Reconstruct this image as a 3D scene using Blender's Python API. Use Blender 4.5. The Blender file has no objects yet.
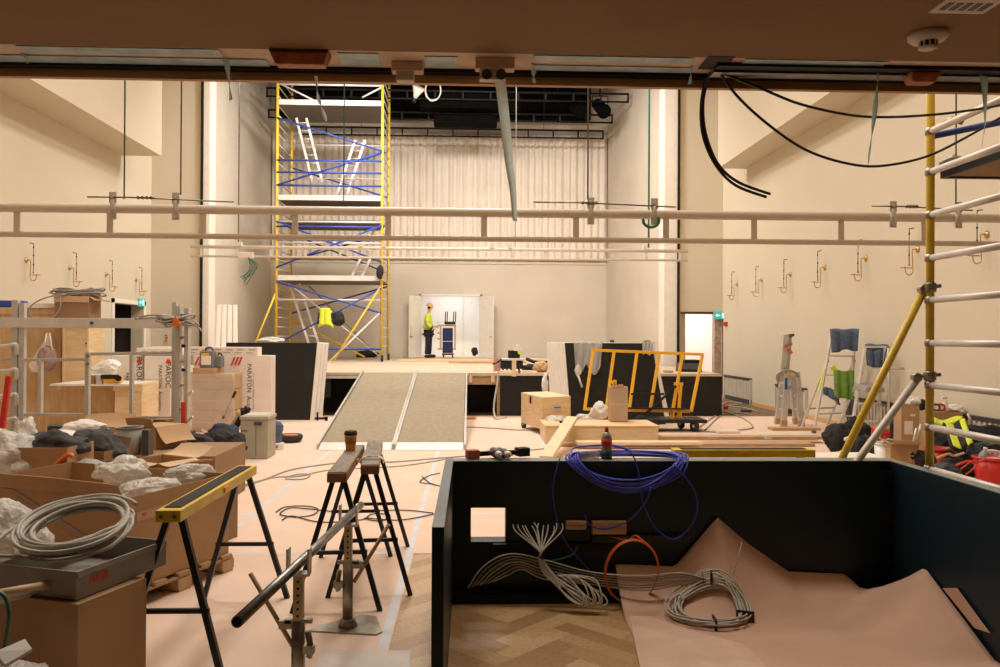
import bpy, bmesh, math, random
from mathutils import Vector, Matrix, noise
random.seed(7)
PI = math.pi
SC = bpy.context.scene
COL = SC.collection
V = Vector
# ------------------------------------------------------------------ camera
HE = 1.62
FPX = 800.0
yaw = math.atan(30 / FPX); pit = math.atan(4 / FPX); rol = math.radians(.3)
FW = V((math.sin(yaw) * math.cos(pit), math.cos(yaw) * math.cos(pit), math.sin(pit)))
R0 = V((math.cos(yaw), -math.sin(yaw), 0)); U0 = R0.cross(FW)
RT = R0 * math.cos(rol) + U0 * math.sin(rol); UP = RT.cross(FW)
EYE = V((0, 0, HE))
def ray(px, py): return FW * FPX + RT * (px - 500) + UP * (333.5 - py)
def K(px, py, Y): d = ray(px, py); return EYE + d * (Y / d.y)
def G(px, py, z=0.0): d = ray(px, py); return EYE + d * ((z - HE) / d.z)
def KX(px, py, X): d = ray(px, py); return EYE + d * (X / d.x)
cd = bpy.data.cameras.new('camera'); cam = bpy.data.objects.new('camera', cd); COL.objects.link(cam)
cd.sensor_width = 36; cd.lens = 36 * FPX / 1000; cd.clip_start = .05; cd.clip_end = 200
M = Matrix((RT, UP, -FW)).transposed().to_4x4(); M.translation = EYE
cam.matrix_world = M; SC.camera = cam
# ------------------------------------------------------------------ materials
def nodes(name):
    m = bpy.data.materials.new(name); m.use_nodes = True
    nt = m.node_tree; b = nt.nodes['Principled BSDF']
    return m, nt, b
def mat(name, c, rough=.6, metal=0, var=.08, scale=6, bump=0, bscale=40, stretch=(1, 1, 1), c2=None, alpha=1, trans=0, spec=.5, lo=.35, hi=.65):
    m, nt, b = nodes(name)
    N = nt.nodes.new; L = nt.links.new
    tc = N('ShaderNodeTexCoord'); mp = N('ShaderNodeMapping'); mp.inputs['Scale'].default_value = stretch
    L(tc.outputs['Object'], mp.inputs['Vector'])
    nz = N('ShaderNodeTexNoise'); nz.inputs['Scale'].default_value = scale; nz.inputs['Detail'].default_value = 4
    L(mp.outputs['Vector'], nz.inputs['Vector'])
    cr = N('ShaderNodeValToRGB'); e = cr.color_ramp.elements
    a = c2 if c2 else tuple(x * (1 - var) for x in c)
    d = c if c2 else tuple(min(1, x * (1 + var)) for x in c)
    e[0].color = (*a, 1); e[0].position = lo; e[1].color = (*d, 1); e[1].position = hi
    L(nz.outputs['Fac'], cr.inputs['Fac']); L(cr.outputs['Color'], b.inputs['Base Color'])
    b.inputs['Roughness'].default_value = rough; b.inputs['Metallic'].default_value = metal
    b.inputs['Specular IOR Level'].default_value = spec
    if alpha < 1: b.inputs['Alpha'].default_value = alpha
    if trans: b.inputs['Transmission Weight'].default_value = trans
    if bump:
        n2 = N('ShaderNodeTexNoise'); n2.inputs['Scale'].default_value = bscale
        L(mp.outputs['Vector'], n2.inputs['Vector'])
        bp = N('ShaderNodeBump'); bp.inputs['Strength'].default_value = bump; bp.inputs['Distance'].default_value = .02
        L(n2.outputs['Fac'], bp.inputs['Height']); L(bp.outputs['Normal'], b.inputs['Normal'])
    return m
def film(name, c, tr=.5, alpha=1, rough=.4):
    m, nt, b = nodes(name); N = nt.nodes.new; L = nt.links.new
    b.inputs['Base Color'].default_value = (*c, 1); b.inputs['Roughness'].default_value = rough
    nz = N('ShaderNodeTexNoise'); nz.inputs['Scale'].default_value = 9; nz.inputs['Detail'].default_value = 5; nz.inputs['Distortion'].default_value = 2.5; tc = N('ShaderNodeTexCoord'); L(tc.outputs['Object'], nz.inputs['Vector'])
    bp = N('ShaderNodeBump'); bp.inputs['Strength'].default_value = .9; bp.inputs['Distance'].default_value = .04; L(nz.outputs['Fac'], bp.inputs['Height']); L(bp.outputs['Normal'], b.inputs['Normal'])
    t = N('ShaderNodeBsdfTranslucent'); t.inputs['Color'].default_value = (*c, 1); x = N('ShaderNodeMixShader'); x.inputs[0].default_value = tr
    L(b.outputs[0], x.inputs[1]); L(t.outputs[0], x.inputs[2]); out = nt.nodes['Material Output']
    if alpha < 1:
        tp = N('ShaderNodeBsdfTransparent'); y = N('ShaderNodeMixShader'); y.inputs[0].default_value = alpha; L(tp.outputs[0], y.inputs[1]); L(x.outputs[0], y.inputs[2]); L(y.outputs[0], out.inputs['Surface'])
    else: L(x.outputs[0], out.inputs['Surface'])
    return m
def emit(name, c, s):
    m, nt, b = nodes(name)
    b.inputs['Base Color'].default_value = (*c, 1); b.inputs['Emission Color'].default_value = (*c, 1)
    b.inputs['Emission Strength'].default_value = s
    return m
m_wall = mat('cream_paint', (.64, .565, .44), .75, var=.02, scale=.6)
m_wall2 = mat('stage_paint', (.64, .565, .47), .8, var=.04, scale=.8)
m_white = mat('white_paint', (.82, .76, .68), .7, var=.03)
m_roomw = mat('white_room_paint', (.84, .84, .84), .7, var=.02)
m_soff = mat('brown_soffit', (.28, .158, .066), .75, var=.06, scale=1.5)
m_band = mat('raw_plaster_band', (.86, .68, .53), .8, var=.1, scale=5)
m_tapeb = mat('blue_film_tape', (.50, .68, .76), .45, var=.2, scale=9)
m_hang = film('hanging_blue_film', (.72, .86, .86), .7)
m_tapew = film('hanging_pale_film', (.88, .95, .94), .7)
m_blk = mat('black_paint', (.009, .008, .008), .6, var=.2, spec=.3)
m_blkm = mat('black_metal', (.02, .02, .02), .4, .4, var=.2)
m_fly = mat('black_drape', (.0035, .003, .003), .95, var=.3, spec=.05)
m_trimw = mat('brown_wood_trim', (.62, .36, .16), .5, var=.12, scale=3, stretch=(1, 12, 12))
m_paper = mat('pink_floor_paper', (.77, .575, .455), .85, var=.025, scale=2.5)
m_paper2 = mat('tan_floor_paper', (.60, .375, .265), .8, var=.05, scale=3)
m_floortape = mat('pale_blue_floor_tape', (.64, .63, .66), .6, var=.06)
m_ply = mat('plywood', (.80, .60, .36), .6, var=.1, scale=3, stretch=(1, 1, 8), c2=(.70, .49, .27))
m_plyd = mat('dark_plywood', (.62, .42, .22), .6, scale=3, stretch=(6, 6, 1), c2=(.50, .32, .155))
m_pine = mat('pine', (.83, .67, .45), .55, scale=4, stretch=(1, 8, 8), c2=(.74, .56, .34))
m_raw = mat('raw_timber', (.55, .36, .2), .7, scale=4, stretch=(1, 8, 8), c2=(.42, .26, .13))
m_deck = mat('dusty_stage_boards', (.63, .51, .38), .7, scale=2.2, stretch=(1, 6, 1), c2=(.53, .42, .30))
m_ramp = mat('ramp_antislip', (.36, .295, .205), .8, scale=14, c2=(.30, .245, .17), bump=.3, bscale=120)
m_alu = mat('aluminium', (.60, .58, .54), .42, .45, var=.05, scale=6)
m_aluw = mat('worn_aluminium', (.70, .66, .62), .48, .3, var=.07, scale=7)
m_galv = mat('galvanised_steel', (.42, .38, .30), .42, .75, scale=14, c2=(.28, .25, .19))
m_steel = mat('dark_steel_tube', (.23, .22, .21), .33, .85, var=.2, scale=12)
m_yel = mat('yellow_lacquer', (.88, .52, .06), .45, var=.08, scale=12)
m_yelp = mat('yellow_scaffold_paint', (.80, .57, .05), .42, scale=9, c2=(.70, .47, .035))
m_org = mat('orange_yellow_paint', (.83, .43, .02), .4, var=.06)
m_blue = mat('blue_lacquer', (.03, .07, .36), .45, var=.1)
m_truss = mat('cream_pipe_paint', (.80, .70, .60), .32, var=.03)
m_truss2 = mat('white_pipe_paint', (.84, .76, .67), .4, var=.03)
m_card = mat('cardboard', (.46, .285, .15), .8, var=.07, scale=3, bump=.1, bscale=6)
m_cardl = mat('light_cardboard', (.58, .40, .25), .8, var=.06, scale=3)
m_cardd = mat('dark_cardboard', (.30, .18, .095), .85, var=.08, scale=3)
m_grey = mat('grey_plastic', (.30, .29, .27), .5, var=.05)
m_greyd = mat('dark_grey_plastic', (.08, .08, .085), .5, var=.1)
m_greyb = mat('grey_carton', (.29, .265, .235), .55, var=.08)
m_cab = mat('grey_cable', (.52, .49, .42), .5, var=.06)
m_cabd = mat('dim_grey_cable', (.36, .33, .29), .55, var=.1)
m_cabb = mat('black_cable', (.02, .016, .014), .45, var=.1)
m_cablue = mat('blue_cable', (.06, .09, .60), .4, var=.12)
m_caor = mat('orange_cable', (.72, .16, .03), .4, var=.06)
m_cagr = mat('green_cable', (.05, .20, .12), .5, var=.1)
m_film = film('clear_plastic_film', (.88, .86, .82), .25, .8, .14)
m_film2 = film('thin_clear_film', (.80, .78, .74), .3, .42, .15)
m_bag = mat('white_plastic_bag', (.80, .77, .72), .35, var=.06, scale=9, bump=.35, bscale=16)
m_wrap = mat('shrink_wrap', (.75, .68, .58), .16, var=.1, alpha=.3, bump=.5, bscale=22)
m_pen = mat('dark_teal_lacquer', (.008, .020, .029), .42, var=.06, spec=.35)
m_brass = mat('brass', (.62, .40, .13), .3, .9, var=.05)
m_red = mat('red_plastic', (.62, .03, .02), .45, var=.06)
m_hiv = mat('hi_vis_yellow', (.68, .80, .05), .7, var=.08, scale=20)
m_refl = mat('reflective_strip', (.6, .6, .56), .4, var=.05)
m_navy = mat('dark_navy_cloth', (.016, .018, .026), .9, var=.25, scale=30)
m_grcl = mat('charcoal_cloth', (.06, .06, .062), .95, var=.25, scale=10, bump=.4, bscale=12)
m_bkcl = mat('black_cloth', (.018, .017, .017), .85, var=.4, scale=9, bump=.5, bscale=14)
m_blcl = mat('denim_blue_towel', (.10, .135, .22), .95, var=.2, scale=22)
m_gncl = mat('green_towel', (.16, .30, .05), .95, var=.15, scale=22)
m_skin = mat('skin', (.62, .38, .27), .55, var=.05)
m_board = mat('white_board', (.83, .73, .65), .6, var=.03)
m_panel = mat('black_coated_board', (.017, .0145, .0135), .6, scale=3, c2=(.012, .0105, .010), spec=.3)
m_curt = mat('white_curtain', (.79, .71, .62), .9, var=.04, scale=1.2)
m_cup = mat('orange_brown_cup', (.60, .25, .03), .6, var=.06)
m_ink = mat('black_ink', (.02, .02, .02), .7)
m_inkr = mat('red_ink', (.68, .05, .03), .6)
m_inkg = mat('grey_print', (.30, .30, .38), .7)
m_fade = mat('faded_red_print', (.50, .12, .08), .6)
m_blab = mat('blue_label', (.02, .10, .40), .5)
m_tire = mat('rubber', (.03, .028, .025), .85, var=.2)
m_exit = emit('lit_exit_sign', (.05, .42, .42), .45)
m_exitw = emit('lit_exit_pictogram', (.7, .9, .9), .5)
m_lamp = emit('lamp_diffuser', (1, .93, .82), 5)
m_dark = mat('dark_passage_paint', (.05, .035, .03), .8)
m_shelfd = mat('charcoal_shelf', (.05, .05, .052), .6)
m_rib = mat('cream_radiator', (.60, .54, .44), .5, var=.05)
# ------------------------------------------------------------------ mesh builder
class MB:
    def __init__(s): s.v = []; s.f = []; s.sm = []
    def add(s, vs, fs, sm=False):
        o = len(s.v); s.v += [V(p) for p in vs]; s.f += [tuple(i + o for i in f) for f in fs]; s.sm += [sm] * len(fs); return s
    def hexa(s, p):
        return s.add(p, [(0, 3, 2, 1), (4, 5, 6, 7), (0, 1, 5, 4), (1, 2, 6, 5), (2, 3, 7, 6), (3, 0, 4, 7)])
    def bx(s, x0, x1, y0, y1, z0, z1):
        return s.hexa([(x0, y0, z0), (x1, y0, z0), (x1, y1, z0), (x0, y1, z0), (x0, y0, z1), (x1, y0, z1), (x1, y1, z1), (x0, y1, z1)])
    def box(s, c, d, rz=0, rx=0, ry=0):
        m = Matrix.Rotation(rz, 3, 'Z') @ Matrix.Rotation(ry, 3, 'Y') @ Matrix.Rotation(rx, 3, 'X')
        c = V(c); h = [x / 2 for x in d]
        P = [(-1, -1, -1), (1, -1, -1), (1, 1, -1), (-1, 1, -1), (-1, -1, 1), (1, -1, 1), (1, 1, 1), (-1, 1, 1)]
        return s.hexa([c + m @ V((a * h[0], b * h[1], e * h[2])) for a, b, e in P])
    def bar(s, a, b, w, h, up=(0, 0, 1)):
        a = V(a); b = V(b); t = (b - a).normalized(); u = V(up)
        if abs(t.dot(u)) > .97: u = V((0, 1, 0))
        r = t.cross(u).normalized() * (w / 2); q = r.cross(t).normalized() * (h / 2)
        return s.hexa([a - r - q, a + r - q, b + r - q, b - r - q, a - r + q, a + r + q, b + r + q, b - r + q])
    def tube(s, pts, r, seg=8, closed=False):
        pts = [V(p) for p in pts]; n = len(pts); rr = r if isinstance(r, (list, tuple)) else [r] * n
        vs = []; prev = None
        for i, p in enumerate(pts):
            if closed: t = pts[(i + 1) % n] - pts[i - 1]
            else: t = pts[min(i + 1, n - 1)] - pts[max(i - 1, 0)]
            if t.length < 1e-9: t = V((0, 0, 1))
            t.normalize()
            if prev is None:
                u = V((0, 0, 1)) if abs(t.z) < .9 else V((1, 0, 0))
                a = t.cross(u).normalized()
            else:
                a = prev - t * prev.dot(t)
                a = a.normalized() if a.length > 1e-6 else t.orthogonal().normalized()
            prev = a; b = t.cross(a)
            for k in range(seg):
                g = 2 * PI * k / seg; vs.append(p + (a * math.cos(g) + b * math.sin(g)) * rr[i])
        fs = []
        for i in range(n if closed else n - 1):
            j = (i + 1) % n
            for k in range(seg):
                l = (k + 1) % seg; fs.append((i * seg + k, i * seg + l, j * seg + l, j * seg + k))
        s.add(vs, fs, True)
        if not closed:
            o = len(s.v) - len(vs)
            s.f += [tuple(o + k for k in reversed(range(seg))), tuple(o + (n - 1) * seg + k for k in range(seg))]; s.sm += [False, False]
        return s
    def lathe(s, prof, c=(0, 0, 0), ax=(0, 0, 1), seg=20):
        ax = V(ax).normalized(); a = ax.orthogonal().normalized(); b = ax.cross(a); c = V(c); vs = []
        for r, z in prof:
            for k in range(seg):
                g = 2 * PI * k / seg; vs.append(c + ax * z + (a * math.cos(g) + b * math.sin(g)) * max(r, 1e-4))
        fs = []
        for i in range(len(prof) - 1):
            for k in range(seg):
                l = (k + 1) % seg; fs.append((i * seg + k, i * seg + l, (i + 1) * seg + l, (i + 1) * seg + k))
        n = len(prof)
        s.add(vs, fs, True); o = len(s.v) - len(vs)
        s.f += [tuple(o + k for k in reversed(range(seg))), tuple(o + (n - 1) * seg + k for k in range(seg))]; s.sm += [False, False]
        return s
    def prism(s, poly, d):   # 3-D planar polygon extruded by vector d
        poly = [V(p) for p in poly]; d = V(d); n = len(poly)
        return s.add(poly + [p + d for p in poly], [tuple(reversed(range(n))), tuple(range(n, 2 * n))] + [(i, (i + 1) % n, n + (i + 1) % n, n + i) for i in range(n)])
    def sheet(s, fn, nu, nv, th=.002, sm=True):   # fn(u,v)->point ; two-sided thin solid
        A = [[V(fn(i / nu, j / nv)) for j in range(nv + 1)] for i in range(nu + 1)]
        vs = []; W = nv + 1
        nr = []
        for i in range(nu + 1):
            for j in range(nv + 1):
                du = A[min(i + 1, nu)][j] - A[max(i - 1, 0)][j]; dv = A[i][min(j + 1, nv)] - A[i][max(j - 1, 0)]
                k = du.cross(dv); nr.append(k.normalized() if k.length > 1e-9 else V((0, 0, 1)))
        flat = [p for r in A for p in r]
        vs = flat + [p - q * th for p, q in zip(flat, nr)]; n = len(flat); fs = []
        for i in range(nu):
            for j in range(nv):
                a, b, c, d = i * W + j, (i + 1) * W + j, (i + 1) * W + j + 1, i * W + j + 1
                fs += [(a, b, c, d), (n + d, n + c, n + b, n + a)]
        for i in range(nu):
            a, b = i * W, (i + 1) * W; fs.append((b, a, n + a, n + b)); a, b = a + nv, b + nv; fs.append((a, b, n + b, n + a))
        for j in range(nv):
            a, b = j, j + 1; fs.append((a, b, n + b, n + a)); a, b = nu * W + j, nu * W + j + 1; fs.append((b, a, n + a, n + b))
        return s.add(vs, fs, sm)
    def blob(s, c, d, seed=0, amp=.25, freq=2.2, rz=0, sub=5, zmin=None, ridge=.5):
        bm = bmesh.new(); bmesh.ops.create_icosphere(bm, subdivisions=min(sub, 5 if max(d) > .25 else 4), radius=1)
        m = Matrix.Rotation(rz, 3, 'Z'); c = V(c); off = V((seed * 7.3, seed * 3.1, seed * 5.7)); vs = []
        pr = random.Random(seed * 13 + 5); PL = [(V((pr.gauss(0, 1), pr.gauss(0, 1), pr.gauss(0, 1))).normalized(), pr.uniform(.70, 1.02)) for _ in range(54)]
        for v in bm.verts:
            p = v.co.copy(); q = p * freq * .6 + off
            w = q + V((noise.noise(q + V((9, 0, 0))), noise.noise(q + V((0, 9, 0))), noise.noise(q + V((0, 0, 9))))) * .7
            sa = lambda t: math.sqrt(t * t + .006); f1 = 1 - sa(noise.noise(w * 1.7)) * 2.6; f2 = 1 - sa(noise.noise(w * 3.6 + V((3, 3, 3)))) * 2.4; f3 = 1 - sa(noise.noise(w * 7.5)) * 2.4
            k = noise.noise(q * 1.3) * amp * 1.1 + amp * ridge * (f1 * .8 + f2 * .4 + f3 * .1)
            if amp >= .2:
                g = p + V((noise.noise(q * 2), noise.noise(q * 2 + V((5, 0, 0))), noise.noise(q * 2 + V((0, 5, 0))))) * .28; g.normalize(); r1 = r2 = 9
                for n_, h_ in PL:
                    dt = g.dot(n_)
                    if dt > .2:
                        t_ = h_ / dt
                        if t_ < r1: r1, r2 = t_, r1
                        elif t_ < r2: r2 = t_
                k = (min(r1, 1.4) - 1) * .85 + .07 * max(0, 1 - (r2 - r1) * 9) + noise.noise(q * 1.1) * amp * .9 + amp * .10 * f3
            p = p * (1 + k); w = c + m @ V((p.x * d[0] / 2, p.y * d[1] / 2, p.z * d[2] / 2))
            zb = c.z - d[2] / 2 if zmin is None else zmin
            if w.z < zb: w.z = zb + abs(noise.noise(q * 3)) * .004
            vs.append(w)
        fs = [tuple(v.index for v in f.verts) for f in bm.faces]; bm.free()
        return s.add(vs, fs, True)
    def build(s, name, m, parent=None, bev=0, base=None, extra=None):
        fr = FR.get(parent.name) if parent else None
        if parent is None:
            if base is None:
                xs = [p.x for p in s.v]; ys = [p.y for p in s.v]; base = V(((min(xs) + max(xs)) / 2, (min(ys) + max(ys)) / 2, min(p.z for p in s.v)))
            inv = Matrix.Translation(-V(base))
        else: inv = fr
        me = bpy.data.meshes.new(name); me.from_pydata([inv @ p for p in s.v], [], s.f)
        me.polygons.foreach_set('use_smooth', s.sm); me.materials.append(m)
        if extra:
            for x in extra: me.materials.append(x)
        me.update()
        o = bpy.data.objects.new(name, me); COL.objects.link(o)
        if parent is None: o.location = base; FR[o.name] = inv
        else: o.parent = parent; FR[o.name] = fr
        if bev:
            b = o.modifiers.new('bevel', 'BEVEL'); b.width = bev; b.segments = 2; b.limit_method = 'ANGLE'
        return o
FR = {}
ID = Matrix.Identity(4)
def tag(o, label, cat, group=None, kind=None):
    if label: o['label'] = label
    if cat: o['category'] = cat
    if group: o['group'] = group
    if kind: o['kind'] = kind
    return o
def st(o): o['kind'] = 'structure'; return o
def thing(name, label, cat, loc=(0, 0, 0), group=None):
    o = bpy.data.objects.new(name, None); COL.objects.link(o); o.empty_display_size = .1
    o.location = loc; FR[o.name] = Matrix.Translation(-V(loc)); return tag(o, label, cat, group)
def dup(root, loc, label=None, rz=0, sc=None, name=None):
    r = root.copy(); COL.objects.link(r); r.location = loc; r.rotation_euler = (0, 0, rz)
    if label: r['label'] = label
    if sc: r.scale = sc
    for ch in root.children:
        c = ch.copy(); COL.objects.link(c); c.parent = r
        for g in ch.children:
            d = g.copy(); COL.objects.link(d); d.parent = c
    return r
def crom(pts, n=8, closed=False):
    P = [V(p) for p in pts]; out = []; N = len(P)
    for i in range(N if closed else N - 1):
        g = (lambda k: P[k % N]) if closed else (lambda k: P[max(0, min(N - 1, k))])
        a, b, c, d = g(i - 1), g(i), g(i + 1), g(i + 2)
        for k in range(n):
            t = k / n; out.append(.5 * ((2 * b) + (c - a) * t + (2 * a - 5 * b + 4 * c - d) * t * t + (3 * b - a - 3 * c + d) * t ** 3))
    if not closed: out.append(P[-1])
    return out
def text(name, s, size, loc, xd, yd, m, parent, ext=.0006):
    cu = bpy.data.curves.new(name, 'FONT'); cu.body = s; cu.size = size; cu.extrude = ext; cu.align_x = 'CENTER'; cu.align_y = 'CENTER'; cu.resolution_u = 2
    t = bpy.data.objects.new(name, cu); me = bpy.data.meshes.new_from_object(t); bpy.data.objects.remove(t)
    xd = V(xd).normalized(); yd = V(yd); yd = (yd - xd * yd.dot(xd)).normalized(); R = Matrix((xd, yd, xd.cross(yd))).transposed().to_4x4(); R.translation = V(loc)
    me.transform(FR[parent.name] @ R); me.materials.append(m)
    o = bpy.data.objects.new(name, me); COL.objects.link(o); o.parent = parent; FR[o.name] = FR[parent.name]; return o
def coil(c, rx, ry, turns, jit, seed, n=26, zr=.02, rz=0, drop=None):
    rnd = random.Random(seed); pts = []; cx = cy = 0; sr = 1; tz = 0
    for t in range(turns):
        cx, cy, sr, dz = rnd.uniform(-jit, jit), rnd.uniform(-jit, jit), 1 + rnd.uniform(-.14, .12), rnd.uniform(0, zr)
        for k in range(n):
            g = 2 * PI * k / n; x = (rx * sr) * math.cos(g) + cx; y = (ry * sr) * math.sin(g) + cy
            z = dz + .006 * math.sin(g * 2 + t)
            pts.append(V((x, y, z)))
    # smooth between turns
    sm = []
    for i in range(len(pts)):
        a = [pts[min(max(i + k, 0), len(pts) - 1)] for k in range(-3, 4)]; sm.append(sum(a, V((0, 0, 0))) / 7)
    m = Matrix.Rotation(rz, 3, 'Z')
    return [V(c) + m @ p for p in sm]
# ================================================================== SETTING
XL, XR, YB, YP, YS, ZS = -8.45, 6.86, -3.0, 21.5, 16.5, .885
YW = 28.8; ZC = 9.4
# floor with herringbone parquet
def parquet():
    f = MB(); f.bx(XL, XR, YB, YP, -.2, 0)
    L, w = .48, .12; pl = []
    c, s = math.cos(PI / 4), math.sin(PI / 4)
    mi = [0] * 6
    rnd = random.Random(3)
    for n in range(-60, 61):
        for k in range(-12, 13):
            ox, oy = n * w - k * L, n * w + k * L
            for q in ((ox, oy, ox + L, oy + w), (ox - w, oy, ox, oy + L)):
                cx, cy = (q[0] + q[2]) / 2, (q[1] + q[3]) / 2; X, Y = c * cx - s * cy + .9, s * cx + c * cy + 4.2
                if not (-1.1 < X < 3.0 and 1.6 < Y < 6.4): continue
                g = .0006; P = [(q[0] + g, q[1] + g), (q[2] - g, q[1] + g), (q[2] - g, q[3] - g), (q[0] + g, q[3] - g)]
                f.add([(c * x - s * y + .9, s * x + c * y + 4.2, .0012) for x, y in P], [(0, 1, 2, 3)]); mi.append(rnd.randint(1, 4))
    base = mat('parquet_joint', (.16, .09, .04), .5)
    sh = [mat('oak_plank_%s' % n, cc, .42, scale=5, stretch=(9, 9, 1), c2=tuple(x * .8 for x in cc)) for n, cc in
          (('honey', (.50, .30, .135)), ('amber', (.40, .225, .095)), ('pale', (.58, .375, .185)), ('tan', (.46, .27, .12)))]
    o = f.build('floor', base, None, base=(0, 0, 0), extra=sh); o.data.polygons.foreach_set('material_index', mi); return st(o)
parquet()
st(MB().bx(XL - .3, XL, YB, 19.3, 0, ZC).bx(XL - .3, XL, 21.0, YP, 0, ZC).bx(XL - .3, XL, 19.3, 21.0, 2.40, ZC).build('wall_left', m_wall, base=(XL, 0, 0)))
st(MB().bx(XR, XR + .3, YB, YP, 0, ZC).build('wall_right', m_wall, base=(XR, 0, 0)))
st(MB().bx(XL, XR, YB - .2, YB, 0, 3).build('wall_back', m_wall))
XPL, XPR = -7.09, 5.62
st(MB().bx(XL, XPL, YP, YP + .3, 0, ZC).build('wall_front_left', m_wall))
dpx0, dpx1 = K(680, 340, YP).x, K(722, 340, YP).x
zt = K(700, 314, YP).z
st(MB().bx(XPR, dpx0, YP, YP + .3, 0, ZC).bx(dpx0, dpx1, YP, YP + .3, zt, ZC).bx(dpx1, XR + .3, YP, YP + .3, 0, ZC).build('wall_front_right', m_wall))
st(MB().bx(XL - .3, XR + .3, YB - .2, YP + .3, ZC, ZC + .2).build('ceiling', m_white))
# bulkheads high on the side walls
st(MB().bx(XL, -7.49, 4, 19.65, 5.97, ZC).build('trim_1', m_wall))
st(MB().bx(6.14, XR, 4, 19.65, 5.85, ZC).build('trim_2', m_wall))
# stage house
st(MB().bx(XPL - .3, XPL, YP + .3, YW, 0, 11.2).build('wall_stage_left', m_wall2))
st(MB().prism([(XPR - .18, YP + .3, 0), (XPR + .3, YP + .3, 0), (XPR + .3, YW, 0), (4.93, YW, 0)], (0, 0, 11.2)).build('wall_stage_right', m_wall2))
dx0, dx1 = K(421, 330, YW).x, K(480, 330, YW).x; dzt = K(450, 296, YW).z
st(MB().bx(XPL, dx0, YW, YW + .25, 0, 11.2).bx(dx1, XPR, YW, YW + .25, 0, 11.2).bx(dx0, dx1, YW, YW + .25, dzt, 11.2).bx(dx0, dx1, YW, YW + .25, 0, ZS).build('wall_stage_back', m_wall2))
st(MB().bx(XPL - .3, XPR + .3, YP, YW + .25, 11.2, 11.4).build('ceiling_stage', m_fly))
st(MB().bx(XL, XR + .3, YP + .02, YP + .28, ZC, 11.2).build('wall_fly', m_fly))
m_gilt = mat('pale_gilt_strip', (.70, .52, .24), .5, var=.05)
# white jambs and dark / gilt edge strips of the opening
st(MB().bx(XPL, XPL + .16, YP - .02, YP + .5, 0, ZC - .01).build('trim_3', m_white))
st(MB().bx(XPR - .37, XPR - .02, YP - .02, YP + .6, 0, ZC - .01).build('trim_4', m_white))
st(MB().bx(XPL - .06, XPL - .005, YP - .07, YP - .005, 0, ZC - .01).build('trim_5', m_blk))
st(MB().bx(XPL - .11, XPL - .06, YP - .03, YP - .005, 0, ZC - .01).build('trim_6', m_gilt))
st(MB().bx(XPR - .02, XPR + .04, YP - .07, YP - .005, 0, ZC - .01).build('trim_7', m_blk))
st(MB().bx(XPR + .04, XPR + .08, YP - .03, YP - .005, 0, ZC - .01).build('trim_8', m_gilt))
# baseboards
st(MB().bx(XL, XL + .02, YB, 19.3, 0, .09).build('baseboard_left', m_trimw))
st(MB().bx(XR - .02, XR, YB, YP, 0, .09).build('baseboard_right', m_trimw))
# balcony over the camera
ZB = K(500, 53.5, 3.3).z; ZL = K(500, 84.5, 3.3).z
st(MB().bx(XL, XR, YB, 3.3, ZB, ZB + .25).build('ceiling_balcony', m_soff))
YQ = 3.3 * (337.5 - 53.5) / (337.5 - 71.5)
st(MB().bx(XL, XR, 3.3, YQ + .1, ZB + .2, ZC).build('wall_balcony', m_wall))
zq = K(500, 72.5, 3.32).z; zr = K(500, 76, 3.34).z
bd = MB().bx(XL, XR, 3.3, YQ, ZB + .004, ZB + .2); st(bd.build('trim_9', m_band))
st(MB().bx(XL, XR, YQ - .012, YQ + .03, ZB - .012, ZB + .2).build('trim_10', m_blk))
ZL = K(500, 84.5, YQ + .03).z; st(MB().bx(XL, XR, YQ + .03, YQ + .06, ZL, ZB + .2).build('trim_11', m_trimw))
st(MB().bx(1.05, XR, YQ - .16, YQ - .10, ZB - .012, ZB + .004).build('trim_12', m_blk))
st(MB().bx(1.05, XR, YQ - .10, YQ - .03, ZB - .02, ZB + .004).build('trim_13', m_steel))
# room behind the stage doors
st(MB().bx(dx0 - 1.0, dx1 + .4, YW + 2.4, YW + 2.5, ZS, 4).bx(dx0 - 1.0, dx0 - .9, YW + .25, YW + 2.4, ZS, 4).bx(dx1 + .3, dx1 + .4, YW + .25, YW + 2.4, ZS, 4).build('wall_backstage', m_roomw))
st(MB().bx(dx0 - 1, dx1 + .4, YW, YW + 2.5, ZS - .1, ZS).build('floor_backstage', m_ply))
st(MB().bx(dx0 - 1, dx1 + .4, YW + .25, YW + 2.5, 3.6, 3.7).build('ceiling_backstage', m_roomw))
# room behind the front right door
st(MB().bx(dpx0 - .08, dpx1 + 1.2, YP + 2.4, YP + 2.5, 0, 3.6).bx(dpx1 + 1.1, dpx1 + 1.2, YP + .3, YP + 2.4, 0, 3.6).build('wall_corridor', m_roomw))
st(MB().bx(dpx0 - .08, dpx1 + 1.2, YP + .3, YP + 2.5, 3.0, 3.1).build('ceiling_corridor', m_roomw))
st(MB().bx(dpx0 - .08, dpx1 + 1.2, YP, YP + 2.5, -.1, 0).build('floor_corridor', m_paper))
# passage behind left door
st(MB().bx(XL - 1.6, XL - 1.5, 19.0, 21.2, 0, 2.6).bx(XL - 1.5, XL - .3, 21.2, 21.3, 0, 2.6).bx(XL - 1.5, XL - .3, 18.9, 19.0, 0, 2.6).bx(XL - 1.6, XL - .3, 18.9, 21.3, 2.6, 2.7).build('wall_passage', m_dark))
st(MB().bx(XL - 1.6, XL, 19.0, 21.2, -.1, 0).build('floor_passage', m_paper))
# door casing left wall
d = MB().bx(XL, XL + .03, 19.18, 19.3, 0, 2.5).bx(XL, XL + .03, 21.0, 21.12, 0, 2.5).bx(XL, XL + .03, 19.18, 21.12, 2.40, 2.5)
st(d.build('door_1', m_white))
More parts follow.
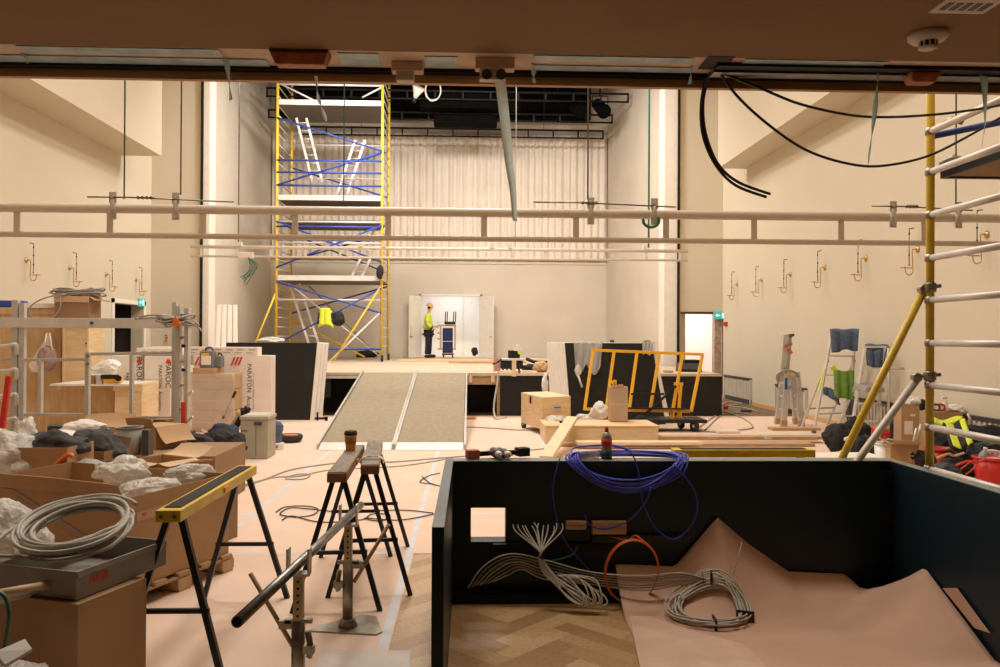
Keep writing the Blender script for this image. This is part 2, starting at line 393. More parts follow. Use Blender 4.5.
# stage double doors
def leaf(name, hx, s, w):
    a = math.radians(50)
    e = V((hx - s * w * math.sin(math.radians(38)), YW - w * math.cos(math.radians(38)), ZS + .01)); h = V((hx, YW - .01, ZS + .01))
    t = (e - h); n = V((t.y, -t.x, 0)).normalized() * .045
    r = thing(name, None, None, h); r['kind'] = 'structure'
    MB().prism([h, e, e + n, h + n], (0, 0, dzt - ZS - .02)).build('door_leaf', m_white, r, bev=.004)
    q = h + t * .88 + V((0, 0, .95)); MB().box(q, (.05, .05, .24), math.atan2(t.y, t.x)).build('lock_plate', m_blk if s < 0 else m_aluw, r)
    MB().box(q + V((0, 0, -.2)), (.07, .16, .03), math.atan2(t.y, t.x)).build('door_handle', m_brass, r)
leaf('door_2', dx0, 1, .62); leaf('door_3', dx1, -1, .78)
st(MB().bx(dx0 - .06, dx0, YW - .03, YW, ZS, dzt + .06).bx(dx1, dx1 + .06, YW - .03, YW, ZS, dzt + .06).bx(dx0 - .06, dx1 + .06, YW - .03, YW, dzt, dzt + .06).build('trim_14', m_white))
# tall door frame at the far left edge of the left wall
o = thing('door_4', None, None, (XL, 13.2, 0)); o['kind'] = 'structure'
MB().bx(XL, XL + .04, 14.2, 14.32, 0, 2.35).bx(XL, XL + .04, 12.9, 13.02, 0, 2.35).bx(XL, XL + .04, 12.9, 14.32, 2.25, 2.35).build('door_frame', m_white, o)
MB().bx(XL, XL + .02, 13.02, 14.2, 0, 2.25).build('door_leaf', m_wall, o)
# front right door: plastic-covered jamb and dark red edge
xa, xb = K(715, 340, YP).x, K(722, 340, YP).x
st(MB().bx(xa, xb, YP + .04, YP + .26, 0, zt).build('trim_15', m_wrapb if 'm_wrapb' in globals() else mat('film_wrapped_jamb', (.50, .36, .29), .3, scale=9, c2=(.30, .2, .16), bump=.4)))
st(MB().bx(xb, xb + .1, YP - .03, YP, 0, zt + .06).bx(dpx0, xb + .1, YP - .03, YP, zt, zt + .06).build('trim_16', mat('oxblood_trim', (.10, .025, .02), .6)))
# curtain above the back wall panel (pleats are geometry)
def curtain():
    x0, x1 = XPL + .05, 4.9; z0, z1 = K(500, 259.5, YW).z, 10.6
    zh = K(500, 137, YW).z
    f = MB(); n = 420; rnd = random.Random(5); rows = [z0, z0 + .5, z0 + 2, z0 + 3.5, zh - .5, zh - .25, zh]
    ph = [0]
    for i in range(n): ph.append(ph[-1] + rnd.uniform(.55, 1.2))
    vs = []; fs = []
    for r, z in enumerate(rows):
        for i in range(n + 1):
            a = .055 * math.sin(ph[i] * .82) + .02 * math.sin(ph[i] * .37 + r * .3); vs.append((x0 + (x1 - x0) * i / n, YW - .18 + a, z))
    for r in range(len(rows) - 1):
        for i in range(n):
            k = r * (n + 1) + i; fs.append((k, k + 1, k + n + 2, k + n + 1))
    f.add(vs, fs, True); c = f.build('stage_curtain', m_curt)
    tag(c, 'wide pleated white curtain hanging across the top of the stage back wall', 'curtain')
curtain()
st(MB().bx(XPL + .02, 4.92, YW - .04, YW, K(500, 262, YW).z - .08, K(500, 262, YW).z).build('trim_17', m_wall2))
# ------------------------------------------------------------------ stage apron
stg = thing('stage', 'plywood stage with black front panels and open timber framing', 'stage', (0, YS, 0))
SX0, SX1 = -7.0, K(722, 372, YS).x
MB().bx(XPL+.02, 4.9, YP, YW-.05, ZS - .06, ZS).bx(SX0, SX1, YS, YP-.08, ZS - .06, ZS).build('deck', m_deck, stg)
MB().bx(SX0, -3.0, YS + .02, YS + .05, 0, ZS - .06).build('plywood_front', m_ply, stg)
MB().bx(-3.15, -2.3, YS - .02, YS + .02, ZS - .12, ZS - .07).build('metal_edge', m_aluw, stg)
xo0, xo1 = K(465, 400, YS).x, K(500, 400, YS).x
MB().bx(-3.0, xo1, YS + .9, YS + .95, 0, ZS - .06).build('back_board', m_panel, stg)
MB().bx(-.3, xo1, YS + .04, YS + .09, ZS - .24, ZS - .06).build('joist', m_raw, stg)
for x in (-.02, .44): MB().bx(x, x + .07, YS - .03, YS + .04, ZS - .19, ZS - .06).build('joist_end', m_pine, stg)
for x in (K(497, 400, YS).x, -.35, -1.6): MB().bx(x, x + .1, YS + .06, YS + .14, 0, ZS - .06).build('post', m_raw, stg)
MB().bx(xo1, SX1, YS, YS + .03, 0, ZS - .05).build('black_front', m_panel, stg)
MB().bx(xo1 - .02, xo1 + .9, YS - .01, YS + .01, ZS - .05, ZS + .005).build('edge_board', m_pine, stg)
# loose boards on the deck
for i, (xa, xb, ya, yb, m) in enumerate(((-2.2, 1.2, 24.6, 25.6, m_ply), (-.6, 1.6, 22.6, 23.6, m_raw), (1.3, 3.4, 25.2, 26.4, m_ply))):
    tag(MB().bx(xa, xb, ya, yb, ZS + .001, ZS + .04 + .012 * i).build('plywood_sheet', m, bev=.003), ['pale plywood sheet lying on the stage near the open doors', 'darker timber sheet lying on the stage behind the ramp top', 'pale plywood sheet on the stage beside the saw bench'][i], 'board', 'loose sheets on the stage')
# ------------------------------------------------------------------ floor paper
pp = MB(); pp.bx(XL + .03, -.41, 2.4, 6.0, .0015, .004); pp.bx(XL + .03, XR - .03, 6.0, YS, .0015, .004); pp.bx(2.85, XR - .03, 3.5, 6.0, .0015, .004)
pr = thing('floor_paper', 'pale pink protective paper taped over the whole hall floor', 'floor paper', (0, 8, 0))
pp.build('paper', m_paper, pr)
for i, x in enumerate((-.47, -1.98, -3.5, 1.1, 2.6, 4.1)):
    y0 = 6.1 if x > -.4 else 2.5
    MB().bx(x, x + .05, y0, YS - .1, .004, .0048).build('tape', m_floortape, pr)
for y in (5.98, 7.3, 8.9, 10.4, 12.0, 13.6):
    MB().bx(XL + .1, XR - .1 if y > 6 else -.42, y, y + .05, .004, .0049).build('tape', m_floortape, pr)
o = MB().prism([G(306, 690), G(408, 692), G(411, 652), G(322, 651)], (0, 0, .003)).build('paper_sheet', mat('pale_grey_paper', (.66, .58, .52), .8)); o.location.z += .005
tag(o, 'pale grey paper sheet on the floor beside the pipe stand plate', 'paper')
# ------------------------------------------------------------------ ramp
rm = thing('access_ramp', 'grey two-lane sloping ramp with metal edge rails leading up to stage', 'ramp', (-1.2, 13, 0))
xa, xb = G(316, 450).x, G(466, 449).x; y0, y1 = 11.55, YS - .15; z0, z1 = .05, ZS + .01
xm = (xa + xb) / 2 + .03
def rp(x, t, dz=0): return V((x, y0 + (y1 - y0) * t, z0 + (z1 - z0) * t + dz))
for a, b in ((xa + .04, xm - .03), (xm + .03, xb - .04)):
    MB().hexa([rp(a, .035, -.05), rp(b, .035, -.05), rp(b, 1, -.05), rp(a, 1, -.05), rp(a, .035), rp(b, .035), rp(b, 1), rp(a, 1)]).build('lane', m_ramp, rm)
    MB().hexa([V((a, y0 - .1, .004)), V((b, y0 - .1, .004)), rp(b, .035, -.06), rp(a, .035, -.06), V((a, y0 - .1, .012)), V((b, y0 - .1, .012)), rp(b, .035, .004), rp(a, .035, .004)]).build('toe_plate', m_aluw, rm)
for x in (xa, xm - .03, xm + .005, xb - .03):
    MB().hexa([rp(x, 0, -.045), rp(x + .03, 0, -.045), rp(x + .03, 1.01, -.07), rp(x, 1.01, -.07), rp(x, 0, .03), rp(x + .03, 0, .03), rp(x + .03, 1.01, .045), rp(x, 1.01, .045)]).build('edge_rail', m_alu, rm)
# ================================================================== LIGHTS
def area(name, loc, sx, sy, e, col=(1, .86, .68), rot=(0, 0, 0)):
    l = bpy.data.lights.new(name, 'AREA'); l.shape = 'RECTANGLE'; l.size = sx; l.size_y = sy; l.energy = e; l.color = col
    o = bpy.data.objects.new(name, l); COL.objects.link(o); o.location = loc; o.rotation_euler = rot; return o
for x in (-1.9, .7):
    for y in (6.5, 11, 15.5, 19.5):
        area('ceiling_light', (x, y, ZC - .12), 1.2, 1.2, 168 if y > 7 else 178, (1, .935, .845))
for x in (-3.9, -.8, 2.3):
    area('stage_light', (x, 20.2, 9.2), .9, .9, 290, (1, .93, .86), (math.radians(42), 0, 0))
area('backstage_light', ((dx0 + dx1) / 2, YW + 1.2, 3.55), 1.6, 1.2, 34, (1, .97, .93))
area('corridor_light', (dpx0 + .7, YP + 1.2, 2.95), 1.2, 1.2, 62, (1, .88, .80))
w = bpy.data.worlds.new('world'); SC.world = w; w.use_nodes = True
w.node_tree.nodes['Background'].inputs[0].default_value = (1, .85, .68, 1); w.node_tree.nodes['Background'].inputs[1].default_value = .02
vs = SC.view_settings; vs.view_transform = 'Standard'; vs.look = 'None'; vs.gamma = 1; vs.exposure = 0; vs.use_curve_mapping = False
SC.cycles.max_bounces = 8; SC.cycles.diffuse_bounces = 5; SC.cycles.transparent_max_bounces = 12; SC.cycles.use_denoising = True
SC.cycles.caustics_reflective = False; SC.cycles.caustics_refractive = False; SC.cycles.sample_clamp_indirect = 6
# ================================================================== WALL FITTINGS
def lamp_arm(wx, s):
    """wall lamp arm built at origin; s=+1: wall on -X side, arm into +X"""
    L = ['brass wall lamp arm on the exit-sign door wall, %s from that door', 'brass wall lamp arm on the wall with the radiators, %s counted from the white-lit doorway']
    r = thing('wall_lamp', 'x', 'wall lamp', (0, 0, 0), 'brass wall lamp arms on the two side walls')
    MB().lathe([(.02, .001), (.06, .001), (.06, .012), (.04, .03), (.02, .036)], (0, 0, 0), (s, 0, 0), 20).build('wall_rose', m_brass, r)
    MB().tube(crom([(s * .02, 0, 0), (s * .09, 0, 0), (s * .11, -.01, -.03), (s * .11, -.02, -.2), (s * .11, -.03, -.36), (s * .13, -.04, -.43), (s * .19, -.05, -.46), (s * .25, -.06, -.43), (s * .27, -.07, -.36), (s * .27, -.07, -.31)], 5), .0105, 8).tube([(s * .14, -.04, -.335), (s * .36, -.08, -.335)], .010, 8).build('brass_arm', m_brass, r)
    MB().tube([(s * .19, -.05, -.30), (s * .19, -.05, .36)], .009, 6).tube([(s * .19, -.05, .36), (s * .10, -.04, .375)], .012, 6).build('lamp_stem', m_steel, r)
    MB().lathe([(.016, 0), (.02, .01), (.02, .03), (.014, .045)], (s * .19, -.05, -.3), (0, 0, 1), 10).build('lamp_socket', m_brass, r)
    for z in (-.12, .08, .26): MB().lathe([(.015, 0), (.015, .03)], (s * .19, -.05, z), (0, 0, 1), 8).build('stem_collar', m_blkm, r)
    r.scale = (.86, .86, .86)
    return r, L
W_ORD = ['first', 'second', 'third', 'fourth', 'fifth', 'sixth', 'seventh']
r0, L = lamp_arm(0, 1)
for i, (px, py) in enumerate(((136, 280), (106, 274.5), (69.5, 268), (26, 260))):
    p = KX(px, py, XL); lb = L[0] % W_ORD[i]
    if i == 0: r0.location = p; r0['label'] = lb
    else: dup(r0, p, lb)
r0, L = lamp_arm(0, -1)
for i, (px, py) in enumerate(((737.5, 284.5), (762, 280), (790.5, 274.5), (825, 267.5), (866, 258.5), (918, 249.5), (987, 234.5))):
    p = KX(px, py, XR); lb = L[1] % W_ORD[i]
    if i == 0: r0.location = p; r0['label'] = lb
    else: dup(r0, p, lb)
def exit_sign(name, p, n, label, w=.38):
    r = thing(name, label, 'exit sign', p)
    x = V((-n.y, n.x, 0)); MB().prism([p - x * w / 2 + V((0, 0, -.1)), p + x * w / 2 + V((0, 0, -.1)), p + x * w / 2 + V((0, 0, .1)), p - x * w / 2 + V((0, 0, .1))], n * .05).build('lit_panel', m_exit, r)
    q = p + n * .052
    def pt(a, b): return q + x * a + V((0, 0, b))
    MB().prism([pt(.03, -.07), pt(.13, -.07), pt(.13, .07), pt(.03, .07)], n * .003).prism([pt(-.15, .0), pt(-.09, .05), pt(-.09, .02), pt(-.02, .02), pt(-.02, -.02), pt(-.09, -.02), pt(-.09, -.05)], n * .003).build('pictogram', m_exitw, r)
p = KX(140, 302.5, XL); exit_sign('exit_sign', p, V((1, 0, 0)), 'small lit teal exit sign above the dark open doorway by the brass arms')
p = K(720, 315.5, YP); p.y = YP - .02; p.z = K(720, 315.5, YP).z; exit_sign('exit_sign', p, V((0, -1, 0)), 'lit teal exit sign at the top corner of the white-lit doorway')
p = KX(727, 324, XR); o = thing('alarm_sounder', 'small red alarm button box on the wall beside the white-lit doorway', 'alarm', p)
MB().box(p + V((-.04, 0, 0)), (.08, .12, .12)).build('alarm_body', m_red, o, bev=.01); MB().lathe([(.03, 0), (.025, .03)], p + V((-.08, 0, 0)), (-1, 0, 0), 12).build('alarm_button', m_red, o)
# radiators on the long right wall
def radiator(y0, y1, zt, lab):
    r = thing('radiator', lab, 'radiator', (XR - .1, (y0 + y1) / 2, .06), 'wall radiators with dark shelves')
    MB().bx(XR - .07, XR - .005, y0, y1, zt - .035, zt).build('dark_shelf', m_shelfd, r, bev=.004)
    n = int((y1 - y0) / .11); b = MB()
    for k in range(n):
        y = y0 + .04 + (y1 - y0 - .08) * (k + .5) / n; b.bx(XR - .05, XR - .01, y - .028, y + .028, .13, zt - .07)
    b.bx(XR - .035, XR - .015, y0 + .03, y1 - .03, .16, .19).bx(XR - .035, XR - .015, y0 + .03, y1 - .03, zt - .13, zt - .10).build('radiator_ribs', m_rib, r)
    for ya in (y0, y1 - .03): MB().bx(XR - .06, XR - .005, ya, ya + .03, .02, zt - .035).build('end_cheek', m_rib if y0 > 15 else m_shelfd, r)
    MB().bx(XR - .03, XR - .004, y0, y1, .02, .12).build('bottom_rail', m_shelfd, r)
radiator(19.2, 21.2, .66, 'pale wall radiator under dark shelf nearest the white-lit doorway')
radiator(16.0, 17.6, .62, 'wall radiator under dark shelf partly hidden by the giraffe-like folded ladder')
radiator(12.7, 14.2, .60, 'wall radiator under dark shelf behind the two towel-hung stepladders')
radiator(9.6, 11.75, .60, 'ribbed wall radiator under dark shelf above the red buckets')
# ================================================================== HANGING TRUSSES
def truss(Y, x0, x1, zt, zb, rt, rb, px, pw, m, label, name):
    r = thing(name, label, 'ceiling rail', ((x0 + x1) / 2, Y, zb - rb))
    MB().tube([(x0, Y, zt), (x1, Y, zt)], rt, 14).build('upper_pipe', m, r)
    MB().tube([(x0, Y, zb), (x1, Y, zb)], rb, 12).build('lower_pipe', m, r)
    for x in px: MB().bx(x - pw / 2, x + pw / 2, Y - .006, Y + .006, zb, zt).build('tie_plate', m, r)
    return r
YT = 6.0
zt, zb = K(469, 212.6, YT).z, K(469, 238.8, YT).z
t1 = truss(YT, XL + .05, XR - .05, zt, zb, .034, .021, [K(x, 225, YT).x for x in (17, 110, 203, 295, 388, 484, 576, 666, 754, 841, 924)], .045, m_truss, 'long cream lighting rail of two pipes crossing the whole hall, nearest one', 'lighting_rail')
for px in (115.5, 178, 590, 653, 890, 955):
    x = K(px, 205, YT).x; b = MB().bx(x - .026, x + .026, YT - .05, YT - .035, zt + .035, zt + .115).bx(x - .026, x + .026, YT - .05, YT - .035, zt - .085, zt - .03)
    b.tube([(x, YT - .045, zt - .06), (x, YT - .036, zt), (x, YT - .045, zt + .06)], .02, 6).lathe([(.012, 0), (.012, .012)], (x, YT - .05, zt + .08), (0, -1, 0), 8).lathe([(.012, 0), (.012, .012)], (x, YT - .05, zt - .06), (0, -1, 0), 8)
    b.build('clamp_plate', m_aluw, t1)
for a, b_ in ((91, 236), (533, 674), (868, 968)):
    x0, x1 = K(a, 205, YT).x, K(b_, 205, YT).x; z = zt + .075
    k = MB().tube([(x0, YT - .055, z), (x0 + .3 * (x1 - x0), YT - .055, z), (x1, YT - .055, z - .025)], .006, 6)
    for q in (.33, .36, .39, .42): k.lathe([(.004, 0), (.014, .012), (.014, .022), (.004, .034)], (x0 + q * (x1 - x0), YT - .055, z), (1, 0, 0), 8)
    k.build('safety_wire', m_steel, t1)
Y2 = 16.2
x0, x1 = K(191, 250, Y2).x, K(688, 250, Y2).x; zt2, zb2 = K(440, 249, Y2).z, K(440, 258.3, Y2).z
t2 = truss(Y2, x0, x1, zt2, zb2, .034, .022, [x0 + .2 + i * .69 for i in range(15)], .05, m_truss2, 'shorter white lighting rail of two pipes hanging in front of the stage', 'lighting_rail')
for px in (240, 645, 492, 510, 361, 384): 
    x = K(px, 245, Y2).x; MB().bx(x - .04, x + .04, Y2 - .05, Y2 + .05, zt2 + .02, zt2 + .10).build('clamp_plate', m_truss2, t2)
x = K(247, 250, Y2).x
MB().box((x, Y2 - .06, zb2 + .02), (.3, .08, .12)).build('junction_box', m_board, t2, bev=.01)
o = MB(); 
for i in range(6):
    o.tube(crom([(x + .05, Y2 - .1, zb2 - .03), (x + .1 + .03 * i, Y2 - .12, zb2 - .2), (x + .02 + .06 * math.sin(i * 2), Y2 - .1, zb2 - .35 - .03 * i), (x - .1 + .03 * i, Y2 - .1, zb2 - .42 - .03 * i)], 5), .008, 5)
o.build('loose_wires', m_cagr, t2)
# suspension wires
def wire(px, Y, zlow, m, r, lab, pxt=None):
    a = K(px, 150, Y); o = MB().tube([(a.x, Y, zlow), (a.x, Y, ZC - .01)], r, 6).build('suspension_wire', m); tag(o, lab, 'wire', 'suspension wires of the rails')
wire(124.5, YT + .05, zt + .08, m_cagr, .006, 'thin green suspension wire dropping to the near rail')
wire(181, YT - .05, zt + .1, m_steel, .006, 'grey suspension wire beside the green wire on the near rail')
wire(588, YT - .05, zt + .1, m_steel, .007, 'grey suspension wire in front of the pleated curtain, near rail')
wire(956, YT - .05, zt + .1, m_steel, .006, 'grey suspension wire behind the close yellow scaffold post')
wire(239, Y2, zt2 + .08, m_steel, .012, 'grey wire holding the white far rail beside the scaffold tower')
wire(649, Y2 + .1, zt2 + .08, m_cagr, .02, 'thick dark green rope dropping in front of the jamb')
wire(516, Y2 + .1, zt2 + .08, m_aluw, .008, 'thin pale wire dropping to the far white rail mid-stage')
wire(344, YT + .05, zt + .08, m_cagr, .005, 'thin green wire dropping in front of the scaffold tower')
x = K(649, 215, YT).x; o = MB().tube([(x + .06 * math.cos(a), YT - .07, zt - .055 + .05 * math.sin(a)) for a in [PI * .9 + i * .25 for i in range(17)]], .012, 6).build('rope_loop', m_cagr)
tag(o, 'small dark green rope loop hooked under the near rail clamp', 'rope')
# black flying bars above the stage
def bar_truss(Y, px0, px1, pyt, pyb, lab):
    x0, x1 = K(px0, 100, Y).x, K(px1, 100, Y).x; z1, z0 = K(500, pyt, Y).z, K(500, pyb, Y).z
    r = thing('flying_bar', lab, 'stage bar', ((x0 + x1) / 2, Y, z0), 'black flying bars over the stage')
    MB().tube([(x0, Y, z1), (x1, Y, z1)], .035, 8).build('upper_tube', m_blk, r); MB().tube([(x0, Y, z0), (x1, Y, z0)], .03, 8).build('lower_tube', m_blk, r)
    n = int((x1 - x0) / .85)
    for i in range(n + 1): x = x0 + .03 + (x1 - x0 - .06) * i / n; MB().bx(x - .025, x + .025, Y - .02, Y + .02, z0, z1).build('spacer', m_blk, r)
    for q in (.2, .5, .8): MB().tube([(x0 + (x1 - x0) * q, Y, z1), (x0 + (x1 - x0) * q, Y, 11.2)], .008, 5).build('hanging_wire', m_blk, r)
    return r
bar_truss(26.5, 268, 613, 113.5, 121, 'long black flying bar above the stage, middle of the three')
bar_truss(27.6, 300, 604, 129.5, 137, 'lowest black flying bar just above the pleated curtain')
bar_truss(25.3, 266, 629, 92, 100, 'highest black flying bar, its end against the pale jamb')
for (Y, a, b, c, d, lab) in ((25.9, 434, 497, 117, 126, 'black rectangular speaker hanging below the middle flying bar'), (25.6, 420, 520, 96, 109, 'long black lighting box hanging behind the highest flying bar')):
    p, q = K(a, d, Y), K(b, c, Y); o = thing('stage_speaker', lab, 'speaker', (p.x, Y, p.z))
    MB().bx(p.x, q.x, Y - .2, Y + .2, p.z, q.z).build('cabinet', m_fly, o, bev=.02); MB().bx(p.x + .05, q.x - .05, Y - .215, Y - .2, p.z + .04, q.z - .04).build('front_grille', m_fly, o)
    for x in (p.x + .2, q.x - .2): MB().tube([(x, Y, q.z), (x, Y, 11.19)], .01, 5).build('bracket', m_fly, o)
for px, lab in ((576, 'round black stage lantern hanging second from the pale jamb'), (600, 'round black stage lantern hanging closest to the pale jamb')):
    p = K(px, 107, 25.6); o = thing('stage_lantern', lab, 'stage light', p)
    MB().lathe([(.05, -.35), (.16, -.3), (.2, -.1), (.2, .3), (.23, .32), (.23, .4)], p, (.2, -.6, -.5), 16).build('housing', m_fly, o)
    MB().tube([p + V((-.25, 0, 0)), p + V((-.25, 0, .35)), p + V((.25, 0, .35)), p + V((.25, 0, 0))], .02, 6).tube([p + V((0, 0, .35)), p + V((0, 0, 1.2))], .025, 6).build('yoke', m_fly, o)
p = K(415, 98, 25); o = thing('floodlight', 'small white cone lantern hanging among the black bars beside a coil', 'stage light', p)
MB().lathe([(.06, 0), (.09, .1), (.2, .34), (.2, .36)], p, (.35, -.4, .8), 14).build('reflector', m_white, o); MB().lathe([(.06, -.14), (.07, 0)], p, (.35, -.4, .8), 10).build('lamp_cap', m_blkm, o); MB().tube([p, p + V((0, 0, 1.5))], .012, 5).build('bracket', m_blk, o)
p = K(433, 91, 24.9); o = MB().tube([p + V((.24 * math.cos(a) * (1 + .05 * math.sin(a * .3)), .02 * math.sin(a * .7), .32 * math.sin(a) + .01 * (i % 5))) for i, a in enumerate([k * .3 for k in range(84)])], .014, 6).build('cable_coil', m_white)
tag(o, 'coil of white cable hanging from the black flying bars', 'cable')
tag(MB().bx(XPL + .4, 4.2, 27.9, 28.2, 9.3, 10.4).build('black_border', m_fly), 'black cloth border hanging above the pleated curtain', 'drape')
tag(MB().bx(-2.4, 4.4, 24.2, 24.6, 9.75, 10.9).build('black_border', m_fly), 'black cloth border hanging close behind the beam, highest over the stage', 'drape')
# ================================================================== SCAFFOLD TOWER ON THE STAGE
m_deckb = mat('scaffold_deck_board', (.15, .12, .10), .75)
tw = thing('scaffold_tower', 'tall yellow and aluminium scaffold tower with blue braces standing on stage', 'scaffold', (-4.1, 24.8, ZS))
YA, YBk = 23.8, 25.7
TX0, TX1 = K(277, 200, YA).x, K(382, 200, YA).x
def tz(py, Y=YA): return K(330, py, Y).z
ztop = 10.0
for x in (TX0, TX1):
    for y in (YA, YBk): MB().tube([(x, y, ZS + .16), (x, y, ztop)], .042, 10).build('post', m_yelp, tw)
for x in (TX0, TX1):
    for k in range(32):
        z = ZS + .45 + k * .285
        if z < ztop: MB().tube([(x, YA, z), (x, YBk, z)], .02, 6).build('rung', m_aluw, tw)
for x in (TX0, TX1):
    for y in (YA, YBk):
        w = MB().lathe([(.1, -.03), (.1, .03)], (x + .03, y, ZS + .1), (1, 0, 0), 16).build('castor', m_tire, tw)
        MB().bx(x - .03, x + .03, y - .03, y + .03, ZS + .1, ZS + .24).build('castor_fork', m_galv, w)
for i, (py, th) in enumerate(((104, .12), (199, .11), (279, .12))):
    z = tz(py)
    MB().bx(TX0 + .04, TX1 - .04, YA - .02, YBk + .02, z - .05, z).build('platform', m_deckb, tw)
    MB().bx(TX0 + .04, TX1 - .04, YA - .06, YA - .02, z - .05, z + .10).build('toe_board', m_aluw, tw)
    MB().bx(TX0 + .04, TX1 - .04, YBk + .02, YBk + .06, z - .05, z + .10).build('toe_board', m_aluw, tw)
MB().bx(TX0 + .04, TX1 - .04, YA, YBk, tz(220) - .06, tz(220)).build('platform', m_deckb, tw)
def rail(py, m, y=YA, r=.032, py2=None): MB().tube([(TX0, y, tz(py)), (TX1, y, tz(py2 or py))], r, 6).build('guard_rail', m, tw)
for py in (85, 130, 148, 166, 222, 300, 243): rail(py, m_aluw, YBk if py in (130, 148, 166) else YA)
for py in (161, 173, 186, 227, 240, 349): rail(py, m_blue, YA - .03)
def brace(a, pa, b, pb, m, ya=YA, yb=None, r=.028): MB().tube([(a, ya, tz(pa)), (b, yb if yb else ya, tz(pb))], r, 6).build('brace', m, tw)
for a, b in ((119, 151), (186, 152), (222, 262), (268, 225), (282, 313), (345, 288)): brace(TX0, a, TX1, b, m_blue, YA - .05)
for a, b in ((155, 186), (168, 136), (255, 224), (226, 268), (312, 282)): brace(TX0, a, TX1, b, m_blue, YBk)
brace(TX0 + .1, 85, TX0 + 1.2, 103, m_aluw); brace(TX1 - .6, 97, TX1, 86, m_aluw)
# inner sloping ladders
def ladder(a, b, w, side, m, n, name, parent, rs=.03):
    a = V(a); b = V(b); s = V(side).normalized() * (w / 2)
    l = MB().bar(a - s, b - s, .028, .07).bar(a + s, b + s, .028, .07).build(name, m, parent)
    g = MB()
    for i in range(n): p = a.lerp(b, (i + .6) / n); g.tube([p - s, p + s], .015, 6)
    g.build('ladder_rung', m, l); return l
ladder((TX0 + .55, 24.5, tz(112)), (TX0 + 1.05, 24.5, tz(178)), .3, (1, 0, 0), m_aluw, 8, 'inner_ladder', tw)
ladder((TX1 - 1.35, 24.5, tz(197)), (TX1 - .75, 24.5, tz(134)), .3, (1, 0, 0), m_aluw, 8, 'inner_ladder', tw)
ladder((TX1 - .8, 24.4, tz(274)), (TX1 - .1, 24.4, tz(224)), .3, (1, 0, 0), m_aluw, 7, 'inner_ladder', tw)
ladder((TX0 + 1.0, 24.6, ZS + .35), (TX0 + .35, 24.6, tz(282)), .3, (1, 0, 0), m_aluw, 8, 'inner_ladder', tw)
brace(TX0 + .35, 284, TX1 - .1, 355, m_aluw, YA + .1, YA + .1, .022)
brace(TX0 + .6, 282, TX1 - .5, 350, m_galv, YBk - .2, YBk - .2, .02)
# outriggers
def outr(a, b, m): MB().tube([a, b], .03, 8).lathe([(.05, 0), (.05, .03)], (b[0], b[1], ZS), (0, 0, 1), 10).build('outrigger', m, tw)
outr((TX1, YA, tz(285)), (TX1 - 1.25, YA - .9, ZS + .03), m_yelp)
outr((TX1 - .05, YA - .05, tz(313)), (TX1 - 1.35, YA - .95, ZS + .03), m_aluw)
outr((TX0, YA, tz(292)), (TX0 - .75, YA - .2, ZS + .03), m_yelp)
outr((TX0, YBk, tz(318)), (TX1 - .7, YBk - .3, ZS + .1), m_yelp)
p = K(326, 316, 23.55)
o = thing('hanging_jacket', 'neon yellow safety jacket hanging on the scaffold tower above stage', 'jacket', p + V((0, 0, -.35)))
MB().sheet(lambda u, v: p + V(((u - .5) * (.36 + .1 * v), .07 * math.sin(u * PI) * -1 + .02 * math.sin(u * 17), 0.24 - .50 * v - .10 * (abs(u - .5) * 2) ** 2)), 14, 10, .06).build('jacket_body', m_hiv, o)
MB().box(p + V((-.19, -.03, -.07)), (.09, .1, .36), 0, 0, .12).build('sleeve', m_navy, o, bev=.03)
MB().box(p + V((.19, -.03, -.07)), (.09, .1, .36), 0, 0, -.12).build('sleeve', m_navy, o, bev=.03)
MB().box(p + V((0, -.09, -.1)), (.36, .02, .045)).build('reflective_band', m_refl, o)
o = MB().blob(p + V((.36, .05, -.08)), (.34, .26, .42), 3, .16, 2, zmin=None).build('hanging_bag', m_bkcl); tag(o, 'black bag hanging beside the neon yellow jacket on the tower', 'bag')
o = MB().blob(K(380, 272, 23.6), (.2, .18, .42), 8, .15, 2).build('hanging_bag', m_bkcl); tag(o, 'slim black bag hanging high on the scaffold tower post', 'bag')
for (px, py, w, lab) in ((340, 356, .9, 'dark tool bag lying on the stage below the scaffold'),):
    pass
o = MB().blob(G(367, 357.5, ZS) + V((0, 0, .12)), (.9, .4, .3), 4, .2, 2, zmin=ZS + .002).build('tool_bag', m_bkcl); tag(o, 'black tool bag lying on stage beside the scaffold wheels', 'bag')
o = MB().blob(K(271, 340.5, 16.05), (.62, .25, .16), 14, .22, 2).build('plastic_bundle', m_bag); tag(o, 'white plastic bundle lying on top of the tall black boards', 'plastic')
# ================================================================== CLOSE SCAFFOLD FRAME
cs = thing('scaffold_bay', 'close yellow scaffold post frame with aluminium rungs beside the dark enclosure', 'scaffold', (2.78, 4.1, 0))
CX, CY = 2.785, 4.8
CP = K(930, 300, CY); CX = CP.x
for y in (CY, 3.95): MB().tube([(CX, y, .05), (CX, y, 5.2)], .0245, 14).lathe([(.05, 0), (.05, .05)], (CX, y, 0), (0, 0, 1), 12).build('post', m_yelp, cs)
for py in (131.5, 172, 215, 258, 300, 343, 385, 427, 469, 511):
    z = K(930, py, CY).z; b = MB().tube([(CX, CY, z), (CX, 3.95, z)], .021, 12).build('rung', m_aluw, cs)
    MB().lathe([(.031, -.02), (.031, .022)], (CX, CY, z), (0, 0, 1), 14).build('rung_collar', m_galv, b)
z = K(950, 178, CY).z
MB().bx(CX + .06, CX + 2.4, 3.98, CY - .05, z, z + .05).build('platform', m_cardd, cs); MB().bx(CX + .05, CX + 2.4, CY - .05, CY - .02, z - .01, z + .07).bx(CX + .05, CX + .07, 3.98, CY - .05, z - .01, z + .07).build('platform_edge', m_blkm, cs)
for y in (CY, 3.95): MB().tube([(CX + 2.45, y, .05), (CX + 2.45, y, 5.2)], .0245, 10).build('post', m_yelp, cs)
zz = K(930, 131.5, CY).z
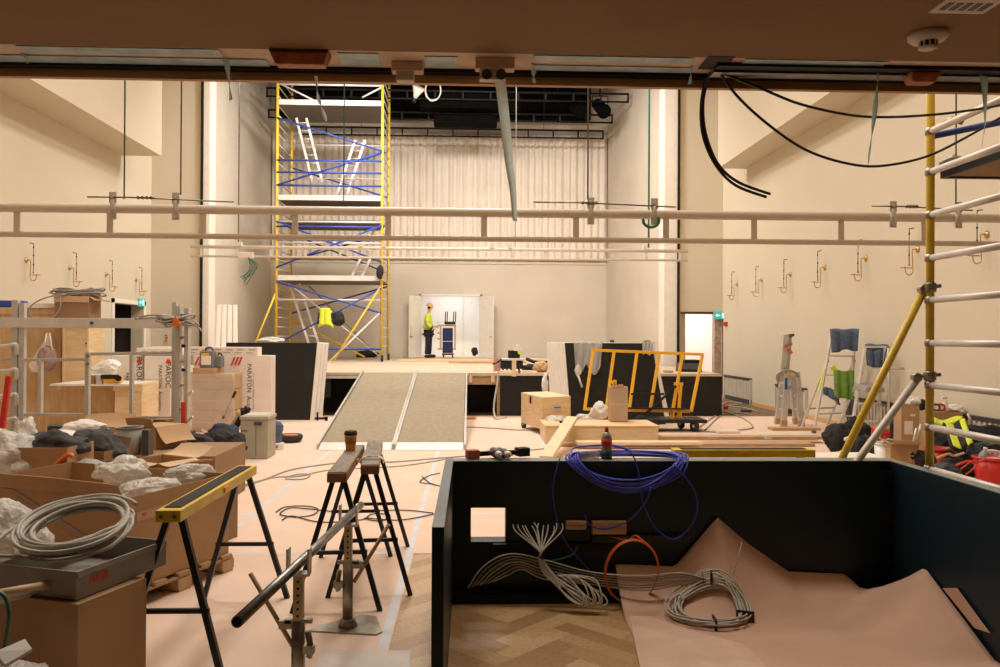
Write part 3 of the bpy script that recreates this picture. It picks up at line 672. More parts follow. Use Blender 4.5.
MB().tube([(CX + .03, CY + .03, zz - .02), (CX + 2.45, CY + .03, zz + .5)], .021, 10).build('brace', m_blue, cs)
def hook(z, y): MB().tube([(CX, y, z), (CX + .05, y - .06, z + .03), (CX + .09, y - .1, z + .0)], .018, 8).build('platform_hook', m_galv, cs)
hook(zz + .01, CY - .08); hook(z + .06, CY - .1)
for (px, py, fx, fy, m, dx) in ((923.5, 291, 785, 575, m_yelp, 0), (917, 379, 772, 578, m_aluw, .0)):
    a = K(px, py, CY + .03); f = G(fx, fy, .03)
    b = MB().tube([a, f], .0235, 12).build('outrigger', m, cs)
    MB().lathe([(.05, -.03), (.05, 0)], f, (0, 0, 1), 12).build('rubber_foot', m_tire, b)
    MB().lathe([(.034, -.03), (.036, -.02), (.036, .02), (.034, .03)], (CX, CY, a.z + .02), (0, 0, 1), 14).lathe([(.03, -.025), (.03, .025)], a + V((-.005, 0, .01)), (0, 1, 0), 12).tube([a + V((.02, 0, .02)), (CX + .06, CY - .02, a.z + .03)], .014, 6).build('coupler', m_galv, b, bev=.008)
# ================================================================== BALCONY EDGE ITEMS
def strip(name, px0, px1, py0, py1, Y, m, lab, cat='tape', grp='film tape strips along the beam'):
    a, b = K(px0, py0, Y), K(px1, py1, Y); tag(MB().bx(a.x, b.x, Y - .002, Y + .001, min(a.z, b.z), max(a.z, b.z)).build(name, m), lab, cat, grp)
def CP(px, py): d = ray(px, py); return EYE + d * ((ZB - .001 - HE) / d.z)
def tstrip(px0, px1, f0, f1, lab):
    y0 = 3.31 + (YQ - 3.31) * (1 - f1); y1 = 3.31 + (YQ - 3.31) * (1 - f0); a, b = K(px0, 60, (y0 + y1) / 2).x, K(px1, 60, (y0 + y1) / 2).x
    tag(MB().bx(a, b, y0, y1, ZB - .001, ZB + .002).build('tape_strip', m_tapeb), lab, 'tape', 'film tape strips along the beam')
tstrip(20, 221, .62, .97, 'long blue film tape strip stuck along the top of the beam, above the sloped bulkhead')
tstrip(-40, 268, .05, .45, 'long blue film tape strip stuck low along the beam')
tstrip(340, 380, .2, .9, 'short blue film tape patch on the beam above the scaffold tower')
tstrip(425, 458, .2, .8, 'short blue film tape patch between two grey boxes on the beam')
tstrip(533, 692, .68, .98, 'blue film tape strip along the beam between grey box and dark hole, upper')
tstrip(533, 692, .12, .42, 'blue film tape strip along the beam between grey box and dark hole, lower')
tstrip(742, 883, .55, .98, 'blue film tape strip along the beam next to the smoke detector')
def hang(px, Y, ytop, path, w, m, lab):
    pts = [K(x, y, Y) for x, y in path]; c = crom(pts, 6); n = len(c) - 1
    tag(MB().sheet(lambda u, v: c[round(u * n)] + V(((v - .5) * w * math.cos(u * (1.1 if w > .038 else 2.5 if w > .02 else 7.5)), (v - .5) * w * math.sin(u * 2.2), 0)), n, 2, .001).build('hanging_tape', m), lab, 'tape', 'loose tape ends hanging from the beam')
hang(0, 3.42, 0, ((223, 52), (227, 66), (229, 82), (231, 100)), .028, m_hang, 'loose tape end hanging from the beam beside the pale jamb')
hang(0, 3.42, 0, ((500, 78), (505, 120), (509, 160), (513, 190), (515, 221)), .046, m_tapew, 'longest pale tape strip hanging from the beam down to the rail')
hang(0, 3.42, 0, ((316, 76), (318, 96), (322, 108), (326, 121)), .016, m_tapew, 'twisted pale tape end hanging in front of the scaffold tower')
hang(0, 3.42, 0, ((879, 68), (876, 100), (872, 135), (868, 165)), .016, m_hang, 'twisted thin tape end hanging across the black cables')
hang(0, 3.42, 0, ((984, 72), (985, 100), (985, 125), (982, 146)), .04, m_hang, 'wide loose tape end hanging beside the close scaffold rungs')
hang(0, 3.42, 0, ((692, 60), (691, 72), (690, 84)), .022, m_hang, 'short tape end hanging beside the hole with the cables')
hang(0, 3.42, 0, ((533, 62), (534, 74), (534, 83)), .02, m_hang, 'short tape end hanging over the pleated curtain')
hang(0, 3.42, 0, ((20, 50), (25, 56), (28, 63)), .03, m_hang, 'short curled tape end hanging above the sloped bulkhead')
for (a, b, c, d, lab) in ((269, 328, 49, 62, 'orange tape-wrapped fitting under the beam above the tower'), (911, 943, 69, 80, 'orange tape-wrapped fitting on the beam below the smoke detector')):
    Yf = CP((a + b) / 2, c).y; p, q = K(a, d, Yf), K(b, c, Yf); o = thing('wrapped_fitting', lab, 'fitting', (p.x, Yf, p.z))
    MB().hexa([(p.x + .02, Yf + .02, p.z), (q.x - .02, Yf + .02, p.z), (q.x - .02, Yf + .08, p.z), (p.x + .02, Yf + .08, p.z), (p.x, Yf, q.z - .012), (q.x, Yf, q.z - .012), (q.x, Yf + .08, q.z - .012), (p.x, Yf + .08, q.z - .012)]).build('tape_wrap', mat('orange_tape', (.58, .19, .08), .45, scale=20, c2=(.42, .11, .045), bump=.3), o, bev=.005)
    MB().bx(p.x, q.x, Yf, Yf + .08, q.z - .012, ZB).build('dark_plate', m_greyd, o)
for (a, b, c, d, lab, hole) in ((391, 423, 62, 79, 'grey stepped plastic box on the beam above the flying bars', 0), (475, 515, 58, 78, 'grey box with two round holes on the beam above the hanging tape', 1)):
    Yf = CP((a + b) / 2, c).y; p, q = K(a, d, Yf), K(b, c, Yf); o = thing('junction_box', lab, 'electrical box', (p.x, Yf, p.z))
    MB().bx(p.x, q.x, Yf, Yf + .06, (p.z + q.z) / 2, ZB + .003).build('box_top', m_band, o, bev=.004)
    MB().bx(p.x + .02, q.x - .04, Yf + .01, Yf + .06, p.z, (p.z + q.z) / 2).build('box_bottom', m_board, o, bev=.004)
    if hole:
        for x in (p.x + .05, p.x + .11): MB().lathe([(.022, 0), (.022, .004)], (x, Yf + .012, p.z + .02), (0, -1, 0), 14).build('round_hole', m_greyd, o)
p = CP(715, 63); o = MB().bx(p.x - .05, p.x + .06, p.y - .08, p.y + .08, ZB - .002, ZB + .002).build('cable_opening', m_blk); tag(o, 'dark cable opening in the beam where the black cables come out', 'opening')
def ceil_pt(px, py): d = ray(px, py); return EYE + d * ((ZB - HE) / d.z)
p = ceil_pt(928, 34); o = thing('smoke_detector', 'round white smoke detector on the brown balcony ceiling', 'smoke detector', p)
MB().lathe([(.072, 0), (.072, -.016), (.06, -.028), (.03, -.03)], p, (0, 0, 1), 24).build('base', m_white, o)
MB().lathe([(.03, -.03), (.03, -.05)], p, (0, 0, 1), 18).build('sensor_cage', m_blk, o); MB().lathe([(.034, -.05), (.034, -.056), (.02, -.062)], p, (0, 0, 1), 18).build('cap', m_white, o)
b = MB()
for k in range(10): a = 2 * PI * k / 10; b.bar(p + V((.032 * math.cos(a), .032 * math.sin(a), -.03)), p + V((.032 * math.cos(a), .032 * math.sin(a), -.05)), .005, .005)
b.build('cage_bar', m_white, o)
p = ceil_pt(966, 5); o = thing('ceiling_vent', 'white slotted vent plate set into the brown balcony ceiling', 'vent', p)
MB().bx(p.x - .1, p.x + .1, p.y - .06, p.y + .06, p.z - .006, p.z).build('vent_plate', m_white, o); b = MB()
for k in range(5): b.bx(p.x - .08 + k * .034, p.x - .058 + k * .034, p.y - .03, p.y + .03, p.z - .008, p.z - .006)
b.build('vent_slot', m_greyd, o)
def cable(name, pts, r, m, lab, grp=None, seg=7, n=8): return tag(MB().tube(crom(pts, n), r, seg).build(name, m), lab, 'cable', grp)
g = 'black cables hanging from the beam'
for dx, dy, lab in ((0, 0, 'black cable looping from the beam opening, longer of the cut pair'), (-3, 5, 'black cable looping from the beam opening, shorter of the cut pair')):
    e = (770, 194) if dx == 0 else (766, 197)
    cable('cable', [K(x, y, 3.45 + .08 * i) for i, (x, y) in enumerate(((716, 66), (708 + dx * .6, 80), (703 + dx * .6, 105), (706 + dx, 135), (718 + dx, 164), (738 + dx, 182 + dy * .6), e))], .0072, m_cabb, lab, g)
cable('cable', [K(x, y, 3.45 + .08 * i) for i, (x, y) in enumerate(((718, 70), (738, 97), (770, 126), (806, 150), (845, 163), (880, 166), (925, 157), (965, 138), (1010, 112)))], .0065, m_cabb, 'black cable sagging lowest across to the close scaffold', g)
cable('cable', [K(x, y, 3.45 + .08 * i) for i, (x, y) in enumerate(((720, 72), (760, 88), (800, 104), (850, 115), (890, 117), (940, 114), (985, 108), (1015, 102)))], .0065, m_cabb, 'black cable sagging highest across to the close scaffold', g)
# ================================================================== DARK ENCLOSURE
pen = thing('desk_enclosure', 'dark teal low panelled enclosure open at the front on parquet', 'enclosure', (1.25, 4.2, 0))
PX0, PX1, PY0, PY1, PH = -.15, 2.72, 3.24, 5.10, .85
def holed(x0, x1, z0, z1, a0, a1, c0, c1, y0, y1):
    o = [(x0, z0), (x1, z0), (x1, z1), (x0, z1)]; i = [(a0, c0), (a1, c0), (a1, c1), (a0, c1)]
    vs = [(x, y, z) for y in (y0, y1) for x, z in o + i]; fs = []
    for k in range(4):
        l = (k + 1) % 4; fs += [(k, l, 4 + l, 4 + k), (8 + l, 8 + k, 12 + k, 12 + l), (l, k, 8 + k, 8 + l), (4 + k, 4 + l, 12 + l, 12 + k)]
    return MB().add(vs, fs)
holed(PX0 + .05, PX1 - .06, 0, PH, .012, .228, .352, .562, 4.97, PY1).build('back_panel', m_pen, pen, bev=.004)
MB().bx(PX0, PX0 + .05, PY0, PY1, 0, PH).build('side_panel', m_pen, pen, bev=.004)
MB().bx(PX1 - .06, PX1, 2.9, PY1, 0, PH).build('side_panel', m_pen, pen, bev=.004)
MB().bx(PX0 + .051, PX1 - .061, 4.86, 4.969, .0, .055).build('base_rail', m_blk, pen)
MB().bx(PX0 + .3, .95, 4.93, 4.969, .30, .345).build('inner_ledge', m_blk, pen)
m_sheen = mat('grey_teal_sheen', (.20, .23, .235), .4, var=.05)  # grazing sheen on the panel tops, painted as thin lighter strips
MB().bx(PX0 + .05, PX1 - .06, 4.968, PY1 + .002, PH, PH + .003).build('top_sheen', m_sheen, pen)
MB().bx(PX0, PX0 + .05, PY0, PY1 + .002, PH, PH + .003).build('top_sheen', mat('dark_teal_sheen', (.06, .08, .085), .4, var=.05), pen)  # dimmer sheen of this side panel, put into the strip colour
MB().bx(PX1 - .06, PX1, 2.9, PY1 + .002, PH, PH + .003).build('top_sheen', m_sheen, pen)
for z in (.22, .46, .70): MB().bx(PX1 - .13, PX1 - .061, 4.92, 4.969, z, z + .09).build('corner_bracket', m_blk, pen)
def wallbox(px0, px1, py0, py1, lab):
    a, b = K(px0, py1, 4.94), K(px1, py0, 4.94); o = thing('connector_box', lab, 'electrical box', (a.x, 4.95, a.z), 'beige connector boxes inside the enclosure')
    MB().bx(a.x, b.x, 4.92, 4.969, a.z, b.z).build('box_body', m_cardl, o, bev=.004); MB().bx(a.x + .01, b.x - .01, 4.915, 4.92, (a.z + b.z) / 2, (a.z + b.z) / 2 + .004).build('lid_seam', m_cardd, o)
wallbox(566, 586, 521, 529, 'smaller beige connector box on the dark inner panel of the enclosure')
wallbox(592, 626, 521, 534, 'larger beige connector box on the dark inner panel of the enclosure')
MB().bx(K(592, 540, 4.93).x, K(690, 540, 4.93).x, 4.93, 4.969, K(600, 543, 4.93).z, K(600, 536, 4.93).z).build('cable_tray', m_blkm, pen)
# papers inside
def hts(x):
    P = [(.6, .2), (.92, .21), (1.28, .19), (1.55, .50), (1.75, .33), (2.0, .16), (2.37, .14), (2.55, .0), (3, 0)]
    for (a, b), (c, d) in zip(P, P[1:]):
        if a <= x <= c: return b + (d - b) * (x - a) / (c - a)
    return 0
def pz(x, y):
    yb = 4.945; t = max(0, 1 - (yb - y) / .42); z = hts(x) * t ** 1.5
    dr = max(0, 1 - (2.645 - x) / .55); z2 = .29 * dr ** 1.6 * max(0, 1 - abs(y - 4.55) / .62)
    return .007 + max(z, z2) + .004 * noise.noise(V((x * 2.2, y * 2.2, 1)))
def pen_sheet(u, v):
    y = 2.7 + v * 2.245; xl = .84 + .07 * v; x = xl + u * (2.645 - xl)
    if x > 2.37: y = min(y, 4.945 - (x - 2.37) * 1.3)
    return (x, y, pz(x, y))
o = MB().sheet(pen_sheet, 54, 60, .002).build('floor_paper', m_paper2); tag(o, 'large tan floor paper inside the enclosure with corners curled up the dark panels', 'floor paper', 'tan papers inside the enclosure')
P = [G(628, 612), G(690, 633), G(745, 648), G(768, 672), G(642, 680)]
o = MB().prism([p + V((0, 0, .016)) for p in P], (0, 0, .002)).build('floor_paper', mat('pale_tan_paper', (.66, .45, .33), .8)); tag(o, 'smaller paler tan paper lapped over the big sheet at its near edge', 'floor paper', 'tan papers inside the enclosure')
P = [KX(943, 588, 2.645), KX(957, 588, 2.645), KX(990, 633, 2.645), KX(975, 628, 2.645)]
o = MB().prism(P, (-.003, 0, 0)).build('floor_paper', m_paper2); tag(o, 'narrow tan paper corner standing up behind the curled sheet by the side panel', 'floor paper', 'tan papers inside the enclosure')
for k, (a, b, lab) in enumerate((((742, 542), (733, 577), 'stiff thin pale wire sticking up beside the beige coil'), ((702, 572), (704, 584), 'short dark wire sticking up from the beige coil'))):
    tag(MB().tube([K(*a, 4.5), K(*b, 4.45)], .0022, 5).build('wire_end', m_cab if k == 0 else m_cabb), lab, 'wire')
# ---- cables in the enclosure
yv = 4.80
o = thing('cable_bundle', 'fan of grey cables tied together and drooping from the dark inner panel', 'cable bundle', K(560, 600, yv))
rnd = random.Random(11); b = MB(); T = (541, 557)
for i in range(12):
    x0 = 513 + i * 4.4 + rnd.uniform(-1.5, 1.5); y0 = 524 + rnd.uniform(-1.5, 2)
    e = 578 + rnd.uniform(-6, 18); d = yv - .01 * rnd.random()
    b.tube(crom([K(x0, y0, yv + .12), K(x0 + (4 if i < 6 else -1), y0 + 8, yv + .07), K(T[0] + (i - 6) * .35, T[1] - 6, d), K(T[0] + (i - 6) * .4, T[1] + 3, d), K(T[0] + 8 + i * .9, T[1] + 22, d - .04), K(e - 6, 598 - .2 * i, d - .1), K(e + 8, 606 - i * .2, d - .13), K(e + 13 - i * .4, 601 - i * .8, d - .12), K(e + 2, 590 - i, d - .07), K(T[0] + 16 + i * 1.3, T[1] + 18, d - .03)], 6), .0042, 6)
b.build('cable_strands', m_cab, o)
MB().lathe([(.018, -.006), (.018, .006)], K(541.5, 557, yv), (.3, 0, 1), 10).build('tie_wrap', m_cabb, o)
g = 'beige cables on the enclosure floor'
cc = K(710, 597, 4.58)
def pmax(x, y): return max(pz(x + dx, y + dy) for dx in (-.02, 0, .02) for dy in (-.02, 0, .02))
o = thing('cable_coil', 'beige cable coil lying on the tan paper inside the enclosure', 'cable', (cc.x, cc.y, .02))
b = MB()
for i in range(11):
    rx = .20 + rnd.uniform(-.045, .05); ry = .16 + rnd.uniform(-.035, .04); ox, oy = rnd.uniform(-.015, .015), rnd.uniform(-.015, .015); zz_ = .01 + .035 * rnd.random()
    P_ = [(cc.x + ox + rx * math.cos(a), cc.y + oy + ry * math.sin(a)) for a in [2 * PI * k / 36 for k in range(36)]]
    b.tube([(x, y, pmax(x, y) + zz_) for x, y in P_], .0048, 6, closed=True)
b.build('coil_loops', m_cab, o)
for a in (1.3, 4.6, 5.9): x, y = cc.x + .20 * math.cos(a), cc.y + .16 * math.sin(a); MB().box((x, y, pmax(x, y) + .028), (.10, .012, .06), a).build('tie_wrap', m_cabb, o)
for i in range(7):
    y0 = 572 + i * 2.4
    pts = [K(468 + i * 4, 588 - i, 4.85), K(484 + i * 4, 566 + i * 1.5, 4.86), K(510 + i * 2, 554 + i * 2.6, 4.86), K(545, 560 + i * 3.2, 4.85), K(590, y0, 4.80), K(640, y0 + 4, 4.72), K(680, y0 + 1 - i * .4, 4.74), K(706, 579 + i * .8, 4.72)]
    
    for q in pts[4:]: q.z = max(q.z, pmax(q.x, q.y) + .012)
    cable('beige_cable', pts, .0043, m_cabd if i % 3 else m_cab, 'beige cable running along the dark panel into the floor coil', g, 6)
cable('dim_cable', [K(475, 585, 4.88), K(497, 567, 4.88), K(520, 562, 4.89), K(550, 561, 4.9), K(572, 555, 4.92), K(577, 546, 4.93)], .006, m_cagr, 'dark green cable curving along the inside back panel')
oc = K(632, 572, 4.72)
b = MB()
for k in range(3): b.tube([oc + V(((.155 + .004 * k) * math.cos(a), -.05 * math.sin(a) + .006 * k, (.198 + .003 * k) * math.sin(a))) for a in [2 * PI * q / 40 for q in range(40)]], .0036, 6, closed=True)
b.tube(crom([oc + V((.11, -.03, .14)), oc + V((.03, .02, .21)), K(628, 540, 4.86), K(612, 537, 4.93)], 6), .0045, 6)
tag(b.build('orange_cable', m_caor), 'upright orange cable ring standing against the dark panel', 'cable')
# blue cable coil over the top edge
rnd = random.Random(4); b = MB(); bc = K(626, 470, 5.0); pts = []
def prof(s):  # s in -1..1 : hanging front to flat top
    return (4.945 - .004 + .0 * s, PH - .03 + s * .21) if s < -.05 else (4.95 + .17 * s, PH + .012)
LP = 17
for t in range(LP):
    rx = .375 + rnd.uniform(-.06, .05); ox = rnd.uniform(-.02, .02); dz = rnd.uniform(.0, .05); hg = rnd.uniform(.55, 1.05); tl = rnd.uniform(-.25, .1)
    for k in range(30):
        a = 2 * PI * k / 30; c_, s_ = math.cos(a), math.sin(a)
        if s_ >= 0: y, z = 4.955 + .15 * s_ * (.7 + .5 * hg), PH + .016 + dz * .6
        else: y, z = 4.955 - .022 - dz * .4, PH + .016 + dz * .6 - (abs(s_) ** 1.35) * .235 * hg
        pts.append(V((bc.x + ox + rx * c_ + tl * .03 * s_, y, z)))
sm = []
for i in range(len(pts)):
    w_ = [pts[min(max(i + k, 0), len(pts) - 1)] for k in range(-2, 3)]; sm.append(sum(w_, V((0, 0, 0))) / 5)
for q in sm:
    if q.z < PH + .012 and q.y > 4.955: q.y = 4.955
o = thing('cable_coil', 'large blue cable coil draped over the top of the dark back panel', 'cable', (bc.x, 4.95, PH - .2))
b.tube(sm, .0058, 6).build('coil_loops', m_cablue, o)
YF = 4.93
MB().tube(crom([K(x, y, YF - .02) for x, y in ((676, 466), (694, 490), (697, 512), (688, 530), (672, 539), (655, 527), (643, 503), (638, 470), (630, 452), (612, 446))], 7), .0045, 6).build('loose_loop', m_cablue, o)
MB().tube(crom([K(x, y, YF - .03) for x, y in ((651, 487), (645, 503), (628, 521), (605, 529), (590, 525), (585, 515))], 7), .0045, 6).build('loose_loop', m_cablue, o)
MB().tube(crom([K(x, y, YF - .05) for x, y in ((560, 458), (554, 480), (554, 505), (562, 535), (578, 558), (597, 578), (612, 585))], 7), .004, 6).build('loose_loop', m_cablue, o)
MB().tube(crom([V((bc.x - .33, 5.1, PH + .02)), V((bc.x - .3, 5.16, PH + .06)), V((bc.x - .05, 5.2, PH + .07)), V((bc.x + .1, 5.12, PH + .03))], 7), .0055, 6).build('loose_loop', m_cablue, o)
# spray can, tray, drills on the top
p = K(606.5, 459, 5.06); p.z = PH + .001
o = thing('spray_can', 'grey spray can with red label and cap standing on the dark panel', 'spray can', p)
MB().lathe([(.033, 0), (.034, .004), (.034, .14), (.031, .15), (.02, .168), (.014, .172)], p, seg=20).build('can_body', mat('can_grey', (.36, .35, .30), .3, .5), o)
MB().lathe([(.0345, .085), (.0345, .13)], p, seg=20).build('red_label', m_red, o); MB().lathe([(.0345, .0), (.0345, .06)], p, seg=20).build('green_label', mat('dark_green_print', (.03, .05, .04), .4), o)
MB().lathe([(.013, .172), (.013, .19), (.008, .197), (.008, .206)], p, seg=12).build('nozzle_cap', m_red, o)
p = K(588, 459, 5.03); p.z = PH + .001
o = thing('clear_tray', 'clear plastic tray lying inside the blue coil beside the spray can', 'tray', p)
b = MB().bx(p.x - .065, p.x + .065, p.y - .035, p.y + .035, p.z, p.z + .003)
for a in ((-.065, -.062, -.035, .035), (.062, .065, -.035, .035), (-.065, .065, -.035, -.032), (-.065, .065, .032, .035)): b.bx(p.x + a[0], p.x + a[1], p.y + a[2], p.y + a[3], p.z, p.z + .045)
b.build('tray_body', m_wrap, o); MB().tube([(p.x - .068, p.y - .038, p.z + .047), (p.x + .068, p.y - .038, p.z + .047), (p.x + .068, p.y + .038, p.z + .047), (p.x - .068, p.y + .038, p.z + .047)], .004, 6, closed=True).build('tray_rim', m_bag, o)
def drill(px, d, lab, rz):
    p = K(px, 458, 5.04); p.z = PH + .038; m = Matrix.Rotation(rz, 3, 'Z'); o = thing('cordless_drill', lab, 'drill', (p.x, p.y, PH))
    ax = m @ V((0, -1, 0)); sd = m @ V((1, 0, 0)) * d
    MB().lathe([(.02, -.10), (.03, -.095), (.032, -.02), (.026, .0), (.026, .01)], p, ax, 16).build('motor_housing', m_greyd, o)
    MB().lathe([(.022, .01), (.022, .04), (.012, .06)], p, ax, 14).build('chuck', m_aluw, o); MB().lathe([(.005, .06), (.005, .085)], p, ax, 8).build('drill_bit', m_alu, o)
    MB().bar(p - ax * .05, p - ax * .05 + sd * .11 + V((0, 0, -.004)), .035, .03).build('grip', m_blkm, o, bev=.006)
    MB().bar(p - ax * .05 + sd * .11 + V((0, 0, -.003)), p - ax * .05 + sd * .19 + V((0, 0, -.003)), .07, .055).build('battery', m_fade if d < 0 else m_blk, o, bev=.005)
    MB().bar(p - ax * .03 + sd * .02, p - ax * .03 + sd * .045, .012, .02).build('trigger', m_red, o)
drill(497.5, -1, 'cordless drill with reddish battery lying on the dark panel top', .25)
drill(505.5, 1, 'cordless drill with black battery lying on the dark panel top', .45)
# ================================================================== SAWHORSES
def sawhorse(loc, rz, L, H, top_m, strip_m, lab, w=.115, sp=.255):
    r = thing('sawhorse', lab, 'sawhorse', (0, 0, 0), 'folding sawhorses with black tube legs')
    MB().bx(-w / 2, w / 2, 0, L, H - .055, H).build('top_beam', top_m, r, bev=.004)
    q = .02 if strip_m is m_grip else .003; MB().bx(-w / 2 + q, w / 2 - q, q * 3, L - q * 3, H, H + .005).build('grip_strip', strip_m, r)
    for y, dy in ((.09, -.07), (L - .09, .07)):
        for s in (-1, 1):
            l = MB().bar((s * .03, y, H - .05), (s * sp, y + dy, 0.002), .029, .029, (0, 1, 0)).build('leg', m_blkm, r)
        t = .42 * H; q = 1 - t / H
        MB().bar((-.03 - (sp - .03) * q - .015, y + dy * q, t), (.03 + (sp - .03) * q + .015, y + dy * q, t), .018, .022).build('cross_bar', m_blkm, r)
    MB().lathe([(.009, 0), (.009, .006)], (-.03, 0, H - .028), (0, -1, 0), 8).lathe([(.009, 0), (.009, .006)], (.03, 0, H - .028), (0, -1, 0), 8).build('end_bolt', m_steel, r)
    for s in (-1, 1): MB().box((s * (w / 2 + .004), L * .52, H - .03), (.008, .07, .03)).build('side_catch', m_org, r)
    r.location = loc; r.rotation_euler = (0, 0, rz); return r
m_grip = mat('black_grit_strip', (.03, .027, .024), .9, var=.3, scale=40)
m_worn = mat('worn_timber_top', (.30, .25, .20), .7, scale=7, stretch=(6, 1, 6), c2=(.19, .155, .125), bump=.3)
m_wornd = mat('brown_beam', (.30, .14, .05), .55)
sawhorse((-1.378, 3.72, 0), -.003, 1.30, .82, m_yelp, m_grip, 'yellow-topped sawhorse with black grip strip standing beside the big carton on pallet')
sawhorse((-.775, 4.72, 0), .045, 1.22, .82, m_wornd, m_worn, 'worn brown sawhorse with the paper coffee cup on it')
sawhorse((-.617, 5.0, 0), .09, 1.2, .82, m_wornd, m_worn, 'worn brown sawhorse with white cord wrapped around its top')
a = K(675, 450, 5.75)
sawhorse((2.50, 5.75, 0), PI / 2, 1.03, .82, m_yelp, m_grip, 'yellow-topped sawhorse standing sideways behind the dark enclosure')
p = V((-.828, 5.62, .825)); o = thing('coffee_cup', 'orange-brown paper coffee cup with black lid standing on worn sawhorse', 'cup', p)
MB().lathe([(.031, 0), (.032, .003), (.043, .115)], p, seg=22).build('cup_body', m_cup, o)
MB().lathe([(.046, .112), (.047, .122), (.043, .126), (.041, .138), (.036, .14)], p, seg=22).build('cup_lid', m_blk, o); MB().lathe([(.0375, .05), (.0425, .10)], p, seg=22).build('dark_sleeve_print', mat('brown_sleeve', (.42, .16, .02), .6), o)
q = V((-.63, 5.22, .829))
b = MB()
for k in range(5): b.tube(crom([q + V((-.075, k * .018 - .03, -.02)), q + V((-.06, k * .02 - .02, .008)), q + V((.0, .05 - k * .02, .012 + .003 * k)), q + V((.06, k * .016 - .03, .008)), q + V((.075, .02 - k * .012, -.025))], 5), .0035, 5)
tag(b.build('white_string', m_bag), 'white cord lying across the top of the worn sawhorse', 'cord')
# ================================================================== PIPE STANDS
def pipe_stand(x, y, h, lab, plate, side):
    r = thing('pipe_stand', lab, 'stand', (x, y, 0), 'adjustable galvanised pipe stands')
    MB().prism([(x - .20, y - .06, .002), (x + .17, y - .12, .002), (x + .20, y - .08, .002), (x + .14, y + .16, .002), (x + .06, y + .19, .002), (x - .18, y + .01, .002)], (0, 0, .012)).build('base_plate', m_galv, r, bev=.003)
    MB().lathe([(.036, .014), (.036, h * .62), (.03, h * .62)], (x, y, 0), seg=4).lathe([(.055, .014), (.04, .06)], (x, y, 0), seg=8).build('outer_tube', m_galv, r)
    MB().bx(x - .021, x + .021, y - .021, y + .021, h * .5, h - .02).build('inner_tube', mat('brass_zinc', (.45, .35, .2), .4, .7, var=.15) if 'zinc' not in globals() else zinc, r)
    MB().bx(x - .05, x - .042, y - .03, y + .03, h - .02, h + .09).bx(x + .042, x + .05, y - .03, y + .03, h - .02, h + .09).bx(x - .05, x + .05, y - .03, y + .03, h - .03, h - .018).build('cradle', m_aluw, r)
    MB().bx(x - .06, x + .06, y - .012, y + .012, h * .60, h * .63).bx(x + side * .03, x + side * .085, y - .012, y + .012, h * .56, h * .62).build('locking_flange', m_galv, r)
    MB().tube([(x - side * .045, y - .02, h * .55), (x - side * .06, y - .02, h * .40), (x - side * .05, y - .02, h * .36)], .014, 8).box((x - side * .05, y - .02, h * .42), (.05, .03, .035)).build('clamp_handle', m_galv, r)
    MB().tube([(x + side * .03, y + .02, h * .42), (x + side * .22, y + .03, h * .95)], .011, 8).build('crank_bar', m_raw, r)
    t = MB()
    for k in range(6): t.lathe([(.006, 0), (.006, .0012)], (x, y - .0213, h * .66 + k * .03), (0, -1, 0), 8)
    t.build('pin_hole', m_blk, r)
_a, _b = G(237, 622, .62), G(361, 505, .62); p1, p2 = _a.lerp(_b, .84), _a.lerp(_b, .37); p1.z = p2.z = 0
pipe_stand(p1.x, p1.y, .60, 'galvanised pipe stand with triangular base plate, farther one under the steel pipe', 1, 1)
pipe_stand(p2.x, p2.y, .60, 'galvanised pipe stand nearest to the camera under the steel pipe', 1, -1)
e0 = G(237, 622, .665); e1 = G(361, 505, .665)
e0 = V((p2.x + (p2.x - p1.x) * (e0.y - p2.y) / (p2.y - p1.y) , e0.y, .625)); e1 = V((p1.x + (p1.x - p2.x) * .26, p1.y + (p1.y - p2.y) * .26, .625))
e0, e1 = G(237, 622, .62), G(361, 505, .62)
o = MB(); dd = (e1 - e0).normalized(); o.tube([e0, e1], .0215, 16); o2 = thing('steel_pipe', 'grey steel pipe lying across the two galvanised stands', 'pipe', (e0 + e1) / 2); o.build('pipe_wall', m_steel, o2); MB().lathe([(.017, -.001), (.017, .001)], e0, dd, 14).build('pipe_bore', m_blk, o2)
# ================================================================== LEFT FOREGROUND CARTONS
def carton(name, lab, c, w, d, h, rz, m=None, flaps=(), group=None, cat='box', open_=True, th=.006, mi=None):
    m = m or m_card; r = thing(name, lab, cat, (0, 0, 0), group); b = MB()
    b.bx(-w / 2, w / 2, -d / 2, d / 2, 0, th)
    b.bx(-w / 2, w / 2, -d / 2, -d / 2 + th, th, h).bx(-w / 2, w / 2, d / 2 - th, d / 2, th, h).bx(-w / 2, -w / 2 + th, -d / 2 + th, d / 2 - th, th, h).bx(w / 2 - th, w / 2, -d / 2 + th, d / 2 - th, th, h)
    if not open_: b.bx(-w / 2, w / 2, -d / 2, d / 2, h, h + th)
    b.build('box_body', m, r)
    for sd, ang, ln in flaps:
        a = math.radians(ang); n = {'f': (0, -1), 'b': (0, 1), 'l': (-1, 0), 'r': (1, 0)}[sd]; hw = (w if sd in 'fb' else d) / 2
        hx, hy = n[0] * w / 2, n[1] * d / 2; tx, ty = -n[1], n[0]
        def fp(u, v):
            l = ln * v; k = l * math.sin(a); z = l * math.cos(a) - .02 * math.sin(v * PI) + .012 * math.sin(u * PI) * v
            q = (u - .5) * 2 * hw * (1 - .04 * v)
            return (hx + n[0] * k + tx * q, hy + n[1] * k + ty * q, h + z)
        MB().sheet(fp, 8, 5, .005, False).build('flap', mi or m, r)
    r.location = c; r.rotation_euler = (0, 0, rz); return r
def loc(r, p):   # local -> world for a rotated thing
    return Matrix.Translation(r.location) @ Matrix.Rotation(r.rotation_euler.z, 4, 'Z') @ V(p)
A = V((-2.0, 4.75)); rzb = math.atan2(-.37, .93)   # near corner, width direction
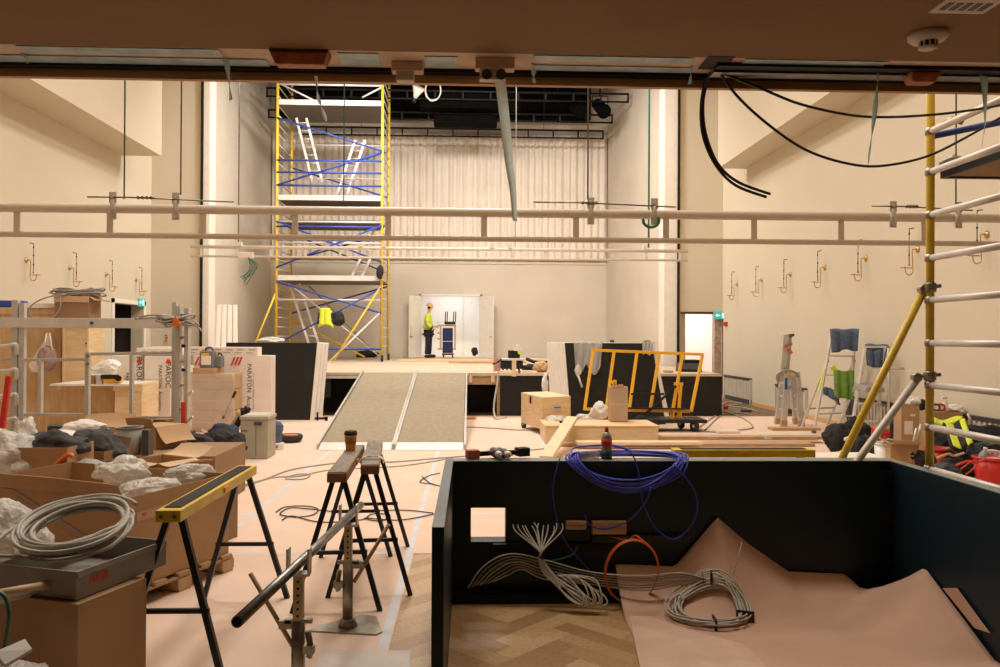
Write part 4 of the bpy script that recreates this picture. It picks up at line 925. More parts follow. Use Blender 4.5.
wx, wy = V((math.cos(rzb), math.sin(rzb))), V((-math.sin(rzb), math.cos(rzb)))
BW, BD = 1.42, .92
ctr = A - wx * BW / 2 + wy * BD / 2
pal = thing('pallet', 'wooden pallet under the biggest cardboard carton', 'pallet', (0, 0, 0))
for k in range(5): MB().bx(-.72, .74, -.46 + k * .205, -.36 + k * .205, .10, .122).build('deck_board', m_raw, pal)
for x in (-.66, .02, .68):
    for y in (-.39, .0, .42): MB().bx(x - .06, x + .06, y - .06, y + .06, .022, .085).build('block', m_plyd, pal)
    MB().bx(x - .05, x + .05, -.46, .48, .085, .10).build('stringer', m_raw, pal)
for y in (-.39, .0, .42): MB().bx(-.72, .74, y - .05, y + .05, .001, .022).build('bottom_board', m_raw, pal)
pal.location = (ctr.x, ctr.y, 0); pal.rotation_euler = (0, 0, rzb)
big = carton('carton', 'biggest cardboard carton with open flaps standing on the wooden pallet', (ctr.x, ctr.y, .124), BW, BD, .545, rzb, m_card, (('f', 25, .09),), mi=m_card)
b = MB().box((BW / 2 + .0015, .02, .42), (.003, .80, .055)); b.build('printed_tape', mat('printed_parcel_tape', (.55, .36, .27), .35, var=.05), big)
t = MB()
for k in range(5):
    y = -.32 + k * .17; t.prism([(BW / 2 + .003, y - .02, .43), (BW / 2 + .003, y, .41), (BW / 2 + .003, y + .02, .43), (BW / 2 + .003, y, .437)], (.0015, 0, 0))
t.build('tape_mark', m_fade, big)
MB().prism([(-.25, -BD / 2 - .001, .54), (-.17, -BD / 2 - .001, .54), (.52, -BD / 2 - .001, .26), (.52, -BD / 2 - .001, .20)], (0, -.003, 0)).build('printed_tape', mat('dull_parcel_tape', (.36, .23, .14), .35), big)
MB().box((BW / 2 + .002, -.2, .17), (.003, .09, .10)).build('address_label', m_board, big)
# small carton, near
n0, n1 = K(78, 603, 3.3), K(147, 577, 3.66)
dv = V((n1.x - n0.x, n1.y - n0.y)); rz2 = math.atan2(dv.y, dv.x) - PI / 2; w2x = V((math.cos(rz2), math.sin(rz2))); ZB2 = .525
c2 = V((n0.x, n0.y)) - w2x * .27 + dv.normalized() * .19
small = carton('carton', 'cardboard carton nearest the camera under the grey box with red letters', (c2.x, c2.y, .1), .54, .38, ZB2 - .1, rz2, m_card, (), open_=False)
MB().box((.2715, -.05, .07), (.003, .06, .07)).build('address_label', m_board, small)
p = carton('carton', 'lower flattened brown carton under the nearest carton', (c2.x + .02, c2.y + .02, .001), .5, .36, .093, rz2, m_cardd, (), open_=False)
g3 = c2 + w2x * .015 + dv.normalized() * .10
abb = carton('grey_box', 'grey cable box with red letters carrying the thick pale cable coil', (g3.x, g3.y, ZB2 + .012), .42, .54, .115, rz2 + .03, m_greyb, (('r', 165, .02),), cat='box')
text('brand_letters', 'ABB', .06, loc(abb, (.12, -.2025, .075)) , Matrix.Rotation(rz2 - .22, 3, 'Z') @ V((1, 0, 0)), (0, 0, 1), m_fade, abb) if 0 else None
def ltext(parent, s, size, p, xd, yd, m, name='lettering'):   # text in the parent's own (unrotated) frame
    return text(name, s, size, p, xd, yd, m, parent)
ltext(abb, 'ABB', .062, (.2112, -.15, .06), (0, 1, 0), (0, 0, 1), m_inkr)
cq = loc(abb, (-.05, .0, .14))
b = MB()
pts = coil(cq, .235, .21, 11, .022, 5, 28, .06, .35)
o = thing('cable_coil', 'thick pale grey cable coil lying on the grey box with red letters', 'cable', (cq.x, cq.y, cq.z - .05))
for q in pts: q.z += (q.y - cq.y) * .33 + .05
b.tube(pts, .0092, 8).build('coil_loops', m_cab, o)
MB().tube(crom([cq + V((-.1, -.2, .0)), cq + V((-.26, -.2, .01)), cq + V((-.32, -.1, .02)), cq + V((-.30, .08, .07)), cq + V((-.2, .2, .1))], 8), .009, 8).build('loose_loop', m_cab, o)
# rolls and tubes left of the grey box
for k, (a, b_, r_, m, lab) in enumerate((((-30, 615), (38, 588), .02, m_aluw, 'grey plastic pipe lying across the nearest carton'), ((-30, 640), (62, 594), .017, m_ply, 'pale wooden batten lying across the nearest carton'))):
    p, q = K(*a, 3.22), K(*b_, 3.42); p.z = ZB2 + .03 + .03 * k; q.z = ZB2 + .03 + .03 * k
    tag(MB().tube([p, q], r_, 10).build('pipe_offcut' if k == 0 else 'batten', m), lab, 'pipe' if k == 0 else 'batten')
cable('teal_cable', [K(x, y, 3.1) for x, y in ((-10, 590), (4, 596), (9, 615), (5, 645), (2, 680))], .008, m_cagr, 'dark teal cable hanging at the picture edge over the near carton')
o = MB().blob(G(12, 690, .28), (.35, .3, .22), 21, .25, 2).build('plastic_bag', m_film); tag(o, 'crumpled clear plastic at the foot of the nearest carton', 'plastic', 'crumpled clear plastic bags')
o = MB().prism([K(-5, 655, 3.0), K(25, 642, 3.05), K(32, 652, 3.0), K(5, 668, 2.95)], (0, 0, .012)).build('white_offcut', m_white); tag(o, 'white board offcut lying low at the picture edge', 'offcut')
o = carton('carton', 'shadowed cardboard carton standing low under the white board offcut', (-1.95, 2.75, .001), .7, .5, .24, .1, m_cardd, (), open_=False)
o = MB().blob(K(3, 545, 4.1) , (.42, .4, .46), 5, .2, 2, zmin=.2).build('plastic_bag', m_film); tag(o, 'clear plastic bag slumped behind the thick pale coil', 'plastic', 'crumpled clear plastic bags')
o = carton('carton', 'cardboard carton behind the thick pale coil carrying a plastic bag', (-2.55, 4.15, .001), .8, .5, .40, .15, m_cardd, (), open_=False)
# ================================================================== LEFT HEAP (behind the big carton)
gb = 'base cartons under the heap'
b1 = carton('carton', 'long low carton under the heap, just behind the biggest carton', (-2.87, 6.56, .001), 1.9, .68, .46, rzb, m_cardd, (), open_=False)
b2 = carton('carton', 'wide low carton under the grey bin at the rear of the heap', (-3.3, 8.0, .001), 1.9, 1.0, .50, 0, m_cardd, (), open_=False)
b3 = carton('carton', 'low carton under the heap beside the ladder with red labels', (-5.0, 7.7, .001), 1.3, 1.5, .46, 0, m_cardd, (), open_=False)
c = carton('carton', 'open carton filled with charcoal cloth and an orange strap', K(51, 485, 6.35), .46, .40, .30, -.03, m_card, ())
c.location.z = .472
o = MB().blob(K(52, 452, 6.4), (.62, .42, .34), 6, .22, 2.2, .1, zmin=.70).build('charcoal_cloth', m_grcl); tag(o, 'charcoal cloth heaped in the open carton with orange strap', 'cloth')
b = MB(); q = [K(x, y, 6.13) for x, y in ((50, 474), (57, 464), (68, 455), (73, 457))]; b.tube(crom(q, 5), .018, 6)
q = [K(x, y, 6.13) for x, y in ((77, 467), (79, 474), (80, 480))]; b.tube(crom(q, 5), .018, 6); tag(b.build('orange_strap', m_caor), 'orange strap hanging over the front of the carton with charcoal cloth', 'strap')
o = MB().blob(K(95, 455, 6.9), (.44, .40, .46), 12, .25, 2.1, zmin=.48).build('black_bag', m_grcl); tag(o, 'dark crumpled cloth bag between the carton and the grey bin', 'bag')
o = MB().blob(K(88, 472, 6.3) , (.24, .3, .2), 9, .1, 2).build('grey_roll', m_grey); tag(o, 'small grey wrapped roll beside the clear bag on the heap', 'roll')
def bag(px, py, Y, d, seed, m, lab, zmin=None, rz=0): o = MB().blob(K(px, py, Y), d, seed, .3, 2.3, rz, zmin=zmin, ridge=.6).build('plastic_bag', m); return tag(o, lab, 'plastic', 'crumpled clear plastic bags')
bag(12, 458, 6.3, (.55, .5, .42), 31, m_film, 'big clear plastic bag bulging at the picture edge behind the carton', .48)
bag(84, 430, 7.9, (.42, .3, .22), 32, m_bag, 'white plastic film behind the charcoal cloth, below the aluminium rails')
bag(62, 440, 7.4, (.55, .4, .20), 33, m_bag, 'white plastic film spread just behind the charcoal cloth')
bag(26, 432, 8.2, (.22, .2, .3), 34, m_film, 'small clear bag standing between the two aluminium uprights')
bag(121, 472, 5.6, (.40, .34, .22), 35, m_film, 'clear plastic bag lying inside the biggest carton')
bag(152, 489, 5.25, (.42, .3, .16), 36, m_film, 'clear plastic film bunched over the edge of the biggest carton', None, .5)
bag(190, 474, 5.75, (.34, .28, .16), 37, m_film, 'clear plastic film on the biggest carton near the aluminium profiles', None, .5)
o = MB().bx(*[f(K(100, 480, 5.5), K(145, 480, 5.8)) for f in (lambda a, b: a.x, lambda a, b: b.x)], 5.35, 5.75, .60, .612).build('cardboard_sheet', m_cardl); tag(o, 'flat cardboard sheet under the clear bag in the biggest carton', 'cardboard')
# grey bin
p = K(129, 456, 7.6); o = thing('waste_bin', 'round grey plastic bin standing on the heap of cartons', 'bin', p); h = K(129, 428, 7.6).z - p.z
MB().lathe([(.105, 0), (.12, h), (.112, h), (.098, .01)], p, seg=26).build('bin_body', m_grey, o); MB().lathe([(.12, h), (.128, h + .005), (.126, h + .014), (.112, h + .012), (.112, h)], p, seg=26).build('bin_rim', m_greyb, o)
b = MB().bx(p.x + .14, p.x + .20, p.y - .06, p.y + .06, p.z - .02, p.z + h * .95); tag(b.build('grey_roll', m_greyd), 'dark grey roll standing beside the round bin', 'roll')
# dark open carton with orange cloth
p = K(103, 464, 6.9); c = carton('carton', 'dark open carton with orange cloth inside standing in front of the bin', p, .28, .30, .13, -.3, m_cardd, (('b', 20, .08), ('l', 50, .10)))
o = MB().blob(p + V((.05, .02, .15)), (.12, .10, .10), 5, .3, 2).build('orange_cloth', m_caor); tag(o, 'orange cloth poking out of the dark open carton', 'cloth')
p = K(103, 431, 8.3); tag(carton('carton', 'flat brown carton lid lying behind the grey bin', p, .5, .3, .05, .15, m_card, (('b', 60, .18),), open_=False), None, None)
p = K(158, 449, 8.2); c = carton('carton', 'brown carton with slanting flap beside the ladder with red labels', p, .36, .40, .24, -.45, m_card, (('r', 140, .2), ('f', 30, .1)), open_=False)
p = K(160, 478, 6.45); c = carton('carton', 'open carton with pale flaps spread wide in front of the grey bin', p, .40, .34, .15, -.55, m_card, (('f', 84, .20), ('r', 88, .22), ('b', 70, .2)), mi=m_cardl)
o = MB().box(K(146, 427, 8.6), (.14, .1, .06), .5, .3, .4).build('small_box', m_blab, bev=.004); tag(o, 'small blue and yellow packet lying above the cartons on the heap', 'packet')
for i, (px, py, sx, m, lab) in enumerate(((163, 424, .16, m_cardd, 'small dark carton on the heap behind the slanting flap'), (60, 430, .2, m_greyd, 'small dark case at the back of the heap under the aluminium rail'), (14, 436, .24, m_greyd, 'dark tool case at the far edge of the heap'))):
    p = K(px, py, 8.9); r = thing('tool_case', lab, 'case', p); MB().box(p, (sx, .2, .12), .2 * i).build('case_body', m, r, bev=.01); MB().tube([p + V((-.05, -.1, .04)), p + V((-.04, -.13, .05)), p + V((.04, -.13, .05)), p + V((.05, -.1, .04))], .008, 6).build('case_handle', m_blkm, r)
# ---- aluminium rails and uprights
YR = 9.2
al = thing('aluminium_rack', 'aluminium rail rack with uprights standing above the heap of cartons', 'rack', (K(90, 400, YR).x, YR, 0))
def ab(a, b, w, m=m_alu, Y=YR, n='rack_rail', Yb=None, par=al): MB().bar(K(*a, Y), K(*b, Yb or Y), w, w * 1.2, (0, 1, 0) if abs(a[0] - b[0]) < 6 else (0, 0, 1)).build(n, m, par, bev=.004)
ab((-12, 322.5), (174, 323.5), .092, m_aluw)
MB().lathe([(.018, 0), (.018, .02)], K(92, 323, YR - .05), (0, -1, 0), 10).build('blue_plug', m_blab, al)
for x, y0, y1, w in ((16, 300, 436, .07), (23, 303, 436, .06), (88, 352, 418, .045), (41, 360, 415, .035), (132, 354, 417, .035), (175, 302, 452, .05)): 
    a = K(x, y0, YR); z1 = 0.002 if x in (16, 23, 175) else K(x, y1, YR).z; MB().bx(a.x - w / 2, a.x + w / 2, YR - .03, YR + .03, z1, a.z).build('upright', m_alu, al, bev=.004)
for a, b in (((-12, 360), (86, 359.5)), ((91, 354), (174, 353)), ((-12, 414), (86, 415)), ((91, 417), (174, 418))): ab(a, b, .03)
for y in (347, 372, 397, 421):
    MB().tube(crom([K(-10, y, YR - .05), K(8, y - 1, YR - .07), K(16, y - 2.5, YR - .05), K(17, y + 8, YR - .03)], 5), .024, 8).build('rack_rung', m_aluw, al)
p = K(88, 356, YR - .05); MB().lathe([(.02, 0), (.02, .015)], p, (0, -1, 0), 10).lathe([(.02, 0), (.02, .015)], p + V((0, 0, -.09)), (0, -1, 0), 10).build('rack_bolt', m_galv, al)
MB().bar(K(2, 428, 8.6), K(9, 376, 8.6), .05, .04, (0, 1, 0)).build('red_lever', m_red, al)
# extension ladder with red labels
ld = thing('extension_ladder', 'upright aluminium ladder with red labels standing behind the heap', 'ladder', (K(184, 460, 8.9).x, 8.9, 0))
for k, x in enumerate((179, 187.5)):
    a, b_ = K(x, 306 + 2 * k, 8.9), K(x, 462, 8.9); MB().bx(a.x - .022, a.x + .022, 8.86, 8.95, .002, a.z).build('ladder_stile', m_alu, ld, bev=.004)
t = MB()
for k in range(7): z = .3 + k * .26; t.tube([(K(179, 400, 8.9).x, 8.9, z), (K(187.5, 400, 8.9).x, 8.9, z)], .016, 8)
t.build('ladder_rung', m_aluw, ld)
for y0, y1 in ((402, 426), (427, 459)): a, b_ = K(181, y1, 8.855), K(185.5, y0, 8.855); MB().bx(a.x, b_.x, 8.85, 8.858, a.z, b_.z).build('red_label', m_inkr, ld)
for y in (346, 370): MB().lathe([(.02, 0), (.02, .01)], K(183.5, y, 8.85), (0, -1, 0), 10).build('ladder_plug', m_blk, ld)
for y in (392.5, 418): MB().prism([K(186, y + 2, 8.85), K(192, y - 2, 8.8), K(193, y, 8.8), K(187, y + 5, 8.85)], (0, .03, 0)).build('ladder_catch', m_bag, ld)
def ropecoil(c, rx, rz_, n, seed, m, lab, droop=()):
    rnd = random.Random(seed); b = MB()
    for i in range(n):
        ox, oz = rnd.uniform(-.05, .05), rnd.uniform(-.04, .05); k = rnd.uniform(.75, 1.1)
        b.tube([c + V((ox + rx * k * math.cos(a), .14 * math.sin(a) * k, oz + rz_ * math.sin(a * 2 + i) + rnd.uniform(-.008, .008))) for a in [2 * PI * q / 22 for q in range(22)]], .012, 6, closed=True)
    for d in droop: b.tube(crom(d, 6), .011, 6)
    return tag(b.build('cable_bunch', m), lab, 'cable')
ropecoil(K(176, 321, 8.9), .17, .02, 10, 3, m_cabd, 'grey cable bunch hanging over the upright ladder ends', ([K(x, y, 8.8) for x, y in ((140, 317), (155, 315), (175, 318), (192, 323), (202, 331))], [K(x, y, 8.8) for x, y in ((135, 319), (160, 318), (180, 323), (198, 326), (195, 322))]))
p = K(176, 321, 8.7); tag(MB().prism([p + V((-.05, 0, -.05)), p + V((.06, 0, -.06)), p + V((-.01, 0, .06))], (0, .02, 0)).build('orange_flag', m_caor), 'orange triangular flag on the grey cable bunch at the ladder top', 'flag')
# ---- plywood crates behind the rack
YC = 12.2
def crate(px0, px1, py0, py1, Y, dep, m, lab, planks=0):
    a, b_ = K(px0, py1, Y), K(px1, py0, Y); z0 = max(.004, a.z) if a.z > .25 else .004
    r = thing('plywood_crate', lab, 'crate', ((a.x + b_.x) / 2, Y, z0)); MB().bx(a.x, b_.x, Y, Y + dep, z0, b_.z).build('crate_body', m, r, bev=.004)
    MB().bx(a.x - .015, b_.x + .015, Y - .018, Y, z0 + .02, z0 + .12).build('crate_batten', m, r, bev=.003); MB().bx(a.x - .015, b_.x + .015, Y - .018, Y, b_.z - .10, b_.z).build('crate_batten', m, r, bev=.003)
    return r
crate(-30, 61, 308, 470, YC + .2, 1.0, m_plyd, 'tall dark plywood crate behind the aluminium rack with bag hanging on it')
crate(62, 89.5, 318, 384, YC - .3, .5, m_ply, 'tall pale plywood board crate standing under the cardboard box') if 0 else None
a, b_ = K(62, 470, YC), K(89.5, 322, YC); r = thing('plywood_cabinet', 'tall narrow pale plywood cabinet carrying the cardboard box and coil', 'cabinet', ((a.x + b_.x) / 2, YC, .004))
MB().bx(a.x, b_.x, YC, YC + .5, .004, b_.z).build('cabinet_body', m_ply, r, bev=.004)
for x in (a.x, b_.x - .03): MB().bx(x, x + .03, YC - .015, YC, .004, b_.z).build('edge_batten', m_pine, r)
MB().lathe([(.012, 0), (.012, .01)], K(93, 349, YC) if 0 else V((b_.x - .04, YC - .015, 1.5)), (0, -1, 0), 8).build('cabinet_knob', m_blk, r)
lowc = crate(58, 114, 384, 470, 11.6, .5, m_plyd, 'low plywood crate carrying the yellow drill and white bag')
crate(114, 142, 384, 470, 11.3, .6, m_ply, 'low paler plywood crate beside the white lettered boards')
a = K(61, 384.5, 11.5); b_ = K(141, 380, 11.5); MB().bx(a.x, b_.x, 11.2, 12.15, a.z, a.z + .025).build('crate_lid', m_bag, lowc)
p = K(78, 321, YC + .1); c = carton('carton', 'cardboard box with open side standing on the narrow plywood cabinet', p, .50, .4, K(78, 297, YC).z - p.z, 0, m_cardd, (('r', 110, .18),), open_=False, mi=m_card)
MB().bx(-.25, .25, -.215, -.2, K(78, 302.5, YC).z - p.z, K(78, 297, YC).z - p.z + .006).build('box_edge', m_cardl, c)
ropecoil(K(78, 293, YC + .1), .36, .025, 12, 8, m_cabd, 'big grey cable coil lying on top of the cardboard box', ([K(x, y, YC - .15) for x, y in ((66, 294), (45, 298), (31, 306), (30, 315), (38, 321), (52, 318), (60, 308), (60, 296))],))
p = K(48, 306, YC + .3); tag(MB().box(p, (.5, .3, .07), .1).build('white_sheet', m_bag, bev=.005), 'white sheet lying on the dark plywood crate below the cable loop', 'sheet')
p = K(10, 304, YC + .4); tag(MB().box(p, (.42, .25, .10), .1).build('blue_case', m_blue, bev=.01), 'bright blue flat case lying on the tall dark crate', 'case')
# hanging cloth bag
h = K(49, 333, YC - .1); o = thing('hanging_bag', 'white bag with blue and orange pattern hanging on dark crate', 'bag', K(45, 372, YC - .1))
MB().prism([h, K(28, 365, YC), K(31, 372, YC), K(41, 373, YC), K(50, 345, YC)], (0, .05, 0)).build('bag_fold', m_bag, o, bev=.01)
MB().blob(K(47, 359, YC - .12), (.27, .16, .36), 7, .12, 2).build('bag_body', mat('blue_orange_print', (.50, .25, .16), .8, scale=26, c2=(.20, .23, .33)), o)
MB().tube([h + V((-.02, -.02, 0)), K(43, 352, YC - .15)], .012, 6).tube([h + V((.02, -.02, 0)), K(52, 350, YC - .15)], .012, 6).build('bag_strap', m_bag, o)
# drill case, cup, bag on low crate
zc = a.z + .025
p = K(113, 378, 11.3); p.z = zc + .06; o = thing('power_tool', 'yellow and black power tool lying on the low plywood crate', 'tool', (p.x, p.y, zc))
MB().box(p, (.24, .16, .10), .15).build('tool_body', m_org, o, bev=.03); MB().box(p + V((-.02, -.05, .04)), (.22, .1, .06), .15).build('tool_grip', m_blkm, o, bev=.015); MB().lathe([(.04, 0), (.04, .06)], p + V((.09, -.05, .02)), (.6, -1, 0), 12).build('tool_head', m_blk, o)
o = MB().blob(K(107, 368, 11.6), (.42, .3, .26), 17, .22, 2, zmin=zc + .002).build('white_bag', m_bag); tag(o, 'crumpled white bag behind the yellow power tool on the crate', 'bag')
for px, m, lab in ((99.5, m_alu, 'silver tin can standing on the low crate beside the white bag'), (93, m_cardd, 'brown jar standing on the low crate beside the silver can')):
    p = K(px, 383, 11.25); p.z = zc; o = thing('tin_can' if px > 95 else 'jar', lab, 'can', p); MB().lathe([(.05, 0), (.052, .005), (.052, .12), (.05, .125)], p, seg=16).build('can_body', m, o); MB().lathe([(.053, .118), (.053, .13), (.04, .131)], p, seg=16).build('can_rim', m_bag, o)
# ---- white lettered insulation boards
def wboard(px0, px1, py0, py1, Y, dep, lab, words, name='insulation_board'):
    a, b_ = K(px0, py1, Y), K(px1, py0, Y); r = thing(name, lab, 'board', ((a.x + b_.x) / 2, Y, .006), 'white lettered insulation boards')
    MB().bx(a.x, b_.x, Y, Y + dep, .006 if a.z < .3 else a.z, b_.z).build('board_body', m_board, r, bev=.006)
    for s_, px, py, sz, m in words: ltext(r, s_, sz, K(px, py, Y - .002), (0, 0, -1), (1, 0, 0), m)
    return r
w1 = wboard(143.5, 171, 356, 470, 12.2, .35, 'white insulation board pack with black lettering behind the rack upright', [('PAROC', 171 - 3, 375, .12, m_ink), ('PARATON  Acoustics', 160, 388, .075, m_ink)])
w2 = wboard(110, 142.5, 355.5, 470, 12.3, .3, 'white insulation board pack with red logo, behind the low crates', [('PAROC', 139, 370, .12, m_ink), ('PAR', 127, 377, .07, m_ink)])
for w_, px in ((w1, 168.5), (w2, 139)):
    p = K(px, 361.5, 12.19 if w_ is w1 else 12.29); MB().lathe([(.035, 0), (.035, .003)], p, (0, -1, 0), 12).build('red_logo', m_inkr, w_)
w3 = wboard(193, 271.5, 355.5, 426, 14.3, .3, 'white insulation board pack with black lettering behind the wrapped cardboard stack', [('PAROC', 238, 405, .16, m_ink), ('PARATON  Acoustics', 249, 392, .11, m_ink), ('for interior ceilings and walls', 253.5, 392, .055, m_inkg)])
for px in (199, 235):
    p = K(px, 361, 14.29)
    for k in range(3): q = p + V((-.08 + k * .06, 0, -.07)); MB().prism([q, q + V((.035, 0, 0)), q + V((.095, 0, .14)), q + V((.06, 0, .14))], (0, -.002, 0)).build('red_stripe', m_inkr, w3)
a, b_ = K(130, 355, 12.5), K(259, 347, 14.2); o = thing('wrapped_boards', 'long white film-wrapped board pack lying on top of the lettered boards', 'board', ((a.x + b_.x) / 2, 14.4, a.z))
zz3 = w3_z = K(230, 355.3, 14.3).z
a = K(150, 347.5, 14.4); b_ = K(259, 347.5, 14.4)
MB().bx(a.x, b_.x, 14.32, 14.6, zz3 + .002, zz3 + .145).build('pack_body', m_board, o, bev=.01)
t = MB()
for k in range(9): x = a.x + .15 + k * .2; t.bx(x, x + .12, 14.316, 14.32, zz3 + .09, zz3 + .105); t.bx(x - .05, x + .08, 14.316, 14.32, zz3 + .04, zz3 + .052)
t.build('printed_lines', m_inkg, o)
p1_ = K(130, 347.5, 12.2); o = thing('wrapped_boards', 'shorter white film-wrapped pack lying over the logo board packs', 'board', p1_)
z4 = K(150, 355.3, 12.2).z; a, b_ = K(130, 350, 12), K(172, 350, 12)
MB().bx(a.x, b_.x, 12.22, 12.6, z4 + .005, z4 + .11).build('pack_body', m_board, o, bev=.01)
t = MB()
for k in range(4): x = a.x + .08 + k * .14; t.bx(x, x + .09, 12.217, 12.22, z4 + .05, z4 + .062)
t.build('printed_lines', m_inkg, o)
# red marks low on wall behind
p = KX(166.5, 338, XL + .0) if 0 else K(166.5, 338, YP - .01); o = thing('red_wall_sign', 'small red lettered mark on the pale wall beside the dark edge strip', 'sign', p)
MB().bx(p.x - .045, p.x + .045, YP - .012, YP - .004, p.z - .12, p.z + .12).build('sign_plate', m_wall, o); t = MB()
for k in range(3): t.bx(p.x - .03, p.x + .025 + .01 * (k % 2), YP - .016, YP - .012, p.z - .09 + k * .065, p.z - .045 + k * .065)
t.build('red_mark', m_inkr, o)
# shrink-wrapped cardboard stack
a, b_ = K(192, 430, 13.6), K(234, 368, 13.6)
for k, (f0, f1) in enumerate(((0, .33), (.34, .66), (.67, 1))):
    z0, z1 = .006 + (b_.z - .006) * f0, .006 + (b_.z - .006) * f1
    for h_, (xa_, xb_) in enumerate(((a.x, a.x + .37), (a.x + .375, b_.x))):
        lb = ['bottom', 'middle', 'top'][k] + (' brown box of the shrink-wrapped stack, column below the grey canisters' if h_ == 0 else ' brown box of the shrink-wrapped stack, column nearer the beige cabinet')
        r = thing('packing_box', lb, 'box', (xa_, 13.6, z0), 'shrink-wrapped brown boxes'); MB().bx(xa_, xb_, 13.6, 14.1, z0, z1 - (.10 if h_ and k == 2 else 0)).build('box_body', m_card, r, bev=.006); MB().bx(xa_ + .0, xb_, 13.597, 13.6, (z0 + z1) / 2 - .03, (z0 + z1) / 2 - .005).build('box_tape', m_cardl, r)
o = MB().sheet(lambda u, v: (a.x - .02 + (b_.x - a.x + .04) * u, 13.585 - .02 * noise.noise(V((u * 5, v * 5, 2))), .02 + (b_.z - .12) * v), 16, 16, .002).build('shrink_wrap', m_wrap); tag(o, 'clear shrink wrap stretched over the stack of brown boxes', 'wrap')
for i, (px, w_, h_, lab) in enumerate(((208, .23, .34, 'grey canister with orange label standing on the wrapped boxes'), (219, .13, .24, 'smaller grey canister with yellow cap behind the labelled one'))):
    p = K(px, 368, 13.75 + .1 * i); p.z = b_.z + .002; o = thing('canister', lab, 'canister', p)
    MB().bx(p.x - w_ / 2, p.x + w_ / 2, p.y - .1, p.y + .1, p.z, p.z + h_ * .82).build('canister_body', m_greyd if 0 else mat('grey_canister_' + 'ab'[i], (.17, .18, .18), .45), o, bev=.02)
    MB().tube(crom([p + V((-w_ * .2, 0, h_ * .8)), p + V((-w_ * .1, 0, h_ * .97)), p + V((w_ * .25, 0, h_ * .97)), p + V((w_ * .38, 0, h_ * .78))], 5), .018, 8).build('canister_handle', m_greyd, o)
    MB().lathe([(.028, 0), (.028, .04)], p + V((-w_ * .32, 0, h_ * .81)), seg=12).build('canister_cap', m_org, o)
    if i == 0:
        MB().bx(p.x - .08, p.x + .08, p.y - .104, p.y - .1, p.z + .05, p.z + .2).build('canister_label', m_board, o); MB().bx(p.x - .08, p.x + .05, p.y - .106, p.y - .1, p.z + .2, p.z + .245).build('orange_label', m_org, o)
# big black boards
a, b_ = K(222, 421, 15.6), K(316, 343, 15.7)
o = thing('black_board_stack', 'big black board stack with pale edges leaning at the stage front by the ramp', 'board', ((a.x + b_.x) / 2, 15.8, .006))
def lean(x, y, z): return V((x, y + .16 * z, z))
xr = b_.x; zt5 = b_.z
MB().hexa([lean(a.x, 15.6, .006), lean(xr - .08, 15.6, .006), lean(xr - .08, 15.66, .006), lean(a.x, 15.66, .006), lean(a.x, 15.6, zt5), lean(xr, 15.6, zt5), lean(xr, 15.66, zt5), lean(a.x, 15.66, zt5)]).build('black_face', m_panel, o, bev=.004)
for k in range(3):
    q = .066 * k; MB().hexa([lean(xr - .08 + .0 , 15.56 + q, .006), lean(xr + .00 + .06 * k, 15.56 + q, .006), lean(xr + .00 + .06 * k, 15.62 + q, .006), lean(xr - .08, 15.62 + q, .006), lean(xr + .005, 15.56 + q, zt5 + .01), lean(xr + .10 + .05 * k, 15.56 + q, zt5 - .01), lean(xr + .10 + .05 * k, 15.62 + q, zt5), lean(xr, 15.62 + q, zt5)]).build('pale_edge_board', m_white, o, bev=.004)
o = thing('floor_clamp', 'small black clamp on the floor beside the ramp foot', 'clamp', G(320, 421)); p = G(320, 421); MB().bar(p + V((-.1, 0, .05)), p + V((.14, 0, .05)), .05, .04).build('clamp_bar', m_blk, o); MB().bar(p + V((-.05, 0, .01)), p + V((-.05, 0, .17)), .03, .03).build('clamp_jaw', m_blk, o); MB().bar(p + V((.12, 0, .005)), p + V((.12, 0, .08)), .05, .05).build('clamp_jaw', m_blk, o)
# white boards leaning on the jamb
for i in range(4):
    x0 = K(211 + i * 5.4, 304, 20.4).x; xb2 = x0 + .10 + .02 * i; z1 = K(215, 304.5, 20.8).z
    o = thing('white_plank', ['first', 'second', 'third', 'fourth'][i] + ' white plank leaning at the pale jamb, counted from the dark edge strip', 'plank', (xb2, 20.2, .8), 'white planks leaning at the jamb')
    MB().hexa([(xb2 + .06, 20.2, ZS + .002), (xb2 + .16, 20.2, ZS + .002), (xb2 + .16, 20.24, ZS + .002), (xb2 + .06, 20.24, ZS + .002), (x0, 20.9, z1), (x0 + .10, 20.9, z1), (x0 + .10, 20.94, z1), (x0, 20.94, z1)]).build('plank_face', m_white, o, bev=.006)
# ---- things on the floor by the cabinet
p = G(254, 459.5); cw, chh = .36, .57
o = thing('storage_cabinet', 'beige grey storage cabinet standing on the floor beside the black bags', 'cabinet', (p.x, p.y + .2, .005))
MB().bx(p.x - cw / 2, p.x + cw / 2, p.y, p.y + .42, .005, chh - .05).build('cabinet_body', mat('beige_grey_plastic', (.42, .38, .29), .55, var=.04), o, bev=.01)
MB().bx(p.x - cw / 2 - .01, p.x + cw / 2 + .01, p.y - .01, p.y + .43, chh - .05, chh).build('cabinet_lid', mat('beige_lid', (.47, .43, .33), .55, var=.04), o, bev=.01)
MB().bx(p.x + .0, p.x + .10, p.y - .012, p.y, chh - .12, chh - .075).build('lid_latch', m_greyd, o); MB().bx(p.x - .17, p.x - .09, p.y - .006, p.y, chh - .2, chh - .185).build('side_slot', m_greyd, o); MB().bx(p.x + .02, p.x + .026, p.y - .004, p.y, .05, chh - .14).build('door_seam', m_greyd, o)
for k in range(3): MB().bx(p.x - .15, p.x + .15, p.y + .05 + .12 * k, p.y + .13 + .12 * k, chh, chh + .012).build('lid_rib', m_bag, o)
o = MB().blob(K(222, 446, 9.6), (.58, .5, .5), 41, .25, 2.2, zmin=.006).build('black_bag', m_bkcl); tag(o, 'glossy black rubbish bag heaped beside the beige cabinet', 'bag', 'black bags by the cabinet')
